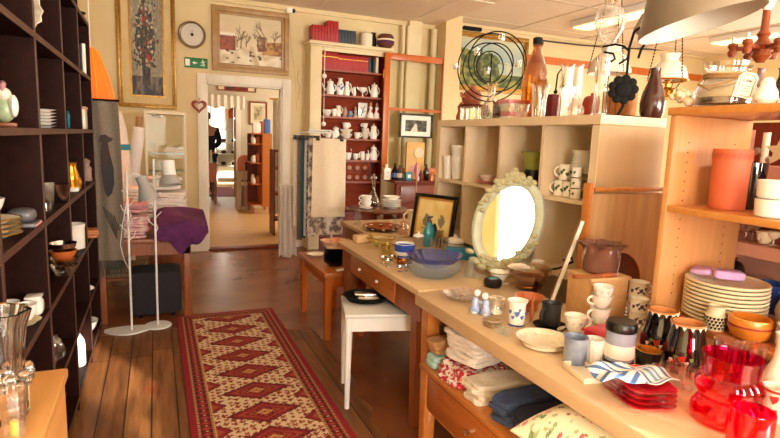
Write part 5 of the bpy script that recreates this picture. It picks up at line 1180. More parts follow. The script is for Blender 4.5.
for i in range(3): ves('small_cup', ['lowest', 'middle', 'top'][i]+' little leaf-painted cup piled beside the plates in the birch shelving', 'cup', (1.8, kc(572, 1.79)[1]-.008, KZ[3]+.006+i*.05), .027, .045, 'mug', MATS['porc'], seg=18, extra=lambda o, r, h: motif(o, 'leaf_print', MATS['leafgreen'], 'mug', r, h, [(R(-160), .5, .8), (R(160), .4, .6)], .011))
o = thing('display_plate', 'round plate with green leaf border standing upright behind the stacks in the birch shelving', 'plate', (1.965, 2.03, KZ[3]+.006))
obj('plate', MB().lathe(hollow('plate', .115, .018, .003), 30).xf(Matrix.Translation((.07, 0, .115)) @ rot(0, R(-80), 0)), MATS['porc'], o)
lf = MB()
for k in range(12):
    a = 2*PI*k/12; c_ = Vector((.0565-.176*.09*math.sin(a), .09*math.cos(a), .115+.09*math.sin(a)))
    lf.ball((c_.x-.004, c_.y, c_.z), .004, .016, .011, 8, 5)
obj('leaf_border', lf, MATS['leafgreen'], o)
solo('white_card', MB().box(0, -.03, 0, .004, .03, .12), MATS['paper'], 'white upright card low in the second cell of the birch shelving', 'card', (1.84, 2.76, KZ[2]+.006))
# ---------------------------------------------------------------- on top of the birch shelving
def kt(px, x=1.93): q = col(px, KT+.001, x=x); return (q.x, q.y, q.z)
def mk(p): return mpp(p)
q = kt(472, 1.98); k = mk(q)
o = thing('glass_sided_tin', 'low round glass-sided box with brown rims at the far end of the birch shelving', 'box', q)
r = 13*k; h = 15*k
obj('glass_side', MB().lathe([(r-.004, .006), (r-.004, h-.006), (r-.007, h-.006), (r-.007, .006), (r-.004, .006)], 28), MATS['greeng'], o); obj('base', MB().lathe([(0, 0), (r, 0), (r, .0055), (0, .0055)], 28), MATS['mahog'], o); obj('lid', MB().lathe([(0, h-.0055), (r+.004, h-.0055), (r+.004, h+.01), (r*.5, h+.014), (0, h+.014)], 28), MATS['mahog'], o)
o = thing('copper_pot', 'reddish lustre lidded pot standing on the round glass-sided box', 'pot', (q[0], q[1]+.01, q[2]+h+.0145))
obj('body', MB().lathe([(0, 0), (.055, 0), (.07, .03), (.068, .06), (.05, .085), (.02, .1), (0, .1)], 22, wob=lambda a, t: 1+.06*math.sin(a*3)), M('lustre', '9a5038', .25, c2='b8705a', scale=12), o); obj('spout', MB().tube([(-.06, 0, .04), (-.085, 0, .05), (-.09, 0, .075)], .01, 8), MATS['lustre'], o); obj('knob', MB().ball((0, 0, .11), .018), MATS['lustre'], o)
q = kt(461, 2.02); solo('terracotta_figure', MB().lathe([(0, 0), (.035, 0), (.04, .04), (.025, .08), (.03, .11), (.012, .14), (0, .15)], 16, wob=lambda a, t: 1+.1*math.sin(a*4+t*5)), MATS['clay'], 'small brown clay figure at the far left end on top of the birch shelving', 'figurine', q)
# wire ring candle holder
c = at(491, 68, 'x', 2.0); k = mk(c)
o = thing('ring_candle_holder', 'black wire candle holder of interlaced rings with glass cups on top of the birch shelving', 'candle holder', (2.0, c.y, KT+.001))
cz_ = c.z-KT; vd = Vector((c.x, c.y, 0)).normalized(); ex = Vector((vd.y, -vd.x, 0))
rings = MB()
for rr_, ox, oz, yaw in ((33, 0, 0, .1), (26, -3, -2, .35), (20, 2, 4, -.3), (29, 6, 6, .22), (15, -1, 1, .5)):
    e2 = (ex*math.cos(yaw)+vd*math.sin(yaw)); cc = ex*(ox*k)+Vector((0, 0, cz_+oz*k))
    rings.tube([cc+e2*(rr_*k*math.cos(t))+Vector((0, 0, rr_*k*math.sin(t))) for t in [i*2*PI/48 for i in range(48)]], .0042, 6, True)
obj('rings', rings, MATS['iron'], o)
obj('stem', MB().tube([(0, 0, 0.004), (0, 0, cz_+14*k)], .005, 6).lathe([(0, 0), (.07, 0), (.07, .005), (0, .005)], 20), MATS['iron'], o)
for (px, py) in ((477, 52), (502, 38), (487.5, 71), (518, 64), (456, 67)):
    g_ = at(px, py, 'x', 1.985)-Vector(o.location); c2 = obj('candle_cup', MB().lathe(hollow('tumbler', .023, .042, .002), 14, tuple(g_-Vector((0, 0, .02)))), MATS['glassb'], o)
    obj('candle', MB().lathe([(0, .003), (.017, .003), (.017, .018), (0, .018)], 12, tuple(g_-Vector((0, 0, .02)))), MATS['candle'], c2)
q = kt(490, 1.86); k = mk(q)
ves('cut_decanter', 'clear cut-glass decanter near the left on top of the birch shelving', 'decanter', q, 9.5*k, 36*k, [(0, 0), (.75, 0), (1, .16), (.95, .34), (.5, .52), (.38, .6), (.38, .88), (.62, 1)], MATS['crystal'], wob=lambda a, t: 1+.03*math.cos(a*10), seg=40)
q = kt(512, 2.0)
for i, m in enumerate(['linen', 'pink', 'lace', 'linen', 'rose']):
    if m == 'rose': m = 'pink'
    solo('striped_box', MB().box(-.09, -.085, 0, .09, .085, .024, .004), MATS[m], ['cream flat box lowest in the striped pile on the birch shelving', 'pink flat box second in the striped pile', 'sand-coloured flat box third in the striped pile', 'cream flat box fourth in the striped pile', 'pink flat box on top of the striped pile'][i], 'box', (q[0]+.0, q[1], q[2]+i*.0245), R(3*(i % 2)))
q = kt(521, 1.84); k = mk(q)
ves('glass_cup', 'round clear glass cup in front of the striped pile', 'glass', q, 7.5*k, 14*k, 'cup', MATS['glass'], t=.003)
q = kt(532, 2.04); k = mk(q); h = 77*k; r = 12.3*k
o = thing('amber_bottle', 'big amber glass bottle with a black stopper on top of the birch shelving', 'bottle', q)
prf = [(0, 0), (.95, 0), (1, .02), (1, .48), (.93, .6), (.62, .77), (.36, .88), (.33, .93), (.4, .945), (.33, .96)]
obj('body', MB().lathe(hollow(prf, r, h, .004), 32), MATS['amberglass'], o); obj('stopper', MB().lathe([(0, .961*h), (.38*r, .961*h), (.38*r, 1.03*h), (.25*r, 1.04*h), (0, 1.05*h)], 14), MATS['iron'], o)
obj('wire_clip', MB().tube([(.4*r, 0, .93*h), (.55*r, 0, .98*h), (.3*r, 0, 1.045*h)], .003, 5), MATS['iron'], o)
q = kt(538, 1.83); k = mk(q)
ves('square_glass_vase', 'clear glass vase with a wide open rim in front of the amber bottle', 'vase', q, 10*k, 33*k, [(0, 0), (.62, 0), (.66, .04), (.72, .5), (.86, .85), (1, 1)], MATS['greeng'], t=.003)
q = kt(556, 2.06); k = mk(q)
o = thing('wire_figure', 'black wire loop figure with hanging hooks behind the tall glass vases', 'ornament', q)
obj('wire', MB().tube([(0, .0, 0), (0, 0, 20*k), (0, -6*k, 38*k), (0, -2*k, 50*k), (0, 3*k, 45*k), (0, 4*k, 30*k)], .0045, 6).ball((0, 4*k, 28*k), .012).ball((0, -5*k, 32*k), .014), MATS['iron'], o)
obj('base', MB().lathe([(0, 0), (.04, 0), (.04, .005), (0, .005)], 16), MATS['iron'], o)
q = kt(551.5, 2.0); solo('red_box', MB().box(-.03, -.032, 0, .03, .032, .135, .003), MATS['darkred'], 'dark red upright box behind the tall glass vases', 'box', (q[0], q[1], q[2]))
for px, x, r, h, l in ((563.5, 1.92, 7, 52, 'tall clear glass cylinder vase with a rolled rim on the birch shelving'), (574, 2.02, 5.5, 53, 'slim tall clear glass vase beside the cylinder vase')):
    q = kt(px, x); k = mk(q); ves('tall_glass_vase', l, 'vase', q, r*k, h*k, [(0, 0), (.95, 0), (.95, .1), (.86, .5), (.8, .93), (1, 1)], MATS['glass'], t=.004, seg=28)
q = kt(574.5, 1.82); k = mk(q)
ves('pink_bottle', 'round pinkish glass bottle with a short neck at the front of the birch shelving', 'bottle', q, 9*k, 22*k, [(0, 0), (.8, 0), (1, .2), (.95, .4), (.4, .65), (.3, .75), (.3, .95), (.4, 1)], MATS['pinkg'], t=.003)
q = kt(590, 2.08); k = mk(q)
ves('red_pot', 'red enamel pot standing at the back of the birch shelving', 'pot', q, 9*k, 20*k, [(0, 0), (.8, 0), (1, .3), (1, .75), (.85, 1)], M('redenamel', 'a83218', .2), handle=(.95, .4, .8, .45, .006, 0), lid=(.85, .3, 1.0))
q = kt(598.5, 1.86); k = mk(q); q = (1.86, max(q[1], 1.845), q[2])
ves('crystal_vase', 'tall fluted crystal vase at the near corner of the birch shelving', 'vase', q, 7.2*k, 57*k, [(0, 0), (.98, 0), (1, .1), (.92, .14), (.85, .5), (.9, .93), (1, 1)], MATS['crystal'], wob=lambda a, t: 1+.05*math.cos(a*10), seg=50, t=.004)
# iron candle stand
q = col(629, KT+.001, x=2.0); q = Vector((1.985, 1.885, KT+.001)); k = mk(q)
o = thing('iron_candle_stand', 'black wrought iron candle stand with scrolls and a flower disc on the birch shelving', 'candle stand', q)
vd = Vector((q.x, q.y, 0)).normalized(); ex = Vector((vd.y, -vd.x, 0))
def E2(u, v, d=0): return ex*(u*k)+vd*(d*k)+Vector((0, 0, v*k))
pole_x = -1.
obj('base', MB().box(-.09, -.05, 0, .05, .05, .008, .003), MATS['iron'], o)
obj('stem', MB().tube([E2(-6, 1.8), E2(-2, 10), E2(0, 22), E2(-1, 50), E2(-.8, 68), E2(2, 82), E2(9, 88), E2(15, 83), E2(16, 76), E2(10, 66), E2(8, 57)], .0058, 7), MATS['iron'], o)
obj('scroll', MB().tube([E2(-26, 69), E2(-14, 71), E2(-6, 69), E2(-1, 64), E2(-2, 57), E2(-9, 52)], .0052, 6).tube([E2(-24, 64), E2(-15, 62), E2(-13, 57), E2(-17, 54), E2(-22, 54)], .0052, 6), MATS['iron'], o)
fd = MB().ball(tuple(E2(-3, 27, -4)), 8*k, 8*k, 8*k, 14, 8, lambda v: Vector((v.x, v.y, v.z)))
for i in range(9): a = 2*PI*i/9; fd.ball(tuple(E2(-3+10*math.cos(a), 27+10*math.sin(a), -3)), 4.6*k, 4.6*k, 4.6*k, 8, 6)
fd2 = MB()
for (x, y, z) in fd.v:
    p3 = Vector((x, y, z)); d_ = p3.dot(vd); fd2.v.append(tuple(p3-vd*(d_+3*k)*.86))
fd2.f = fd.f; obj('flower_disc', fd2, MATS['iron'], o)
q = Vector((2.07, 1.865, KT+.001)); q.y = max(col(643, KT, x=2.07).y, 1.865)
k = mk(q); ves('brown_vase', 'big dark brown narrow-necked vase at the near end of the birch shelving', 'vase', (2.09, q.y-.04, q.z), 11.8*k, 48*k, [(0, 0), (.8, 0), (.95, .12), (1, .3), (.85, .52), (.5, .74), (.38, .88), (.4, 1)], M('brownv', '4a2418', .2, c2='3a1a12', scale=4, coat=.4))
o = thing('slatted_box', 'small orange pine slatted box behind the iron candle stand', 'box', (2.095, 2.02, KT+.001)); 
for i in range(4): obj('slat', MB().box(-.03, -.075+i*.038, .005, .03, -.043+i*.038, .13), MATS['orangewood'], o)
obj('base', MB().box(-.034, -.08, 0, .034, .08, .0045), MATS['orangewood'], o)
# ================================================================ hanging lamps and ceiling lights
def light_fix(name, label, x, y0, y1):
    o = thing('ceiling_light', label, 'ceiling light', (x, (y0+y1)/2, ZC2-.006)); h = (y1-y0)/2
    obj('housing', MB().box(-.16, -h, -.07, .16, h, 0, .006), MATS['whitepaint'], o); obj('diffuser', MB().box(-.12, -h+.02, -.084, .12, h-.02, -.0705, .004), M('tube', 'ffe9a0', .5, emit=1.3), o)
light_fix('a', 'long fluorescent ceiling light seen behind the glass lantern', 4.95, 3.3, 5.55); light_fix('b', 'long fluorescent ceiling light near the right edge of the picture', 7.15, 2.7, 5.3)
area('tube_light', (4.95, 4.4, ZC2-.12), (0, 0, 0), .2, 2.0, 12, (1, .9, .66)); area('tube_light', (7.15, 4.0, ZC2-.12), (0, 0, 0), .2, 2.4, 12, (1, .9, .66))
# brushed metal pendant
c = Vector((2.0, 1.56, 1.85))
o = thing('metal_pendant', 'wide brushed-metal pendant lampshade hanging tilted at the top right', 'lamp', c, r=Vector((0, 0, 1)).rotation_difference(Vector((-.2, .2, 1))).to_euler())
prs = [(.23, 0), (.225, .02), (.135, .23), (.125, .25), (.04, .26), (.03, .3), (0, .3)]
obj('lamp_shade', MB().lathe(prs+[(.0, .2995), (.028, .298), (.038, .258), (.123, .248), (.133, .229), (.223, .019), (.2285, 0), (.23, 0)], 44), MATS['alu'], o); obj('lit_inner_face', MB().lathe([(.227, .001), (.221, .018), (.131, .228), (.12, .243), (0, .25), (0, .247), (.118, .24), (.129, .226), (.219, .016), (.2255, .001), (.227, .001)], 44), M('lit_inner', 'b8ae9c', .5), o)  # inside of the shade made paler, light from below put into its colour
obj('bulb', MB().ball((0, 0, .15), .035).lathe([(.018, .18), (.018, .2), (0, .2)], 12), MATS['porc'], o)
obj('cord', MB().tube([(0, 0, .3), (.02, 0, .5), (.25, -.07, ZC-c.z-.04)], .004, 6), MATS['iron'], o)
# small silver spot
c = at(644, 24, 'y', 2.25)
o = thing('metal_spot', 'small silver spot lamp on a thin black cable beside the big metal shade', 'lamp', c)
obj('can', MB().lathe([(0, 0), (.04, 0), (.038, -.004), (.034, .09), (.02, .1), (0, .1)], 20).xf(rot(0, R(25), 0) @ Matrix.Translation((0, 0, -.045))), MATS['alu'], o)
obj('cord', MB().tube([(.025, 0, .05), (.07, 0, .2), (.14, 0, .5), (.16, 0, ZC-c.z)], .0035, 6), MATS['iron'], o)
obj('bracket', MB().tube([(-.02, -.03, -.01), (.0, -.045, -.06), (.03, -.03, -.05)], .003, 5), MATS['iron'], o)
# glass lantern
c = at(608, 45, 'y', 2.0)
o = thing('glass_lantern', 'clear glass bulb-shaped lantern hanging above the crystal vase', 'lantern', c); k = mpp(c)
obj('glass', MB().lathe([(5*k, 0), (6*k, 3*k), (13*k, 14*k), (15*k, 24*k), (12*k, 33*k), (7*k, 38*k), (7.5*k, 44*k), (7*k, 44*k), (6.4*k, 38*k), (11.4*k, 33*k), (14.4*k, 24*k), (12.5*k, 14.2*k), (5.5*k, 3*k), (4.6*k, 0), (5*k, 0)], 28), MATS['glass'], o)
obj('chain', MB().tube([(0, 0, 44*k), (0, 0, ZC-c.z)], .003, 6), MATS['iron'], o); obj('top_ring', MB().lathe([(0, 44*k), (7.6*k, 44*k), (7.6*k, 46*k), (0, 46*k)], 20), MATS['brass'], o); obj('spike', MB().tube([(0, 0, -12*k), (0, 0, 1*k)], [.003, .012], 8), MATS['porc'], o)
# brass oil lamp with opal shade on chains
def oil(label, px, py, y, sz, brass=True):
    c = at(px, py, 'y', y); k = mpp(c)*sz
    o = thing('oil_lamp', label, 'lamp', c)
    pro = [(18.5, 0), (18, 4), (15, 12), (10, 17), (7.5, 19), (8, 22), (9.5, 25), (9, 25), (7, 22), (6.8, 19), (9.4, 16.4), (14.4, 11.6), (17.4, 4), (18, 0), (18.5, 0)]
    obj('lamp_shade', MB().lathe([(a_*k, b_*k) for a_, b_ in pro], 36), MATS['milk'], o)
    if brass:
        obj('rim', MB().tube([(18.4*k*math.cos(t), 18.4*k*math.sin(t), -.5*k) for t in [i*2*PI/32 for i in range(32)]], 1.0*k, 6, True), MATS['brass'], o)
        obj('font', MB().lathe([(0, -20*k), (2*k, -19*k), (1.5*k, -17*k), (6*k, -15*k), (7.5*k, -11*k), (5*k, -8*k), (2*k, -7*k), (2*k, -2*k), (3.5*k, 0), (0, 0)], 24), MATS['brass'], o)
        for i in range(3): a = 2*PI*i/3+.4; obj('arm', MB().tube([(6*k*math.cos(a), 6*k*math.sin(a), -10*k), (13*k*math.cos(a), 13*k*math.sin(a), -8*k), (18.4*k*math.cos(a), 18.4*k*math.sin(a), -1*k)], .6*k, 6), MATS['brass'], o)
        obj('drop', MB().ball((0, 0, -22*k), 1.6*k), MATS['brass'], o)
    for i in range(3):
        a = 2*PI*i/3+.4; ch = MB(); hh = ZC2 if c.x > 3.3 else ZC; n = 40
        for j in range(n):
            t = (j+.5)/n; z = (hh-c.z-.02)*t; rr_ = 18.4*k*(1-t*.9); ch.ball((rr_*math.cos(a), rr_*math.sin(a), z), .006, .006, (hh-c.z)/n*.36, 6, 4)
        obj('chain', ch.tube([(18.4*k*math.cos(a), 18.4*k*math.sin(a), 0), (1.84*k*math.cos(a), 1.84*k*math.sin(a), hh-c.z-.02)], .002, 4), MATS['iron'], o)
    obj('ceiling_hook', MB().lathe([(0, hh-c.z-.03), (.03, hh-c.z-.03), (.04, hh-c.z), (0, hh-c.z)], 14), MATS['brass'], o)
    return o
oil('hanging brass oil lamp with a white opal glass shade beside the big brown vase', 667.5, 80, 3.2, 1.0)
oil('white opal glass lampshade hanging behind the crystal vase', 609, 74, 3.6, 1.12, False)
# wooden chandelier
c = at(762, 48, 'y', 2.1); k = mpp(c)
o = thing('wooden_chandelier', 'turned reddish-brown wooden chandelier in the top right corner', 'chandelier', c)
obj('column', MB().lathe([(0, -14*k), (4*k, -14*k), (9*k, -8*k), (7*k, -2*k), (10*k, 2*k), (6*k, 6*k), (4.5*k, 10*k), (6.5*k, 13*k), (3.6*k, 17*k), (3.4*k, 36*k), (0, 36*k)], 20), M('chand', '8a3f18', .4, c2='7a3512', scale=6), o)
for i, a in enumerate((R(186), R(130), R(60), R(10), R(-60), R(-115))):
    L_ = 25*k if i else 27*k; e = Vector((math.cos(a)*L_, math.sin(a)*L_, 0))
    ar = obj('arm', MB().tube([(0, 0, 0), e*.5, e], 2.2*k, 8), MATS['chand'], o)
    obj('cup', MB().lathe([(0, -8*k), (3*k, -8*k), (4.5*k, -4*k), (3*k, -1*k), (4.8*k, 2*k), (4*k, 5*k), (0, 5*k)], 14, tuple(e)), MATS['chand'], ar); obj('candle_tube', MB().lathe([(0, 5*k), (1.8*k, 5*k), (1.8*k, 11*k), (0, 11*k)], 10, tuple(e)), MATS['candle'], ar)
obj('canopy', MB().lathe([(0, 36*k), (3.5*k, 36*k), (8*k, 48*k), (7*k, 50*k), (0, 52*k)], 20), MATS['porcw'], o); obj('cord', MB().tube([(0, 0, 51*k), (0, 0, ZC-c.z)], .006, 6), MATS['white'], o)
# string of cable below the ceiling
struct('trim_7', MB().tube([tuple(at(x_, y_, 'y', 6.36)) for x_, y_ in [(538, 40), (580, 45), (620, 48), (665, 50)]], .012, 6), MATS['branchp'])
# ================================================================ framed plywood panel
px0 = at(590, 188, 'y', 1.7); px1 = at(665, 193, 'y', 1.7)
PW = 2.14-px0.x
o = thing('plywood_headboard', 'framed plywood panel standing upright against the end of the birch shelving', 'panel', (px0.x, 1.7, .004)); ph = px0.z
obj('panel', MB().box(.03, .015, .1, PW-.002, .03, ph-.03), MATS['ply'], o)
obj('stile', MB().box(0, .0, 0, .024, .04, ph+.015, .006), MATS['orangewood'], o); obj('stile', MB().box(PW-.03, 0, 0, PW, .045, ph-.04, .004), MATS['orangewood'], o)
obj('top_rail', MB().box(.0325, .002, ph-.02, PW-.03, .043, ph-.004, .004), MATS['orangewood'], o); obj('bottom_rail', MB().box(.0325, .004, .06, PW-.0305, .04, .1), MATS['orangewood'], o)
# ================================================================ pine bookcase on the right
FX = 1.545
o = thing('pine_bookcase', 'honey pine open bookcase with peg holes at the right edge', 'bookcase', (FX, 1.25, .004)); PD = .385
for y in (0, -1.2): obj('side_panel', MB().box(0, y, 0, PD, y+.022, 1.458, .003), MATS['pinepanel'], o)
ph_ = MB()
for x in (.07, .30):
    for z in np.arange(.86, 1.4, .032): ph_.lathe([(0, 0), (.0024, 0), (.0024, -.0008), (0, -.0008)], 8, (x, -.0002, float(z)), axis='y')
hp = obj('peg_holes', ph_, MATS['iron'], o); hp['kind'] = 'stuff'
PZ = {0: .80, 1: 1.165, 2: 1.458}
obj('top', MB().box(-.008, -1.2, PZ[2]-.0, PD, .03, PZ[2]+.025, .004), MATS['pine'], o)
obj('shelf', MB().box(.002, -1.177, PZ[1]-.022, PD, -.0005, PZ[1], .003), MATS['pine'], o); obj('shelf', MB().box(.002, -1.177, PZ[0]-.022, PD, -.0005, PZ[0], .003), M('pinered', 'b86a34', .4, c2='a85c28', scale=4, st=(8, .8, 8)), o); obj('plinth', MB().box(.01, -1.177, .06, PD, -.0005, .08), MATS['pine'], o)
zt = PZ[2]+.025+.005; z1 = PZ[1]+.005; z0 = PZ[0]+.005
def pt(px, x, z): q = col(px, z, x=x); return Vector((q.x, q.y, q.z))
# terracotta pot
q = pt(718, 1.7, z1); q.y = 1.11; k = mpp(q)
o = ves('terracotta_pot', 'tall terracotta pot with a leaf frieze on the middle pine shelf', 'pot', (1.672, 1.135, z1), .0545, .19, [(0, 0), (.92, 0), (.95, .02), (.97, .6), (1, 1)], MATS['terracotta'], seg=40, t=.007, band=[(.8, .985, MATS['terracotta'], 'frieze_band')], extra=lambda o, r, h: motif(o, 'leaf_relief', M('terrad', 'b8532f', .6), [(0, 0), (1.03, .02), (1.03, 1)], r, h, [(R(a), .89, 1) for a in range(0, 360, 18)], .013))
q = pt(748, 1.77, z1); ves('black_vase', 'tall black glazed pot behind the terracotta pot', 'vase', (1.775, col(747, z1, x=1.775).y, z1), .045, .15, [(0, 0), (.8, 0), (.85, .05), (1, 1)], MATS['blackglaze'])
for i, dz in enumerate((0, .054)): ves('white_bowl', ['lower', 'upper'][i]+' white straight-sided bowl of the pair on the middle pine shelf', 'bowl', (1.618, .955, z1+dz), .052, .052, [(0, 0), (.85, 0), (.96, .1), (1, .95), (1, 1)], MATS['porc'])
ves('glass_cup', 'small clear glass at the right edge of the middle pine shelf', 'glass', (1.6, .85, z1), .03, .05, 'cup', MATS['glassb'], t=.003)
ves('brown_cup', 'small brown pot behind the white bowls on the middle pine shelf', 'pot', (1.8, .9, z1), .04, .09, 'cyl', MATS['clay'])
# on top
q = Vector((1.69, 1.165, zt))
for i, (dx, dy, dz, r) in enumerate([(0, .02, 0, .016), (-.02, 0, 0, .014), (.02, .0, 0, .015), (.005, -.015, 0, .013)]):
    pass
cor = MB(); random.seed(3)
for i in range(16): a = random.uniform(0, 6.28); rr_ = random.uniform(0, .03); cor.ball((rr_*math.cos(a), rr_*math.sin(a), random.uniform(.012, .05)*(1-rr_*9)+.012), random.uniform(.007, .012), None, None, 8, 6)
c_ = pt(683, 1.6, zt); solo('coral_piece', cor, MATS['beigec'], 'lump of cream coral at the left end on top of the pine bookcase', 'coral', (1.57, 1.265, zt))
c_ = pt(677, 1.58, zt); solo('shell', MB().ball((0, 0, .014), .02, .016, .014), MATS['conch'], 'small pale shell at the left corner on top of the pine bookcase', 'shell', (1.552, 1.215, zt))
o = thing('glass_jar', 'big glass jar with a rope collar and paper tag on the pine bookcase', 'jar', (1.62, 1.148, zt)); o.scale = (.88, .88, .88); jr = .102; jh = .15
obj('glass', MB().lathe(hollow([(0, 0), (.95, 0), (1, .06), (1, .22), (.92, .4), (.72, .6), (.64, .7), (.66, .85), (.74, .9), (.74, 1)], jr, jh, .004), 40), MATS['glass'], o)
obj('sand', MB().lathe([(0, .0065), (.09, .0065), (.094, .03), (0, .032)], 30), M('gravel', '8a6a50', .9, c2='5f4836', scale=80), o)
rp_ = MB()
for z in (.098, .107): rp_.tube([(.071*math.cos(t), .071*math.sin(t), z+.002*math.sin(3*t)) for t in [i*2*PI/36 for i in range(36)]], .005, 6, True)
vd = Vector((o.location.x, o.location.y, 0)).normalized(); ex = Vector((vd.y, -vd.x, 0))
rp_.tube([ex*.072-vd*.02+Vector((0, 0, .1)), ex*.05-vd*.08+Vector((0, 0, .1)), ex*.0-vd*.1+Vector((0, 0, .075)), -ex*.06-vd*.085+Vector((0, 0, .06)), -ex*.085-vd*.03+Vector((0, 0, .075)), -ex*.07+Vector((0, 0, .11))], .004, 6)
obj('rope', rp_, M('rope', 'b08a58', .9, c2='8f6c42', scale=120), o)
tg = MB(); cx_ = ex*.055-vd*.108+Vector((0, 0, .062))
tm = Matrix.Translation(cx_) @ Matrix((ex, -vd, Vector((0, 0, 1)))).transposed().to_4x4() @ rot(R(0), R(12), 0)
tagp = [(-.028, -.04), (.028, -.04), (.028, .028), (.016, .042), (-.016, .042), (-.028, .028)]
tg_o = obj('paper_tag', MB().prism(tagp, .0015).xf(tm), MATS['paper'], o)
ln = MB()
def tl(p_, r_=.0009, closed=False): ln.tube([tm @ Vector((x, .0025, z)) for x, z in p_], r_, 4, closed)
tl([(-.022, -.034), (.022, -.034), (.02, .0), (.022, .022), (.01, .034), (-.01, .034), (-.022, .022), (-.02, 0)], .0008, True)
tl([(-.012, .022), (-.012, .012), (-.005, .012)]); tl([(-.003, .012), (-.003, .018)]); tl([(.0, .022), (.0, .012), (.003, .012)]); tl([(.004, .015), (.009, .015), (.008, .018), (.005, .018), (.004, .013), (.009, .012)]); tl([(.011, .012), (.011, .017), (.014, .017)])
for i, w_ in enumerate((.014, .011, .013)): tl([(-w_, -.002-.008*i), (w_, -.002-.008*i)], .0006)
obj('tag_print', ln, MATS['iron'], tg_o)
o = thing('ceramic_bird', 'white glazed ceramic bird with dark wing spots on top of the pine bookcase', 'figurine', (1.583, 1.0, zt), R(205)); o.scale = (.82, .82, .82)
obj('body', MB().lathe([(0, 0), (.025, 0), (.036, .016), (.034, .04), (.023, .06), (.021, .075), (.013, .088), (0, .091)], 24), MATS['porc'], o); obj('tail', MB().tube([(-.025, 0, .022), (-.048, 0, .03), (-.06, 0, .042)], [.014, .01, .004], 8), MATS['porc'], o); obj('beak', MB().tube([(.017, 0, .072), (.034, 0, .07)], [.006, .001], 6), MATS['porc'], o)
for s in (-1, 1): obj('wing_spot', MB().ball((-.012, s*.033, .035), .012, .003, .01, 8, 6), MATS['iron'], o)
c_ = pt(778, 1.62, zt); solo('white_column', MB().lathe([(0, 0), (.022, 0), (.02, .01), (.012, .02), (.014, .1), (.02, .12), (0, .125)], 16), MATS['porc'], 'white porcelain candlestick at the right edge on top of the pine bookcase', 'candlestick', (1.6, .955, zt))
c_ = pt(755, 1.85, zt); ves('lilac_bottle', 'dusky lilac glass bottle behind the ceramic bird', 'bottle', (1.84, 1.19, zt), .034, .14, 'bottle', M('duskylilac', '8a6a66', .15), t=.003)
ves('dark_bottle', 'dark glass bottle behind the big glass jar on the pine bookcase', 'bottle', (1.83, 1.1, zt), .034, .13, 'jug', MATS['brownglass'], t=.003)
# pink shelves seen behind the open pine bookcase
o = thing('pink_shelving', 'pale pink open shelving standing behind the pine bookcase', 'shelves', (1.96, 1.45, .004))
M('pinkw', 'd9a08c', .5, c2='cf947f', scale=5)
PKZ = (.72, 1.02, 1.30)
obj('side_panel', MB().box(.0, .0, 0, .3, .022, 1.44), MATS['pinkw'], o); obj('side_panel', MB().box(.0, -1.2, 0, .3, -1.178, 1.44), MATS['pinkw'], o); obj('back_panel', MB().box(.301, -1.2, 0, .315, .022, 1.47), MATS['mahog'], o)
for z in PKZ: obj('shelf', MB().box(0, -1.177, z-.045, .3, -.0005, z), MATS['pinkw'], o)
obj('lower_back', MB().box(.285, -1.177, PKZ[0]+.001, .3, -.001, PKZ[1]-.046), MATS['pinkw'], o)
def pk_(px, z, x=2.03): q = col(px, z+.005, x=x); return (q.x, q.y, q.z)
ves('candlestick', 'slim white candlestick on the pink shelving', 'candlestick', pk_(763, PKZ[2]), .012, .12, 'cyl', MATS['candle'])
o = thing('flower_wreath', 'cream flower ornament leaning on the pink shelving', 'ornament', pk_(757, PKZ[2])); mb = MB(); random.seed(5)
for i in range(9): mb.ball((random.uniform(-.012, .012), random.uniform(-.035, .035), .016+random.uniform(0, .04)), .012, None, None, 8, 6)
obj('blossoms', mb, MATS['dustf'], o)
o = thing('wooden_star', 'pale wooden star leaning at the right of the pink shelving', 'ornament', pk_(780, PKZ[2], 2.02), R(90))
obj('star', MB().prism([((.055 if i % 2 == 0 else .024)*math.sin(2*PI*i/10), .055+(.055 if i % 2 == 0 else .024)*math.cos(2*PI*i/10)) for i in range(10)], .012), MATS['beigec'], o)
for px, r, h, m, l in ((745, .025, .07, 'glassb', 'small clear glass at the left of the middle pink shelf'), (752, .028, .085, 'glassb', 'clear goblet second on the middle pink shelf')):
    ves('goblet', l, 'glass', pk_(px, PKZ[1]), r, h, 'gob', MATS[m], t=.003)
ves('tea_cup', 'cream cup and handle on the middle pink shelf', 'cup', pk_(764, PKZ[1]), .03, .045, 'cup', MATS['porcw'], handle=(.85, .3, .9, .5, .004, 180))
ves('egg_cup', 'small cream footed cup on the middle pink shelf', 'cup', pk_(773, PKZ[1]), .024, .05, 'gob', MATS['porcw'])
# ================================================================ tables, bench, stool
TF, TN = .705, .70
def table(name, label, x0, y0, x1, y1, z, t, top, leg, legs, apron=None, lw=.028, apz=.12):
    o = thing(name, label, 'table', (x0, y0, .004)); w, d = x1-x0, y1-y0; z -= .004
    obj('tabletop', MB().box(0, 0, z-t, w, d, z, .004), MATS[top], o)
    if apron:
        obj('apron', MB().box(.03, .03, z-t-apz, w-.03, .05, z-t-.0005).box(.03, d-.05, z-t-apz, w-.03, d-.03, z-t-.0005).box(.03, .05, z-t-apz, .05, d-.05, z-t-.0005).box(w-.05, .05, z-t-apz, w-.03, d-.05, z-t-.0005), MATS[apron], o)
    for x, y in legs:
        s = lw; mb = MB(); q = s*.7
        vs = [(x-q, y-q, 0), (x+q, y-q, 0), (x+q, y+q, 0), (x-q, y+q, 0), (x-s, y-s, z-t-.0006), (x+s, y-s, z-t-.0006), (x+s, y+s, z-t-.0006), (x-s, y+s, z-t-.0006)]
        obj('leg', mb.add(vs, [(0, 3, 2, 1), (4, 5, 6, 7), (0, 1, 5, 4), (1, 2, 6, 5), (2, 3, 7, 6), (3, 0, 4, 7)]), MATS[leg], o)
    return o
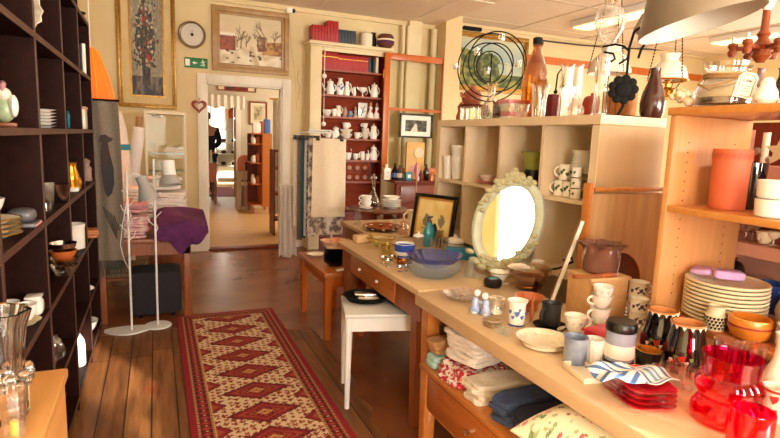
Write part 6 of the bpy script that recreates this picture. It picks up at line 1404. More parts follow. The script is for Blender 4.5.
o = table('drawer_table', 'old brown wooden table with a drawer and pale top in the middle of the room', 1.035, 2.022, 1.735, 3.18, TF, .03, 'tablelight', 'brownleg', [(.07, .11), (.07, 1.09), (.63, 1.09), (.63, .11)], 'brownleg', .034, .13)
dr = obj('drawer', MB().box(.022, .3, TF-.155, .0295, .95, TF-.045, .003), MATS['teak'], o)
for y in (.5, .76): obj('knob', MB().ball((.008, y, TF-.095), .009), MATS['porc'], dr)
table('tray_table', 'small pale wooden table beyond the drawer table holding the copper tray', 1.32, 3.26, 2.2, 3.98, TF, .03, 'tablelight', 'brownleg', [(.06, .06), (.06, .66), (.82, .66), (.82, .06)], 'brownleg')
table('long_table', 'long pale wooden table in the right foreground covered with crockery', 1.012, .3, 1.535, 2.008, TN, .05, 'tabletopn' if M('tabletopn', 'dcc09a', .5, c2='d0b086', scale=3, st=(7, .8, 7)) else 0, 'orangewood', [(.06, 1.665), (.46, 1.665), (.46, .07), (.06, .07)], None, .03)
table('corner_table', 'small pale table tucked between the pine bookcase and plywood panel', 1.5365, 1.28, 1.94, 1.69, TN, .03, 'tabletopn', 'orangewood', [(.03, .03), (.03, .38), (.37, .38), (.37, .03)], None, .016)
o = table('bench', 'low orange-brown wooden bench in front of the drawer table', 1.065, 3.25, 1.19, 3.98, .47, .03, 'orangewood', 'brownleg', [], None) if False else None
o = table('bench', 'low orange-brown wooden bench left of the drawer table', .99, 3.28, 1.3, 3.98, .47, .035, 'teak', 'doorwood', [(.035, .04), (.035, .66), (.27, .66), (.27, .04)], 'doorwood', .026, .07)
# grey-white painted stool table
p = [S(345, 315, .5), S(341, 296, .5)]
ang = math.atan2(p[1].y-p[0].y, p[1].x-p[0].x)-PI/2
o = thing('painted_stool_table', 'small pale grey painted table with a black tray in front of the drawer table', 'table', (p[0].x, p[0].y, .004), ang)
sw, sd, sz = .46, .33, .496
obj('tabletop', MB().box(0, 0, sz-.02, sw, sd, sz, .004), MATS['greypaint'], o)
obj('apron', MB().box(.02, .012, sz-.09, sw-.02, .03, sz-.0205).box(.012, .03, sz-.09, .03, sd-.03, sz-.0205).box(.02, sd-.03, sz-.09, sw-.02, sd-.012, sz-.0205).box(sw-.03, .03, sz-.09, sw-.012, sd-.03, sz-.0205), MATS['whitepaint'], o)
for x, y in ((.022, .022), (sw-.022, .022), (.022, sd-.022), (sw-.022, sd-.022)): obj('leg', MB().lathe([(0, 0), (.012, 0), (.019, sz-.1), (.019, sz-.0206), (0, sz-.0206)], 14, (x, y, 0)), MATS['whitepaint'], o)
q = S(367, 300, .5005); k = mpp(q)
o = thing('black_tray', 'black oval tin tray holding silver boxes on the pale grey table', 'tray', (q.x, q.y, .5005), ang)
obj('tray', MB().lathe([(0, 0), (.1, 0), (.125, .03), (.129, .03), (.129, .033), (.122, .033), (.098, .004), (0, .004)], 34, sx=1., syy=.8), MATS['iron'], o)
tq = Matrix.Translation((q.x, q.y, .505)) @ rot(0, 0, ang)
for i, (x, y, w_, d_, h_, l, m) in enumerate([(-.005, .022, .062, .028, .03, 'flat silver cigarette box standing in the black tray', 'silver'), (.005, -.032, .055, .02, .018, 'cream and silver case at the front of the black tray', 'porcw')]):
    c = tq @ Vector((x, y, 0)); solo('silver_box', MB().box(-w_, -d_, 0, w_, d_, h_, .005), MATS[m], l, 'box', c, ang+R(8*i-3))
# ================================================================ low drawer bench with textiles
LX, LZ = 1.01, .42
o = thing('drawer_bench', 'low honey-orange wooden chest table with drawers under the long table', 'chest', (LX, .45, .004)); lz = LZ-.004; ly = 1.47
obj('top', MB().box(-.008, 0, lz-.022, .5, ly, lz, .004), MATS['orangewood'], o)
obj('carcass', MB().box(.012, .03, lz-.19, .48, ly-.03, lz-.0225), MATS['orangewood'], o)
for x in (.025, .47):
    for y in (.03, ly-.03): obj('leg', MB().box(x-.025, y-.025, 0, x+.025, y+.025, lz-.0226, .003), MATS['orangewood'], o)
for y0, y1 in ((.75, ly-.07), (.07, .72)):
    dr = obj('drawer', MB().box(.0, y0, lz-.17, .0115, y1, lz-.03, .003), MATS['teak'], o); obj('knob', MB().tube([(.0, (y0+y1)/2, lz-.1), (-.02, (y0+y1)/2, lz-.1)], [.007, .012], 10), MATS['silver'], dr)
z = LZ+.001
fold('folded_cloth', 'tan folded cloth at the far end of the low orange chest', (1.075, 1.865, z+.06), .12, .08, .06, 'tan', R(6), None, 2, .008, 60)
fold('folded_cloth', 'mint green folded cloth under the tan one on the low orange chest', (1.075, 1.868, z), .13, .085, .05, 'mint' if M('mint', 'a8cfc8', .9) else 0, R(3), None, 1, .006, 61)
def redw(): 
    m = M('redwhite', 'c02438', .9, c2='f0e4dc', scale=55, amt=.18); return 'redwhite'
fold('folded_cloth', 'red and white patterned cloth beneath the white linen on the low orange chest', (1.13, 1.718, z), .23, .19, .065, redw(), R(4), None, 3, .012, 62)
fold('folded_linen', 'heap of white embroidered linen on the red patterned cloth', (1.145, 1.705, z+.09), .22, .2, .115, 'linenw', R(8), None, 4, .014, 63)
fold('folded_cloth', 'cream folded cloth between the white linen and the jeans', (1.14, 1.545, z), .26, .11, .075, 'linen', R(-4), None, 2, .012, 64)
fold('folded_jeans', 'blue denim folded trousers on the low orange chest', (1.15, 1.395, z), .26, .11, .085, 'denim', R(4), None, 3, .012, 65)
fold('folded_jeans', 'dark navy corduroy trousers folded next to the blue denim', (1.16, 1.275, z), .27, .1, .09, 'navy', R(2), None, 2, .012, 66)
# floral cushion
random.seed(11)
cb = [(random.random(), random.random(), random.uniform(.008, .026), random.choice(['c8324a', 'd86a78', 'b8283c', 'e09098', '6f8a4a', '557a48', '8a9a5a'])) for _ in range(190)]
def cushf(u, v):
    c = 'efe4c4'
    for x, y, r, k in cb:
        d = (u-x)**2+((v-y)*1.3)**2
        if d < r*r*(.6+.7*nz2(u, v, 40, 3)): c = k if d > r*r*.12 else mixc(k, 'ffffff', .35)
    if c == 'efe4c4' and nz2(u, v, 26, 8) > .36: c = 'a9b07c'
    return c
cu = thing('floral_cushion', 'cream cushion printed with red roses on the low orange chest in the foreground', 'cushion', (1.2, .965, z+.008), R(9))
def cush(sgn):
    def f(u, v):
        e = max(0., (1-(2*u-1)**4)*(1-(2*v-1)**4))**.55
        k = 1-.05*math.sin(u*PI)*0
        return ((u-.5)*.5*(1-.09*math.sin(v*PI))+.0, (v-.5)*.5*(1-.09*math.sin(u*PI)), .105+sgn*.104*e+.006*nz2(u, v, 5, 2)*e)
    return f
picture('cover', 0, 0, 140, 140, cushf, vcol('cushfab', .9, .3), cu, (0, 0, 0), curve=cush(1)); picture('underside', 0, 0, 30, 30, cushf, vcol('cushfab', .9), cu, (0, 0, 0), curve=cush(-1))
# ================================================================ things on the bench
zb = .471
def bn(px, py, z=zb): q = S(px, py, z); return Vector((q.x, q.y, z))
q = bn(334, 261); q = Vector((1.13, 3.5, zb)); k = mpp(q)
for i in range(6): solo('black_bowl', MB().lathe(hollow('dish', .085, .03, .003), 28), MATS['black'], 'black bowl in the stack on the low bench', 'bowl', (q.x, q.y, zb+i*.0185), 0, 'black bowls on the bench')
def shellw(a, t): return 1+.12*math.cos(a*5)*t+.05*math.cos(a*9)*t
solo('shell_bowl', MB().lathe(hollow([(0, 0), (.4, 0), (.5, .1), (.85, .5), (1, 1)], .105, .05, .005), 50, wob=shellw), MATS['conch'], 'white and orange scalloped shell bowl on top of the black bowls', 'bowl', (q.x-.0, q.y, zb+5*.0185+.031))
solo('white_plate', MB().lathe(hollow('plate', .07, .014), 26), MATS['porc'], 'white plate left of the black bowls on the bench', 'plate', (1.08, 3.82, zb))
solo('paper_sheet', MB().sheet(lambda u, v: (-.09+.18*u, -.04+.08*v, .004+.03*(u*u)+.006*math.sin(v*5)), 10, 10, .001), MATS['paper'], 'sheet of white paper curling at the near end of the bench', 'paper', (1.17, 3.345, zb))
# ================================================================ on the side table beyond
def ff(px, py, z=TF): q = S(px, py, z); return Vector((q.x, q.y, z+.001))
q = Vector((1.475, 3.5, TF+.001))
o = thing('copper_tray', 'oval copper tray with a pierced rim beyond the drawer table', 'tray', q)
obj('tray', MB().lathe([(0, 0), (.1, 0), (.14, .03), (.143, .03), (.143, .034), (.137, .034), (.098, .004), (0, .004)], 36), MATS['copper'], o)
for i in range(10): a = 2*PI*i/10; obj('rim_tile', MB().ball((.122*math.cos(a), .122*math.sin(a), .021), .012, .012, .006, 8, 5), MATS['linen'], o)
q = ff(360, 227); solo('glass_figure', MB().lathe([(0, 0), (.03, 0), (.03, .01), (.015, .03), (.03, .06), (.012, .08), (.022, .1), (0, .125)], 14, wob=lambda a, t: 1+.2*math.cos(a*4)), MATS['frost'], 'frosted star-shaped glass figure behind the copper tray', 'figurine', (1.385, 3.76, TF+.001))
solo('clear_figure', MB().lathe([(0, 0), (.022, 0), (.02, .01), (.01, .03), (.024, .055), (.01, .075), (.016, .09), (0, .105)], 14), MATS['frost'], 'small frosted glass animal figure right of the copper tray', 'figurine', ff(394.5, 229.5))
ves('glass_jar', 'pinkish clear glass jar with a lid right of the copper tray', 'jar', ff(403, 235), .04, .1, 'jug', MATS['pinkg'], lid=(.85, .3, 1.0), lm=MATS['pinkg'])
ves('white_jug', 'white porcelain jug with a gold line at the back of the side table', 'jug', ff(412.5, 225.5), .045, .12, 'mug', MATS['porc'], handle=(.95, .3, .85, .8, .007, 180), band=[(.9, .93, MATS['gold'], 'gold_line')])
solo('wine_glass', MB().lathe(hollow('gob', .03, .12, .002), 18), MATS['glassb'], 'clear stemmed glass beside the white jug', 'glass', ff(422, 232))
# leaning framed picture
a = ff(438, 225)
o = thing('yellow_print', 'black-framed yellow print with two grey figures leaning behind the drawer table', 'picture', (1.628, 3.03, TF+.006), 0, r=(R(-10), R(0), R(-64)))
w_, h_ = .33, .3; fr = MB()
for (x0, z0, x1, z1) in ((-w_/2, 0, w_/2, .022), (-w_/2, h_-.022, w_/2, h_), (-w_/2, .022, -w_/2+.022, h_-.022), (w_/2-.022, .022, w_/2, h_-.022)): fr.box(x0, -.025, z0, x1, 0, z1, .003)
obj('frame', fr, MATS['black'], o)
def yp(u, v):
    c = mixc('f0d080', 'f8e4a8', .5+nz2(u, v, 5, 2))
    if min(u, v, 1-u, 1-v) < .06: c = 'c8903c'
    for x in (.3, .72):
        if ((u-x)/.09)**2+((v-.42)/.16)**2 < 1+nz2(u, v, 14, 3): c = mixc(c, '6a6a5c', .75)
        if abs(v-.2) < .012 and abs(u-x) < .12: c = 'a8843c'
    return c
picture('print', w_-.044, h_-.044, 50, 40, yp, vcol('canvas'), o, (0, -.012, h_/2)); obj('back_board', MB().box(-w_/2+.02, -.008, .02, w_/2-.02, -.003, h_-.02), MATS['card'], o)
# ================================================================ on the drawer table
solo('wooden_block', MB().box(-.05, -.03, 0, .05, .03, .045, .005), MATS['boxwoodp'] if 'boxwoodp' in MATS else M('boxwoodp', 'dcb88a', .5), 'small pale wooden block at the far front corner of the drawer table', 'box', (1.175, 3.11, TF+.001), R(12))
o = thing('leaf_dish', 'olive-green glass leaf dish near the far end of the drawer table', 'dish', (1.245, 2.96, TF+.001)); obj('dish', MB().lathe(hollow([(0, 0), (.5, 0), (.6, .15), (1, 1)], .085, .055, .004), 40, wob=lambda a, t: 1+.1*math.cos(a*6)*t), MATS['yellowg'], o); obj('rim', MB().tube([(.085*(1+.1*math.cos(a*6))*math.cos(a), .085*(1+.1*math.cos(a*6))*math.sin(a), .055) for a in [i*2*PI/60 for i in range(60)]], .003, 5, True), MATS['brass'], o)
ves('candle_glass', 'clear votive glass with a gold rim at the front of the drawer table', 'glass', ff(387, 254), .038, .058, 'tumbler', MATS['yellowg'], band=[(.86, .97, MATS['gold'], 'gold_rim')])
for px, py, r, h, l in ((383, 263.5, .022, .036, 'small silver cup nearest the left of the drawer table front edge'), (388, 266.5, .022, .034, 'second small silver cup at the front edge of the drawer table'), (392, 262.5, .021, .036, 'third silver cup just behind the front two'), (400, 271.5, .019, .026, 'tiny silver cup left of the frosted glass bowl'), (405.5, 270.5, .018, .026, 'tiny silver cup right next to the frosted glass bowl')):
    q = ff(px, py); q.x = max(q.x, 1.065); ves('silver_cup', l, 'cup', q, r, h, 'gob', MATS['chrome'], t=.002, seg=18)
q = ff(404, 263)
o = thing('copper_stand', 'round pierced copper stand beneath the blue bowl', 'stand', q); obj('ring', MB().lathe([(.035, 0), (.042, 0), (.046, .018), (.042, .03), (.036, .03), (.038, .018), (.035, 0)], 26), MATS['copper'], o)
for i in range(10): a = 2*PI*i/10; obj('bead', MB().ball((.045*math.cos(a), .045*math.sin(a), .017), .006, None, None, 8, 5), MATS['gold'], o)
q2 = (q.x, q.y, q.z+.031)
ves('blue_bowl', 'bright blue bowl with a white inside on the copper stand', 'bowl', q2, .056, .075, [(0, 0), (.55, 0), (.6, .06), (.92, .4), (1, .8), (1, 1)], MATS['porc'], band=[(.04, .985, MATS['blueglaze'], 'blue_glaze')])
# frosted bowl and the blue one inside it
q = Vector((1.222, 2.235, TF+.001))
ves('frosted_bowl', 'large frosted clear glass bowl at the near end of the drawer table', 'bowl', q, .142, .085, [(0, 0), (.6, 0), (.66, .05), (.92, .45), (1, .8), (1, 1)], MATS['frost'], seg=40, t=.004)
def scal(a, t): return 1+.04*math.cos(a*12)*t
ves('blue_glass_bowl', 'cobalt blue scalloped glass bowl resting in the frosted glass bowl', 'bowl', (q.x+.004, q.y+.004, q.z+.038), .138, .066, [(0, 0), (.3, 0), (.4, .08), (.75, .5), (1, 1)], MATS['blueglass'], seg=72, wob=scal, t=.004)
# teal bird, jars and tumblers
o = thing('teal_bird', 'teal and black glazed bird-shaped vase behind the frosted bowl', 'vase', ff(428.5, 246.5)); obj('body', MB().lathe([(0, 0), (.03, 0), (.042, .04), (.036, .1), (.02, .14), (.012, .16), (0, .165)], 22, sx=1., syy=.75), MATS['tealglass'], o); obj('wing', MB().ball((.034, -.004, .085), .014, .028, .06), MATS['black'], o); obj('neck', MB().tube([(-.0, 0, .15), (-.005, 0, .18), (.02, 0, .185)], [.014, .011, .005], 8), MATS['black'], o)
ves('lidded_jar', 'clear glass jar with a white lid in front of the teal bird', 'jar', ff(418, 250.5), .036, .085, 'mug', MATS['glassb'], lid=(.95, .35, 1.0), lm=MATS['porc'])
ves('smoky_tumbler', 'smoky brown glass tumbler in front of the yellow print', 'glass', ff(438.5, 248), .028, .105, 'tumbler', MATS['smoke'], t=.003)
ves('clear_tumbler', 'clear glass tumbler in front of the smoky one', 'glass', ff(434.5, 252), .03, .085, 'tumbler', MATS['glassb'], t=.003)
ves('clear_tumbler', 'second clear glass tumbler next to the blue and white sugar bowl', 'glass', ff(444.5, 251), .026, .08, 'tumbler', MATS['glassb'], t=.003)
q = ff(456, 250); q.x = min(q.x, 1.64)
ves('sugar_bowl', 'white lidded sugar bowl with blue dots behind the turquoise box', 'bowl', q, .062, .055, 'bowl', MATS['porc'], lid=(.82, .75, 1.0), band=[(.78, .86, MATS['blueprint'], 'blue_line')])
q = ff(455, 257); o = thing('turquoise_box', 'long turquoise blue box behind the blue glass bowl', 'box', (1.55, 2.52, TF+.001), R(-28)); obj('box', MB().box(-.085, -.025, 0, .085, .025, .05, .004), MATS['tealbox'] if 'tealbox' in MATS else M('tealbox', '1a86a8', .5), o); obj('lid', MB().box(-.087, -.027, .0505, .087, .027, .064, .003), MATS['tealbox'], o)
# frosted seal figures
o = thing('frosted_seal', 'frosted glass seal figure beside the foot of the oval mirror', 'figurine', ff(470, 277)); obj('body', MB().lathe([(0, 0), (.03, 0), (.032, .02), (.02, .06), (.016, .085), (.008, .1), (0, .102)], 16), MATS['frost'], o); obj('tail', MB().tube([(0, -.02, .015), (.03, -.05, .012), (.05, -.06, .02)], [.02, .013, .007], 8), MATS['frost'], o)
ves('white_bowl', 'small white bowl with a painted rim in front of the oval mirror', 'bowl', ff(499, 282), .05, .05, [(0, 0), (.4, 0), (.42, .2), (.85, .75), (1, 1)], MATS['porc'], band=[(.92, .98, MATS['gold'], 'rim_line')])
# ---------------------------------------------------------------- oval mirror
c0 = Vector((1.56, 2.1, TF+.001))
mo = thing('oval_mirror', 'oval mirror in a pale green ornate frame standing on the drawer table', 'mirror', (1.585, 2.17, TF+.003), 0, r=(0, 0, 0))
ct = at(507, 217, 'x', 1.6); k = mpp(ct)
# local basis: the frame faces the room's left, turned towards the viewer and leaning back to the left
nrm = Vector((-.50, -.85, .15)).normalized(); upv = (Vector((.26, -.13, 1))-nrm*nrm.dot(Vector((.26, -.13, 1)))).normalized(); rx_ = upv.cross(nrm)
Mm = Matrix((rx_, upv, nrm)).transposed().to_4x4()
mo.matrix_world = Matrix.Translation(Vector((1.572, 2.145, TF+.262))) @ Mm
A, B = .168, .236          # outer half axes
M('sage', 'c9cdb4', .45, c2='b5b99c', scale=14, bump=.15); M('sageold', 'b9b48c', .5, c2='a39a70', scale=40, bump=.4)
def oval(rs):     # profile (fraction inwards, height) swept round the oval
    n = 64; vs = []; fs = []; m = len(rs)
    for i in range(n):
        t = 2*PI*i/n
        for (d, h) in rs: vs.append(((A-d)*math.cos(t), (B-d)*math.sin(t), h))
    for i in range(n):
        j = (i+1) % n
        for q_ in range(m): p_ = (q_+1) % m; fs.append((i*m+q_, j*m+q_, j*m+p_, i*m+p_))
    return MB().add(vs, fs)
obj('frame', oval([(0, -.006), (0, .008), (.012, .018), (.034, .016), (.046, .008), (.05, .003), (.05, -.006)]), MATS['sage'], mo)
n = 48; gm = MB().add([((A-.0505)*math.cos(2*PI*i/n), (B-.0505)*math.sin(2*PI*i/n), .002) for i in range(n)]+[((A-.0505)*math.cos(2*PI*i/n), (B-.0505)*math.sin(2*PI*i/n), -.004) for i in range(n)], [tuple(range(n)), tuple(range(2*n-1, n-1, -1))]+[(i, (i+1) % n, (i+1) % n+n, i+n) for i in range(n)])
M('mirrorglass', 'f2f2f0', .01, metal=1.); obj('mirror_glass', gm, MATS['mirrorglass'], mo)
def orn(spots):
    mb = MB()
    for t0, t1, nn, off in spots:
        for i in range(nn):
            t = R(t0+(t1-t0)*i/max(1, nn-1)); d = off+.011*math.sin(i*2.3)
            p_ = ((A-d)*math.cos(t), (B-d)*math.sin(t), .017)
            mb.ball(p_, .016, .012, .010, 10, 6)
            mb.tube([(p_[0]+.016*math.cos(s_*1.1)*(1-s_/9), p_[1]+.016*math.sin(s_*1.1)*(1-s_/9), .02) for s_ in range(8)], .0035, 5)
    return mb
obj('carved_roses', orn([(78, 175, 15, .02), (95, 150, 8, .005)]), MATS['sageold'], mo); obj('carved_roses', orn([(-115, -5, 15, .022), (-100, -30, 8, .036)]), MATS['sageold'], mo)
crest = MB()
for x, y, r in ((-.045, B+.0, .026), (-.075, B-.018, .02), (-.015, B+.004, .02), (.05, B-.01, .018), (.025, B+.002, .016), (-.05, B+.02, .016)): crest.ball((x, y, .01), r, r*.8, .012, 12, 7)
obj('crest', crest, MATS['sageold'], mo)
foot = MB()
for x, y, r in ((-.09, -B+.01, .026), (-.05, -B-.008, .024), (.0, -B-.006, .02), (.05, -B-.004, .024), (.09, -B+.012, .024), (-.13, -B+.045, .02)): foot.ball((x, y, .01), r*1.2, r*.7, .016, 12, 7)
obj('scroll_foot', foot, MATS['sageold'], mo)
obj('strut', MB().box(-.02, -.15, -.02, .02, .05, -.0065), MATS['card'], mo)
# ================================================================ on the long table
def tn(px, py, z=TN): q = S(px, py, z); return Vector((q.x, q.y, z+.001))
solo('black_candle', MB().lathe([(0, 0), (.036, 0), (.042, .012), (.042, .03), (.03, .04), (.026, .036), (0, .036)], 28), MATS['black'], 'round black candle holder in front of the small white bowl', 'candle holder', tn(492.5, 286.5))
obj('candle_top', MB().lathe([(0, .0365), (.025, .0365), (.025, .039), (0, .04)], 20), MATS['tealglass'], bpy.data.objects['black_candle'], label='dark teal wax')
q = tn(529, 287)
o = thing('casserole', 'brown glass casserole bowl with a clear lid and copper bands on the long table', 'bowl', (q.x-.02, q.y-.02, q.z))
prc = [(0, 0), (.55, 0), (.58, .05), (.62, .3), (.85, .62), (1, .8), (1, 1)]
obj('bowl', MB().lathe(hollow(prc, .098, .095, .004), 34), MATS['brownclear'], o); obj('inner_pot', MB().lathe([(0, .006), (.048, .006), (.052, .028), (.058, .045), (0, .046)], 26), MATS['brownglass'], o)
obj('lid', MB().lathe([(0, .112), (.03, .111), (.08, .104), (.1, .0955), (.1, .0975), (.08, .107), (.03, .114), (0, .115)], 34), MATS['brownclear'], o)
for z_, r_ in ((.018, .058), (.05, .068)): obj('copper_band', MB().tube([(r_*math.cos(t), r_*math.sin(t), z_) for t in [i*2*PI/40 for i in range(40)]], .0028, 6, True), MATS['copper'], o)
obj('handle', MB().tube([Vector((.09, -.02, .085)), Vector((.13, -.05, .1)), Vector((.165, -.09, .135)), Vector((.15, -.1, .155)), Vector((.125, -.07, .14))], .005, 7), MATS['iron'], o)
# beside the plywood: glass vase and white mug
ves('glass_bud_vase', 'small clear glass vase with an open rim behind the casserole', 'vase', (1.665, 2.155, TF+.001), .03, .1, 'flare', MATS['glassb'], t=.002)
ves('white_mug', 'white cup with a big handle behind the leaning board', 'mug', (1.68, 1.965, TN-.0+.001) if False else (1.705, 2.065, TF+.001), .034, .085, 'mug', MATS['porc'], handle=(.95, .2, .85, .8, .006, 195))
# leaning board
a = tn(552, 299); b = at(584, 221, 'y', 1.66)
o = thing('leaning_board', 'long narrow white-edged board leaning against the wooden box', 'board', (0, 0, 0))
base = S(551.5, 302, TN)+Vector((0, 0, .004)); tip = at(582.5, 221, 'y', 1.672)
d_ = (tip-base); e_ = Vector((.35, .93, 0)).normalized(); n_ = d_.cross(e_).normalized()
def slab(w0, w1, t0, t1): return MB().add([base+e_*w0+n_*t0, base+e_*w1+n_*t0, base+e_*w1+n_*t1, base+e_*w0+n_*t1, tip+e_*w0+n_*t0, tip+e_*w1+n_*t0, tip+e_*w1+n_*t1, tip+e_*w0+n_*t1], [(0, 3, 2, 1), (4, 5, 6, 7), (0, 1, 5, 4), (1, 2, 6, 5), (2, 3, 7, 6), (3, 0, 4, 7)])
obj('white_edge', slab(-.006, .0, -.007, .007), MATS['white'], o); obj('board', slab(.0005, .014, -.0055, .0055), MATS['brownleg'], o)
# wooden box with brown ruffled vase
bx = Vector((1.56, 1.53, TN+.001))
o = thing('wooden_box', 'honey-coloured little wooden box chest under the brown ruffled vase', 'box', bx, R(-6)); bw, bd, bh = .085, .07, .155
obj('carcass', MB().box(-bw, -bd, 0, bw, bd, bh, .003), M('boxwood', 'dcb07c', .4, c2='d0a06a', scale=4, st=(1, 8, 8)), o); obj('top', MB().box(-bw-.006, -bd-.008, bh+.0005, bw+.006, bd, bh+.014, .003), MATS['boxwood'], o)
obj('front_panel', MB().box(-bw+.018, -bd-.006, .02, bw-.012, -bd-.0005, bh-.025, .002), MATS['boxwood'], o)
zt = bx.z+bh+.0145
o = ves('ruffled_vase', 'brown glass vase with a ruffled rim on top of the wooden box', 'vase', (bx.x+.012, bx.y+.006, zt), .078, .115, [(0, 0), (.7, 0), (.84, .06), (.9, .3), (.88, .78), (.9, .88), (1.08, 1)], MATS['brownvase'], seg=64, t=.004, wob=lambda a, t: 1+(.2*math.cos(a*8)*max(0, 1-abs(t-.44)*7)) )
o = thing('wooden_spatula', 'carved wooden spoon lying on the front of the wooden box top', 'spoon', (bx.x-.03, bx.y-.064, zt)); obj('bowl', MB().ball((.02, 0, .008), .045, .016, .008), MATS['clay'], o); obj('handle', MB().tube([(-.02, 0, .008), (-.1, -.005, .01), (-.16, -.01, .016)], [.009, .006, .008], 8), MATS['brownleg'], o)
solo('round_plate', MB().lathe([(0, 0), (.07, 0), (.1, .008), (.1, .011), (.068, .004), (0, .004)], 36).xf(Matrix.Translation((0, 0, .1)) @ rot(R(78), 0, R(0))), M('darkplate', '5a2c18', .3), 'dark brown round plate leaning against the plywood panel', 'plate', (1.838, 1.668, .72), 0) if False else None
o = thing('round_plate', 'dark brown round wooden plate leaning against the plywood panel', 'plate', (1.80, 1.645, TN+.003)); obj('plate', MB().lathe([(0, 0), (.075, 0), (.105, .008), (.105, .012), (.072, .004), (0, .004)], 36).xf(Matrix.Translation((0, .0, .105)) @ rot(R(80), 0, 0)), M('darkplate', '5a2c18', .3, c2='6a3820', scale=10), o); obj('rim', MB().tube([Matrix.Translation((0, .0, .105)) @ rot(R(80), 0, 0) @ Vector((.104*math.cos(t), .104*math.sin(t), .011)) for t in [i*2*PI/36 for i in range(36)]], .003, 5, True), MATS['clay'], o)
# front row
def lace_w(a, t): return 1+.035*math.cos(a*16)*t
q = tn(459, 296); q.x = 1.17
ves('glass_platter', 'round scalloped pressed-glass platter at the far end of the long table', 'plate', (q.x, 1.87, q.z), .095, .024, 'plate', MATS['lilacg'], seg=64, wob=lace_w, t=.004, extra=lambda o, r, h: [obj('raised_rib', MB().tube([(r*.2*math.cos(a), r*.2*math.sin(a), .006), (r*.62*math.cos(a+.12), r*.62*math.sin(a+.12), .0085), (r*.97*math.cos(a+.25), r*.97*math.sin(a+.25), h+.001)], .0025, 5), MATS['lilacg'], o) for a in [i*2*PI/16 for i in range(16)]])
o = thing('kissing_figurine', 'blue and white porcelain pair of kissing children on the long table', 'figurine', tn(480, 314))
for s, h in ((-1, .088), (1, .082)):
    x, y = s*.012, -s*.018
    obj('dress', MB().lathe([(0, 0), (.02, 0), (.022, .008), (.016, .03), (.013, .05), (.009, .06), (0, .062)], 18, (x, y, 0)), M('bluedress', '6a8ac8', .2, c2='cfd8ea', scale=40), o)
    obj('head', MB().ball((x*.8, y*.75, .074+(.006 if s < 0 else 0)), .0135), MATS['porc'], o)
    obj('arm', MB().tube([(x, y, .052), (x*.2, y*.2-.01*s, .044), (-x*.5, -y*.4, .048)], .0045, 6), MATS['bluedress'], o)
    obj('shoes', MB().ball((x-.008, y-.01, .006), .012, .012, .006, 10, 6), MATS['porc'], o)
ves('knobbly_votive', 'round knobbly clear glass candle holder behind the kissing figurine', 'candle holder', tn(496, 313.5), .038, .062, 'jug', MATS['glassb'], seg=48, wob=lambda a, t: 1+.06*math.cos(a*12)*math.cos(t*40), t=.005)
solo('glass_ashtray', MB().lathe(hollow('cyl', .035, .022, .006), 30, wob=lambda a, t: 1+.03*math.cos(a*8)), MATS['smoke'], 'dark faceted glass ashtray in front of the knobbly candle holder', 'ashtray', tn(492, 325.5))
for px, py, l in ((500, 333.5, 'left clear glass cube at the front edge of the long table'), (507, 335.5, 'right clear glass cube beside the blue and white beaker')): solo('glass_cube', MB().box(-.014, -.014, 0, .014, .014, .026, .003), MATS['frost'], l, 'candle holder', tn(px, py), R(20))
def delft(o, r, h): motif(o, 'blue_flowers', MATS['blueprint'], 'cyl', r*1.0, h, [(R(a), z, s) for a, z, s in ((-125, .55, 1.2), (-150, .4, .8), (-95, .42, .9), (-110, .7, .7), (-60, .55, 1), (-170, .6, .9))], .011)
ves('blue_beaker', 'white beaker with blue flowers and a flared rim on the long table', 'vase', tn(516, 325.5), .034, .095, [(0, 0), (.82, 0), (.86, .06), (.92, .5), (.92, .85), (1.12, 1)], MATS['porc'], band=[(.03, .1, MATS['cobalt'], 'blue_foot')], extra=delft)
q = tn(529, 316); q = Vector((1.345, 1.66, TN+.001))
ves('brown_bowl', 'orange-brown clay dish with a spout behind the black mug', 'bowl', q, .06, .058, [(0, 0), (.5, 0), (.55, .1), (.6, .45), (.9, .8), (1, 1)], MATS['clay'])
o = thing('clay_spoon_rest', 'round flat clay spoon standing against the brown dish', 'spoon', tn(531, 321), 0, r=(0, 0, R(-28))); obj('disc', MB().ball((0, 0, .03), .008, .024, .03), MATS['clay'], o); obj('handle', MB().tube([(0, .0, .055), (.006, .015, .075), (.012, .03, .09)], .004, 6), MATS['clay'], o)
q = tn(550, 328)
solo('black_saucer', MB().lathe(hollow('plate', .062, .012), 30), MATS['iron'], 'matt black saucer under the black mug', 'plate', q)
ves('black_mug', 'matt dark grey mug on a black saucer', 'mug', (q.x, q.y, q.z+.013), .037, .08, 'mug', M('matblack', '1f1f20', .45), handle=(.95, .2, .8, .6, .006, 190))
def strp(o, r, h):
    mb = MB()
    for i in range(20):
        a = 2*PI*i/20; mb.tube([(r*q_*math.cos(a), r*q_*math.sin(a), h*z_+.0035) for q_, z_ in ((.54, .16), (.7, .36), (.84, .6), (.97, .93))], .0009, 4)
    obj('brown_stripes', mb, MATS['greymark'], o)
ves('striped_dish', 'oval cream dish with thin radiating stripes at the front of the long table', 'dish', (1.15, 1.335, TN+.001), .088, .028, [(0, 0), (.5, 0), (.56, .12), (.85, .6), (1, 1)], MATS['porcw'], seg=40, t=.004, extra=strp)
def leafp(o, r, h): motif(o, 'grey_leaves', MATS['greymark'], 'cup', r, h, [(R(a), .62, 1) for a in (-100, -140, -60, 180)], .009)
q = tn(574, 335)
solo('saucer', MB().lathe(hollow('plate', .058, .012), 28), MATS['porcw'], 'cream saucer under the single white teacup', 'plate', q)
ves('tea_cup', 'white fluted teacup standing alone on a cream saucer', 'cup', (q.x, q.y, q.z+.013), .04, .058, 'cup', MATS['porc'], handle=(.82, .25, .9, .6, .0045, -20), wob=lambda a, t: 1+.02*math.cos(a*14), seg=42, extra=leafp)
q = tn(594, 322); q = Vector((1.475, 1.42, TN+.001))
solo('saucer', MB().lathe(hollow('plate', .062, .012), 28), MATS['porcw'], 'cream saucer beneath the leaning pile of three teacups', 'plate', q)
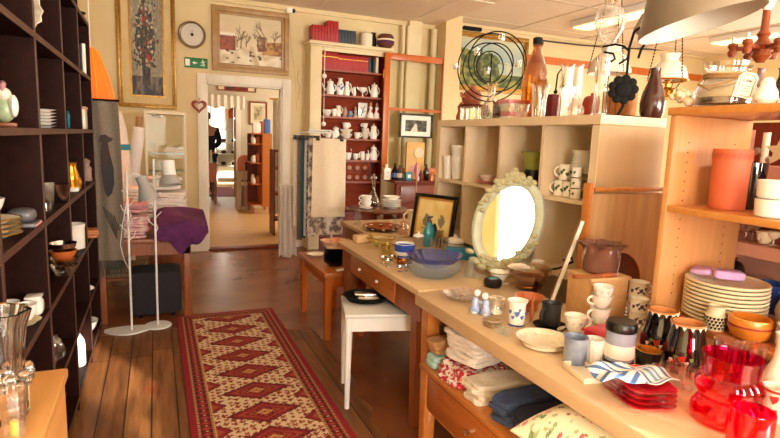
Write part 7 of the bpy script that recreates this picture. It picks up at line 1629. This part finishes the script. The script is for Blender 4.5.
for i, (dx, an, l) in enumerate([(0, 170, 'lowest white fluted teacup of the pile in front of the wooden box'), (.002, 160, 'middle white teacup of the pile in front of the wooden box'), (.004, 40, 'top grey-patterned teacup of the pile in front of the wooden box')]):
    ves('tea_cup', l, 'cup', (q.x+dx, q.y, q.z+.013+i*.0345+(.026 if i else 0)), .037+.001*i, .058 if i == 0 else .045, 'cup', MATS['porc'], handle=(.82, .25, .9, .6, .0045, an), extra=leafp if i == 2 else None, wob=lambda a, t: 1+.02*math.cos(a*14), seg=42)
# violet cups
def violets(o, r, h): motif(o, 'violets', M('violet', '4a3f78', .4), 'mug', r, h, [(R(a), z, s) for a, z, s in ((-120, .5, 1.1), (-150, .6, .8), (-90, .62, .9), (-135, .35, .7), (-60, .45, 1), (-175, .45, 1), (-100, .3, .7))], .009); motif(o, 'leaves', MATS['leafgreen'], 'mug', r, h, [(R(-108), .38, .6), (R(-140), .7, .6)], .008)
q = Vector((1.69, 1.45, TN+.001))
for i in range(3): solo('saucer', MB().lathe(hollow('plate', .048, .012), 28), MATS['porcw'], 'cream saucer in the low stack under the violet-painted cups', 'plate', (q.x, q.y, q.z+i*.0125), 0, 'saucers under the violet cups')
for i in range(2): ves('violet_cup', ['lower', 'upper'][i]+' violet-painted white cup of the stack by the dark round plate', 'cup', (q.x, q.y, q.z+.038+i*.05), .038, .058 if i else .049, 'mug', MATS['porc'], handle=(.92, .25, .8, .6, .0045, -25), extra=violets)
ves('violet_cup', 'white violet-painted cup in front of the stacked ones', 'cup', (1.612, 1.372, TN+.001), .034, .058, 'mug', MATS['porc'], extra=violets)
ves('violet_cup', 'second violet-painted cup resting on the front violet cup', 'cup', (1.612, 1.372, TN+.06), .034, .05, 'mug', MATS['porc'], extra=violets)
solo('white_bowl', MB().lathe(hollow('bowl', .045, .04), 26), MATS['porcw'], 'small cream bowl behind the grey canister', 'bowl', tn(633, 337) if False else (1.497, 1.32, TN+.001))
ves('blue_mug', 'grey-blue speckled stoneware mug at the front of the long table', 'mug', tn(574, 363.5), .037, .085, 'mug', MATS['stoneware'], handle=(.95, .25, .85, .6, .006, 40))
ves('fluted_cup', 'white fluted paper-thin cup between the stoneware mug and the canister', 'cup', tn(593, 361), .029, .072, 'tumbler', MATS['porc'], seg=48, wob=lambda a, t: 1+.04*math.cos(a*16))
o = thing('red_box', 'pinkish red plastic dish behind the canister', 'dish', (1.365, 1.272, TN+.001), R(8)); obj('tub', MB().box(-.07, -.045, 0, .07, .045, .045, .008), M('redplastic', 'c81f3c', .3), o); obj('rim', MB().box(-.074, -.049, .0455, .074, .049, .052, .002), MATS['redplastic'], o)
q = tn(617.5, 366)
o = thing('canister', 'grey glass storage canister with a black lid and white paper band', 'canister', q); o.scale = (1, 1, 1.12)
obj('body', MB().lathe([(0, .022), (.042, .022), (.042, .1), (0, .1)], 34), M('greyglassy', '9aa2b4', .12, coat=.3), o); obj('base', MB().lathe([(0, 0), (.042, 0), (.043, .0215), (0, .0215)], 34), MATS['black'], o); obj('paper_band', MB().lathe([(.0428, .03), (.0428, .066), (.0422, .066), (.0422, .03), (.0428, .03)], 34), MATS['paper'], o); obj('lid', MB().lathe([(0, .1005), (.044, .1005), (.045, .105), (.044, .12), (.04, .126), (0, .127)], 34), MATS['black'], o)
def rr(w, d, h, t, m=.006): return MB().box(-w, -d, 0, w, d, t, .003).box(-w, -d, t*.6, -w+t, d, h, .002).box(w-t, -d, t*.6, w, d, h, .002).box(-w+t, -d, t*.6, w-t, -d+t, h, .002).box(-w+t, d-t, t*.6, w-t, d, h, .002)
solo('rectangular_dish', rr(.036, .06, .018, .005), MATS['porcw'], 'rectangular cream porcelain dish in front of the fluted cup', 'dish', tn(584, 375), R(-12))
# red plates and napkin
pq = Vector((1.15, .953, TN+.001)); pa = R(-16)
def sqplate(w, d, h):
    prf = [(.0, 0), (.72, 0), (.78, .25), (1, 1), (.96, 1), (.74, .42), (0, .38)]
    mb = MB(); n = 48; vs = []; fs = []; m = len(prf)
    for i in range(n):
        t = 2*PI*i/n; c, s = math.cos(t), math.sin(t); q = 1/((abs(c)**5+abs(s)**5)**(1/5))
        for r_, z_ in prf: vs.append((c*q*w*max(r_, .001), s*q*d*max(r_, .001), z_*h))
    for i in range(n):
        j = (i+1) % n
        for q in range(m-1): fs.append((i*m+q, j*m+q, j*m+q+1, i*m+q+1))
    return mb.add(vs, fs)
for i in range(4): solo('red_plate', sqplate(.066, .088, .013), M('redceramic', 'cc1a2e', .2, coat=.4), 'square red ceramic plate in the stack under the striped napkin', 'plate', (pq.x, pq.y, pq.z+i*.0135), pa, 'red square plates on the long table')
def napc(u, v):
    if v > .56: 
        c = 'eee8e0'; e = min(u, 1-u, 1-v, v-.56)
        if e < .1 and e > .04: c = '5c7fb4'
        if .17 < e < .21: c = '7f9cc6'
        return c
    s = (v*5.2+abs(u-.5)*2.6) % 1
    return '4f78b4' if s < .42 else 'eef0f2'
nz_ = pq.z+4*.0135
def napk(u, v): 
    x, y = (u-.5)*.105, (v-.5)*.21; b_ = 1 if v < .56 else 0
    return (x*(1-.1*math.cos(v*6)), y, .006+.008*math.sin(v*9)**2+.004*math.sin(u*8+v*6)+(.006 if v < .52 else 0)*math.sin(v*PI/.52))
no = picture('striped_napkin', 0, 0, 60, 90, napc, vcol('napkin', .9, .3), None, (pq.x-.018, pq.y+.012, nz_+.002), r=(0, 0, R(-108)), curve=napk)
tag(no, 'folded blue and white striped napkin lying on the red square plates', 'napkin'); no.modifiers.new('thick', 'SOLIDIFY').thickness = .002
# glasses
q = tn(648, 369); ves('gold_lined_tumbler', 'black tumbler with a gold inside next to the canister', 'glass', (q.x-.005, q.y, q.z), .036, .062, 'tumbler', MATS['gold'], band=[(.02, .97, MATS['black'], 'black_coat')], extra=lambda o, r, h: obj('star_mark', MB().tube([Matrix.Rotation(R(-130), 4, 'Z') @ Vector((r*.91, y, z)) for y, z in ((-.01, .03), (.01, .03))], .0012, 4).tube([Matrix.Rotation(R(-130), 4, 'Z') @ Vector((r*.91, y, z)) for y, z in ((0, .021), (0, .039))], .0012, 4), MATS['gold'], o))
for px, py, r, h, l in ((658.5, 386, .022, .058, 'clear tumbler just right of the gold-lined glass'), (674, 384, .027, .062, 'second clear tumbler behind the red plates'), (686, 388, .024, .055, 'third clear tumbler nearest the red vase')):
    ves('clear_tumbler', l, 'glass', tn(px, py), r, h, 'tumbler', MATS['glass'], t=.002)
q = tn(700, 381); o = ves('label_jar', 'small clear jar with a white label behind the red vase', 'jar', q, .024, .055, 'bottle', MATS['greeng'], t=.002, band=[(.1, .42, MATS['paper'], 'label')])
# folk-art jugs
def folk(o, r, h):
    tp_ = MB()
    for i in range(14):
        a = 2*PI*i/14; z = h*.955; rr_ = prof_r(FK, .955)*r+.0016
        tp_.add([((rr_)*math.cos(a-.18), (rr_)*math.sin(a-.18), h*.995), ((rr_)*math.cos(a+.18), (rr_)*math.sin(a+.18), h*.995), ((prof_r(FK, .9)*r+.0022)*math.cos(a), (prof_r(FK, .9)*r+.0022)*math.sin(a), h*.885)], [(0, 1, 2)])
    obj('scalloped_rim', tp_, MATS['porc'], o)
    sp = [(-150, .35, 1), (-110, .3, 1), (-70, .36, 1), (170, .36, 1), (-30, .32, 1)]
    motif(o, 'red_flowers', M('folkred', 'b8382a', .3), FK, r, h, [(R(a), z, 1.1) for a, z, s in sp[::2]], .013)
    motif(o, 'cream_flowers', MATS['porcw'], FK, r, h, [(R(a+12), z-.06, .8) for a, z, s in sp], .010); motif(o, 'green_leaves', M('folkgreen', '5a7a3a', .3), FK, r, h, [(R(a+24), z+.02, .8) for a, z, s in sp], .010)
FK = [(0, 0), (.74, 0), (.84, .03), (1, .22), (.97, .4), (.8, .72), (.74, .86), (.76, 1)]
for (x, y, r, h, l) in ((1.47, col(660, TN, x=1.47).y+.006, .06, .148, 'left black folk-art jug painted with flowers'), (1.425, col(680.5, TN, x=1.425).y-.008, .062, .152, 'right black folk-art jug painted with flowers')):
    ves('folk_jug', l, 'jug', (x, y, TN+.001), r, h, FK, MATS['blackglaze'], seg=36, t=.005, band=[(.955, 1.0, MATS['clayin'], 'clay_rim')], extra=folk)
    obj('clay_inside', MB().lathe([(r*.66, h*.8), (r*.69, h*.995), (r*.675, h*.995), (r*.64, h*.8), (r*.66, h*.8)], 30), MATS['clayin'], bpy.data.objects[[o_ for o_ in bpy.data.objects if o_.get('label') == l][0].name])
# on the lower board of the pine bookcase
zz = PZ[0]+.005
def moz(o, r, h): motif(o, 'dark_mosaic', MATS['iron'], 'jug', r, h, [(R(a+12*(j % 2)), .16+.13*j, .8) for j in range(4) for a in range(0, 360, 30)], .006)
ves('mosaic_lantern', 'cream candle lantern with dark mosaic on the lower pine shelf', 'lantern', (1.578, 1.06, zz), .03, .075, [(0, 0), (.92, 0), (1, .08), (1, .62), (.8, .72), (.78, .9), (.84, 1)], MATS['beigec'], t=.004, extra=lambda o, r, h: motif(o, 'dark_mosaic', MATS['iron'], [(0, 0), (1, .08), (1, .62), (.8, .72)], r, h, [(R(a+10*(j % 2)), .14+.13*j, .8) for j in range(4) for a in range(0, 360, 20)], .007))
ves('wooden_bowl', 'orange turned wooden bowl with a red stripe on the lower pine shelf', 'bowl', (1.612, .975, zz), .058, .062, [(0, 0), (.72, 0), (.86, .1), (1, .5), (1, .85), (.96, 1)], M('bowlwood', 'd8852c', .3, c2='c87420', scale=8, coat=.3), seg=34, t=.006, band=[(.6, .68, MATS['heart'], 'red_stripe')])
def rimb(o, r, h): obj('beaded_rim', MB().tube([(r*math.cos(t), r*math.sin(t), h) for t in [i*2*PI/40 for i in range(40)]], .0024, 5, True), MATS['beigec'], o)
c = Vector((1.71, 1.126, zz))
for i in range(10):
    o = thing('rope_rim_plate', 'cream dinner plate with a beaded rim in the big stack by the pine side panel', 'plate', (c.x, c.y, c.z+i*.0128), 0, 'cream beaded plates in the big stack')
    obj('plate', MB().lathe(hollow('plate', .118, .0125, .003), 40), MATS['porcw'], o); obj('beaded_rim', MB().tube([(.1175*math.cos(t), .1175*math.sin(t), .0125) for t in [j*2*PI/40 for j in range(40)]], .0052, 6, True), MATS['beigec'], o)
zt = c.z+10*.0128+.006
o = thing('lilac_napkins', 'packet of lilac paper napkins on the stack of cream plates', 'napkins', (c.x-.0, c.y-.0, zt), R(-40)); obj('napkin_pack', MB().soft(-.045, -.03, 0, .045, .03, .03, .35, 6, .004, 5), MATS['lilac'], o)
solo('lilac_napkin', MB().soft(-.05, -.035, 0, .05, .035, .022, .5, 7, .008, 9, 14), MATS['lilac'], 'crumpled lilac napkin behind the packet on the cream plates', 'napkin', (c.x-.012, c.y+.074, zt), R(20))
for j, (x, y, n, l) in enumerate([(1.8, .87, 6, 'cream beaded plate in the short stack behind the white bottle'), (1.66, .845, 5, 'cream beaded plate in the stack at the right edge of the lower pine shelf')]):
    for i in range(n):
        o = thing('rope_rim_plate', l, 'plate', (x, y, zz+i*.0128), 0, ['short stack of beaded plates', 'beaded plates at the right edge'][j]); obj('plate', MB().lathe(hollow('plate', .07, .0125, .003), 32), MATS['porcw'], o); obj('beaded_rim', MB().tube([(.0695*math.cos(t), .0695*math.sin(t), .0125) for t in [k_*2*PI/32 for k_ in range(32)]], .005, 6, True), MATS['beigec'], o)
ves('cream_jug', 'cream wavy-edged milk jug behind the big plate stack', 'jug', (1.87, 1.01, zz), .045, .1, 'jug', MATS['porcw'], handle=(.85, .3, .9, .6, .007, -60), wob=lambda a, t: 1+.1*math.cos(a*3)*(t > .35)*(t < .7))
# behind, on the pink shelving's low board
ves('blue_vase', 'dark blue ceramic bowl on the lowest visible pink shelf', 'bowl', (2.13, 1.235, PKZ[0]+.005), .062, .14, [(0, 0), (.5, 0), (.6, .3), (.95, .75), (1, 1)], MATS['blueglaze'])
o = thing('black_kettle', 'small black appliance with a silver handle beside the blue bowl', 'kettle', (2.1, 1.375, PKZ[0]+.005)); obj('body', MB().soft(-.05, -.045, 0, .05, .045, .2, .6, 8), MATS['black'], o); obj('handle', MB().tube([(-.052, -.02, .15), (-.07, -.02, .17), (-.05, -.02, .2), (-.0, -.02, .21)], .006, 7), MATS['silver'], o)
ves('white_pot', 'round white pot with black dots at the right of the lowest pink shelf', 'pot', (2.06, 1.085, PKZ[0]+.005), .055, .12, 'jug', MATS['porc'])
# red vase etc. at the near end
def rv(o, r, h): pass
ves('red_glass_vase', 'big bright red glass vase with a wide neck at the bottom right', 'vase', (1.258, .79, TN+.001), .077, .168, [(0, 0), (.86, 0), (.97, .04), (1, .1), (1, .2), (.93, .26), (.78, .36), (.93, .46), (.97, .55), (.9, .66), (.8, .72), (.82, .9), (.86, 1)], MATS['redglass'], seg=44, t=.004)
ves('red_tumbler', 'straight red glass tumbler in front of the big red vase', 'glass', (1.162, .672, TN+.001), .043, .105, 'cyl', MATS['redglass'], seg=36, t=.003)
ves('painted_mug', 'red and cream painted mug at the right edge of the long table', 'mug', (1.388, .752, TN+.001), .034, .085, 'mug', MATS['porcw'], extra=lambda o, r, h: motif(o, 'red_petals', MATS['folkred'], 'mug', r, h, [(R(a), z, 1.2) for a in range(0, 360, 50) for z in (.3, .7)], .011), band=[(.88, .96, MATS['folkred'], 'red_rim')])
for x, y, r, h, l in ((1.47, .942, .035, .125, 'wide clear tumbler behind the red vase'), (1.475, .872, .034, .135, 'tall clear tumbler painted with little red hats')):
    ves('clear_tumbler', l, 'glass', (x, y, TN+.001), r, h, 'tumbler', MATS['glass'], t=.002, extra=(lambda o, r, h: [obj('painted_gnome', MB().add([(Matrix.Rotation(a, 4, 'Z') @ Vector((r*.92, y_, z_)))[:] for y_, z_ in ((-.008, .04), (.008, .04), (0, .066))], [(0, 1, 2)]), MATS['folkred'], o) for a in (R(-120), R(-160), R(-80))]) if r < .038 else None)
ves('goose_vase', 'tall cream swan-necked vase at the right edge of the picture', 'vase', (1.452, .79, TN+.001), .045, .2, [(0, 0), (.7, 0), (.95, .12), (1, .25), (.75, .45), (.42, .65), (.34, .85), (.46, 1)], MATS['porcw'])
ves('swirl_glass', 'clear swirled glass bowl beside the swan-necked vase', 'bowl', (1.478, .69, TN+.001), .036, .06, 'bowl', MATS['glassb'], seg=40, wob=lambda a, t: 1+.04*math.cos(a*9+t*6), t=.003)
# ================================================================ the runner
a, b = S(177.5, 319, .004), S(262, 309, .004); 
RX0, RX1, RY0, RY1 = .112, .805, .9, 4.08
def rugc(u, v):
    W_, Ln = .69, 3.2; x = u*W_; y = v*Ln; e = min(x, W_-x); ye = min(y, Ln-y); e2 = min(e, ye)
    red, dk, cr, rust = '8e1220', '5c0c16', 'c89a5e', 'a04a28'
    if e2 < .03: return red
    if e2 < .033: return rust
    if e2 < .105:
        s = y if e < ye else x; f = (e2-.035)/.07; t = (s/.05) % 1
        c = dk
        if ((t-.5)/.36)**2+((f-.5)/.32)**2 < 1: c = rust if ((t-.5)/.17)**2+((f-.5)/.16)**2 < 1 else red
        if abs(f-.5) < .1 and (t < .09 or t > .91): c = cr
        if (f < .13 or f > .87) and (s/.0166) % 1 < .5: c = cr
        return c
    if e2 < .109: return cr
    # field with a chain of medallions
    P_ = .245; yy = (y/P_) % 1-.5; hx = (u-.5)*W_
    d = abs(hx)/.185+abs(yy)/.43; d += .045*round(math.cos(hx*130)*math.cos(yy*36)*2)/2
    if d < 1:
        if d > .88: return dk
        if d < .22: return cr if d > .1 else red
        if d < .42: return rust if (math.cos(hx*190)*math.cos(yy*45) > -.2) else dk
        if .6 < d < .68: return rust
        return red if math.cos(hx*170+1)*math.cos(yy*50) < .55 else dk
    # corner half diamonds along the border
    d2 = (W_/2-.112-abs(hx))/.07+abs(abs(yy)-.5)/.26
    if d2 < 1: return rust if d2 < .45 else (red if d2 < .85 else dk)
    # small flowers on cream
    gx = (hx+.5)*27; ci = int(gx); gy = y*27+.5*(ci % 2); cj = int(gy); hh = math.sin(ci*12.9898+cj*78.233)*43758.5453; hh -= math.floor(hh)
    h3 = (hh*7.13) % 1
    q = gx-ci-.5+(hh-.5)*.4, gy-cj-.5+(h3-.5)*.4
    r_ = (q[0]**2+q[1]**2)/(.5+hh)
    if r_ < .05: return rust if h3 > .6 else red
    if r_ < .17 and math.cos(math.atan2(q[1], q[0])*(4 if h3 > .4 else 3)+hh*6) > .05: return red if h3 > .5 else '8a3a2a'
    if abs(q[1]-.3*math.sin(q[0]*5+hh*6)) < .05 and hh > .45: return '7a5a34'
    return 'dcc29a'
ro = picture('runner_rug', 0, 0, 230, 1060, rugc, vcol('rugpile', .95, .5), None, ((RX0+RX1)/2, (RY0+RY1)/2, .0045), r=(0, 0, 0), curve=lambda u, v: ((u-.5)*(RX1-RX0), (v-.5)*(RY1-RY0), .006+.0008*math.sin(v*40)))
so_ = ro.modifiers.new('pile', 'SOLIDIFY'); so_.thickness = .0075; so_.offset = -1
tag(ro, 'long red and cream oriental runner rug with diamond medallions on the plank floor', 'rug')
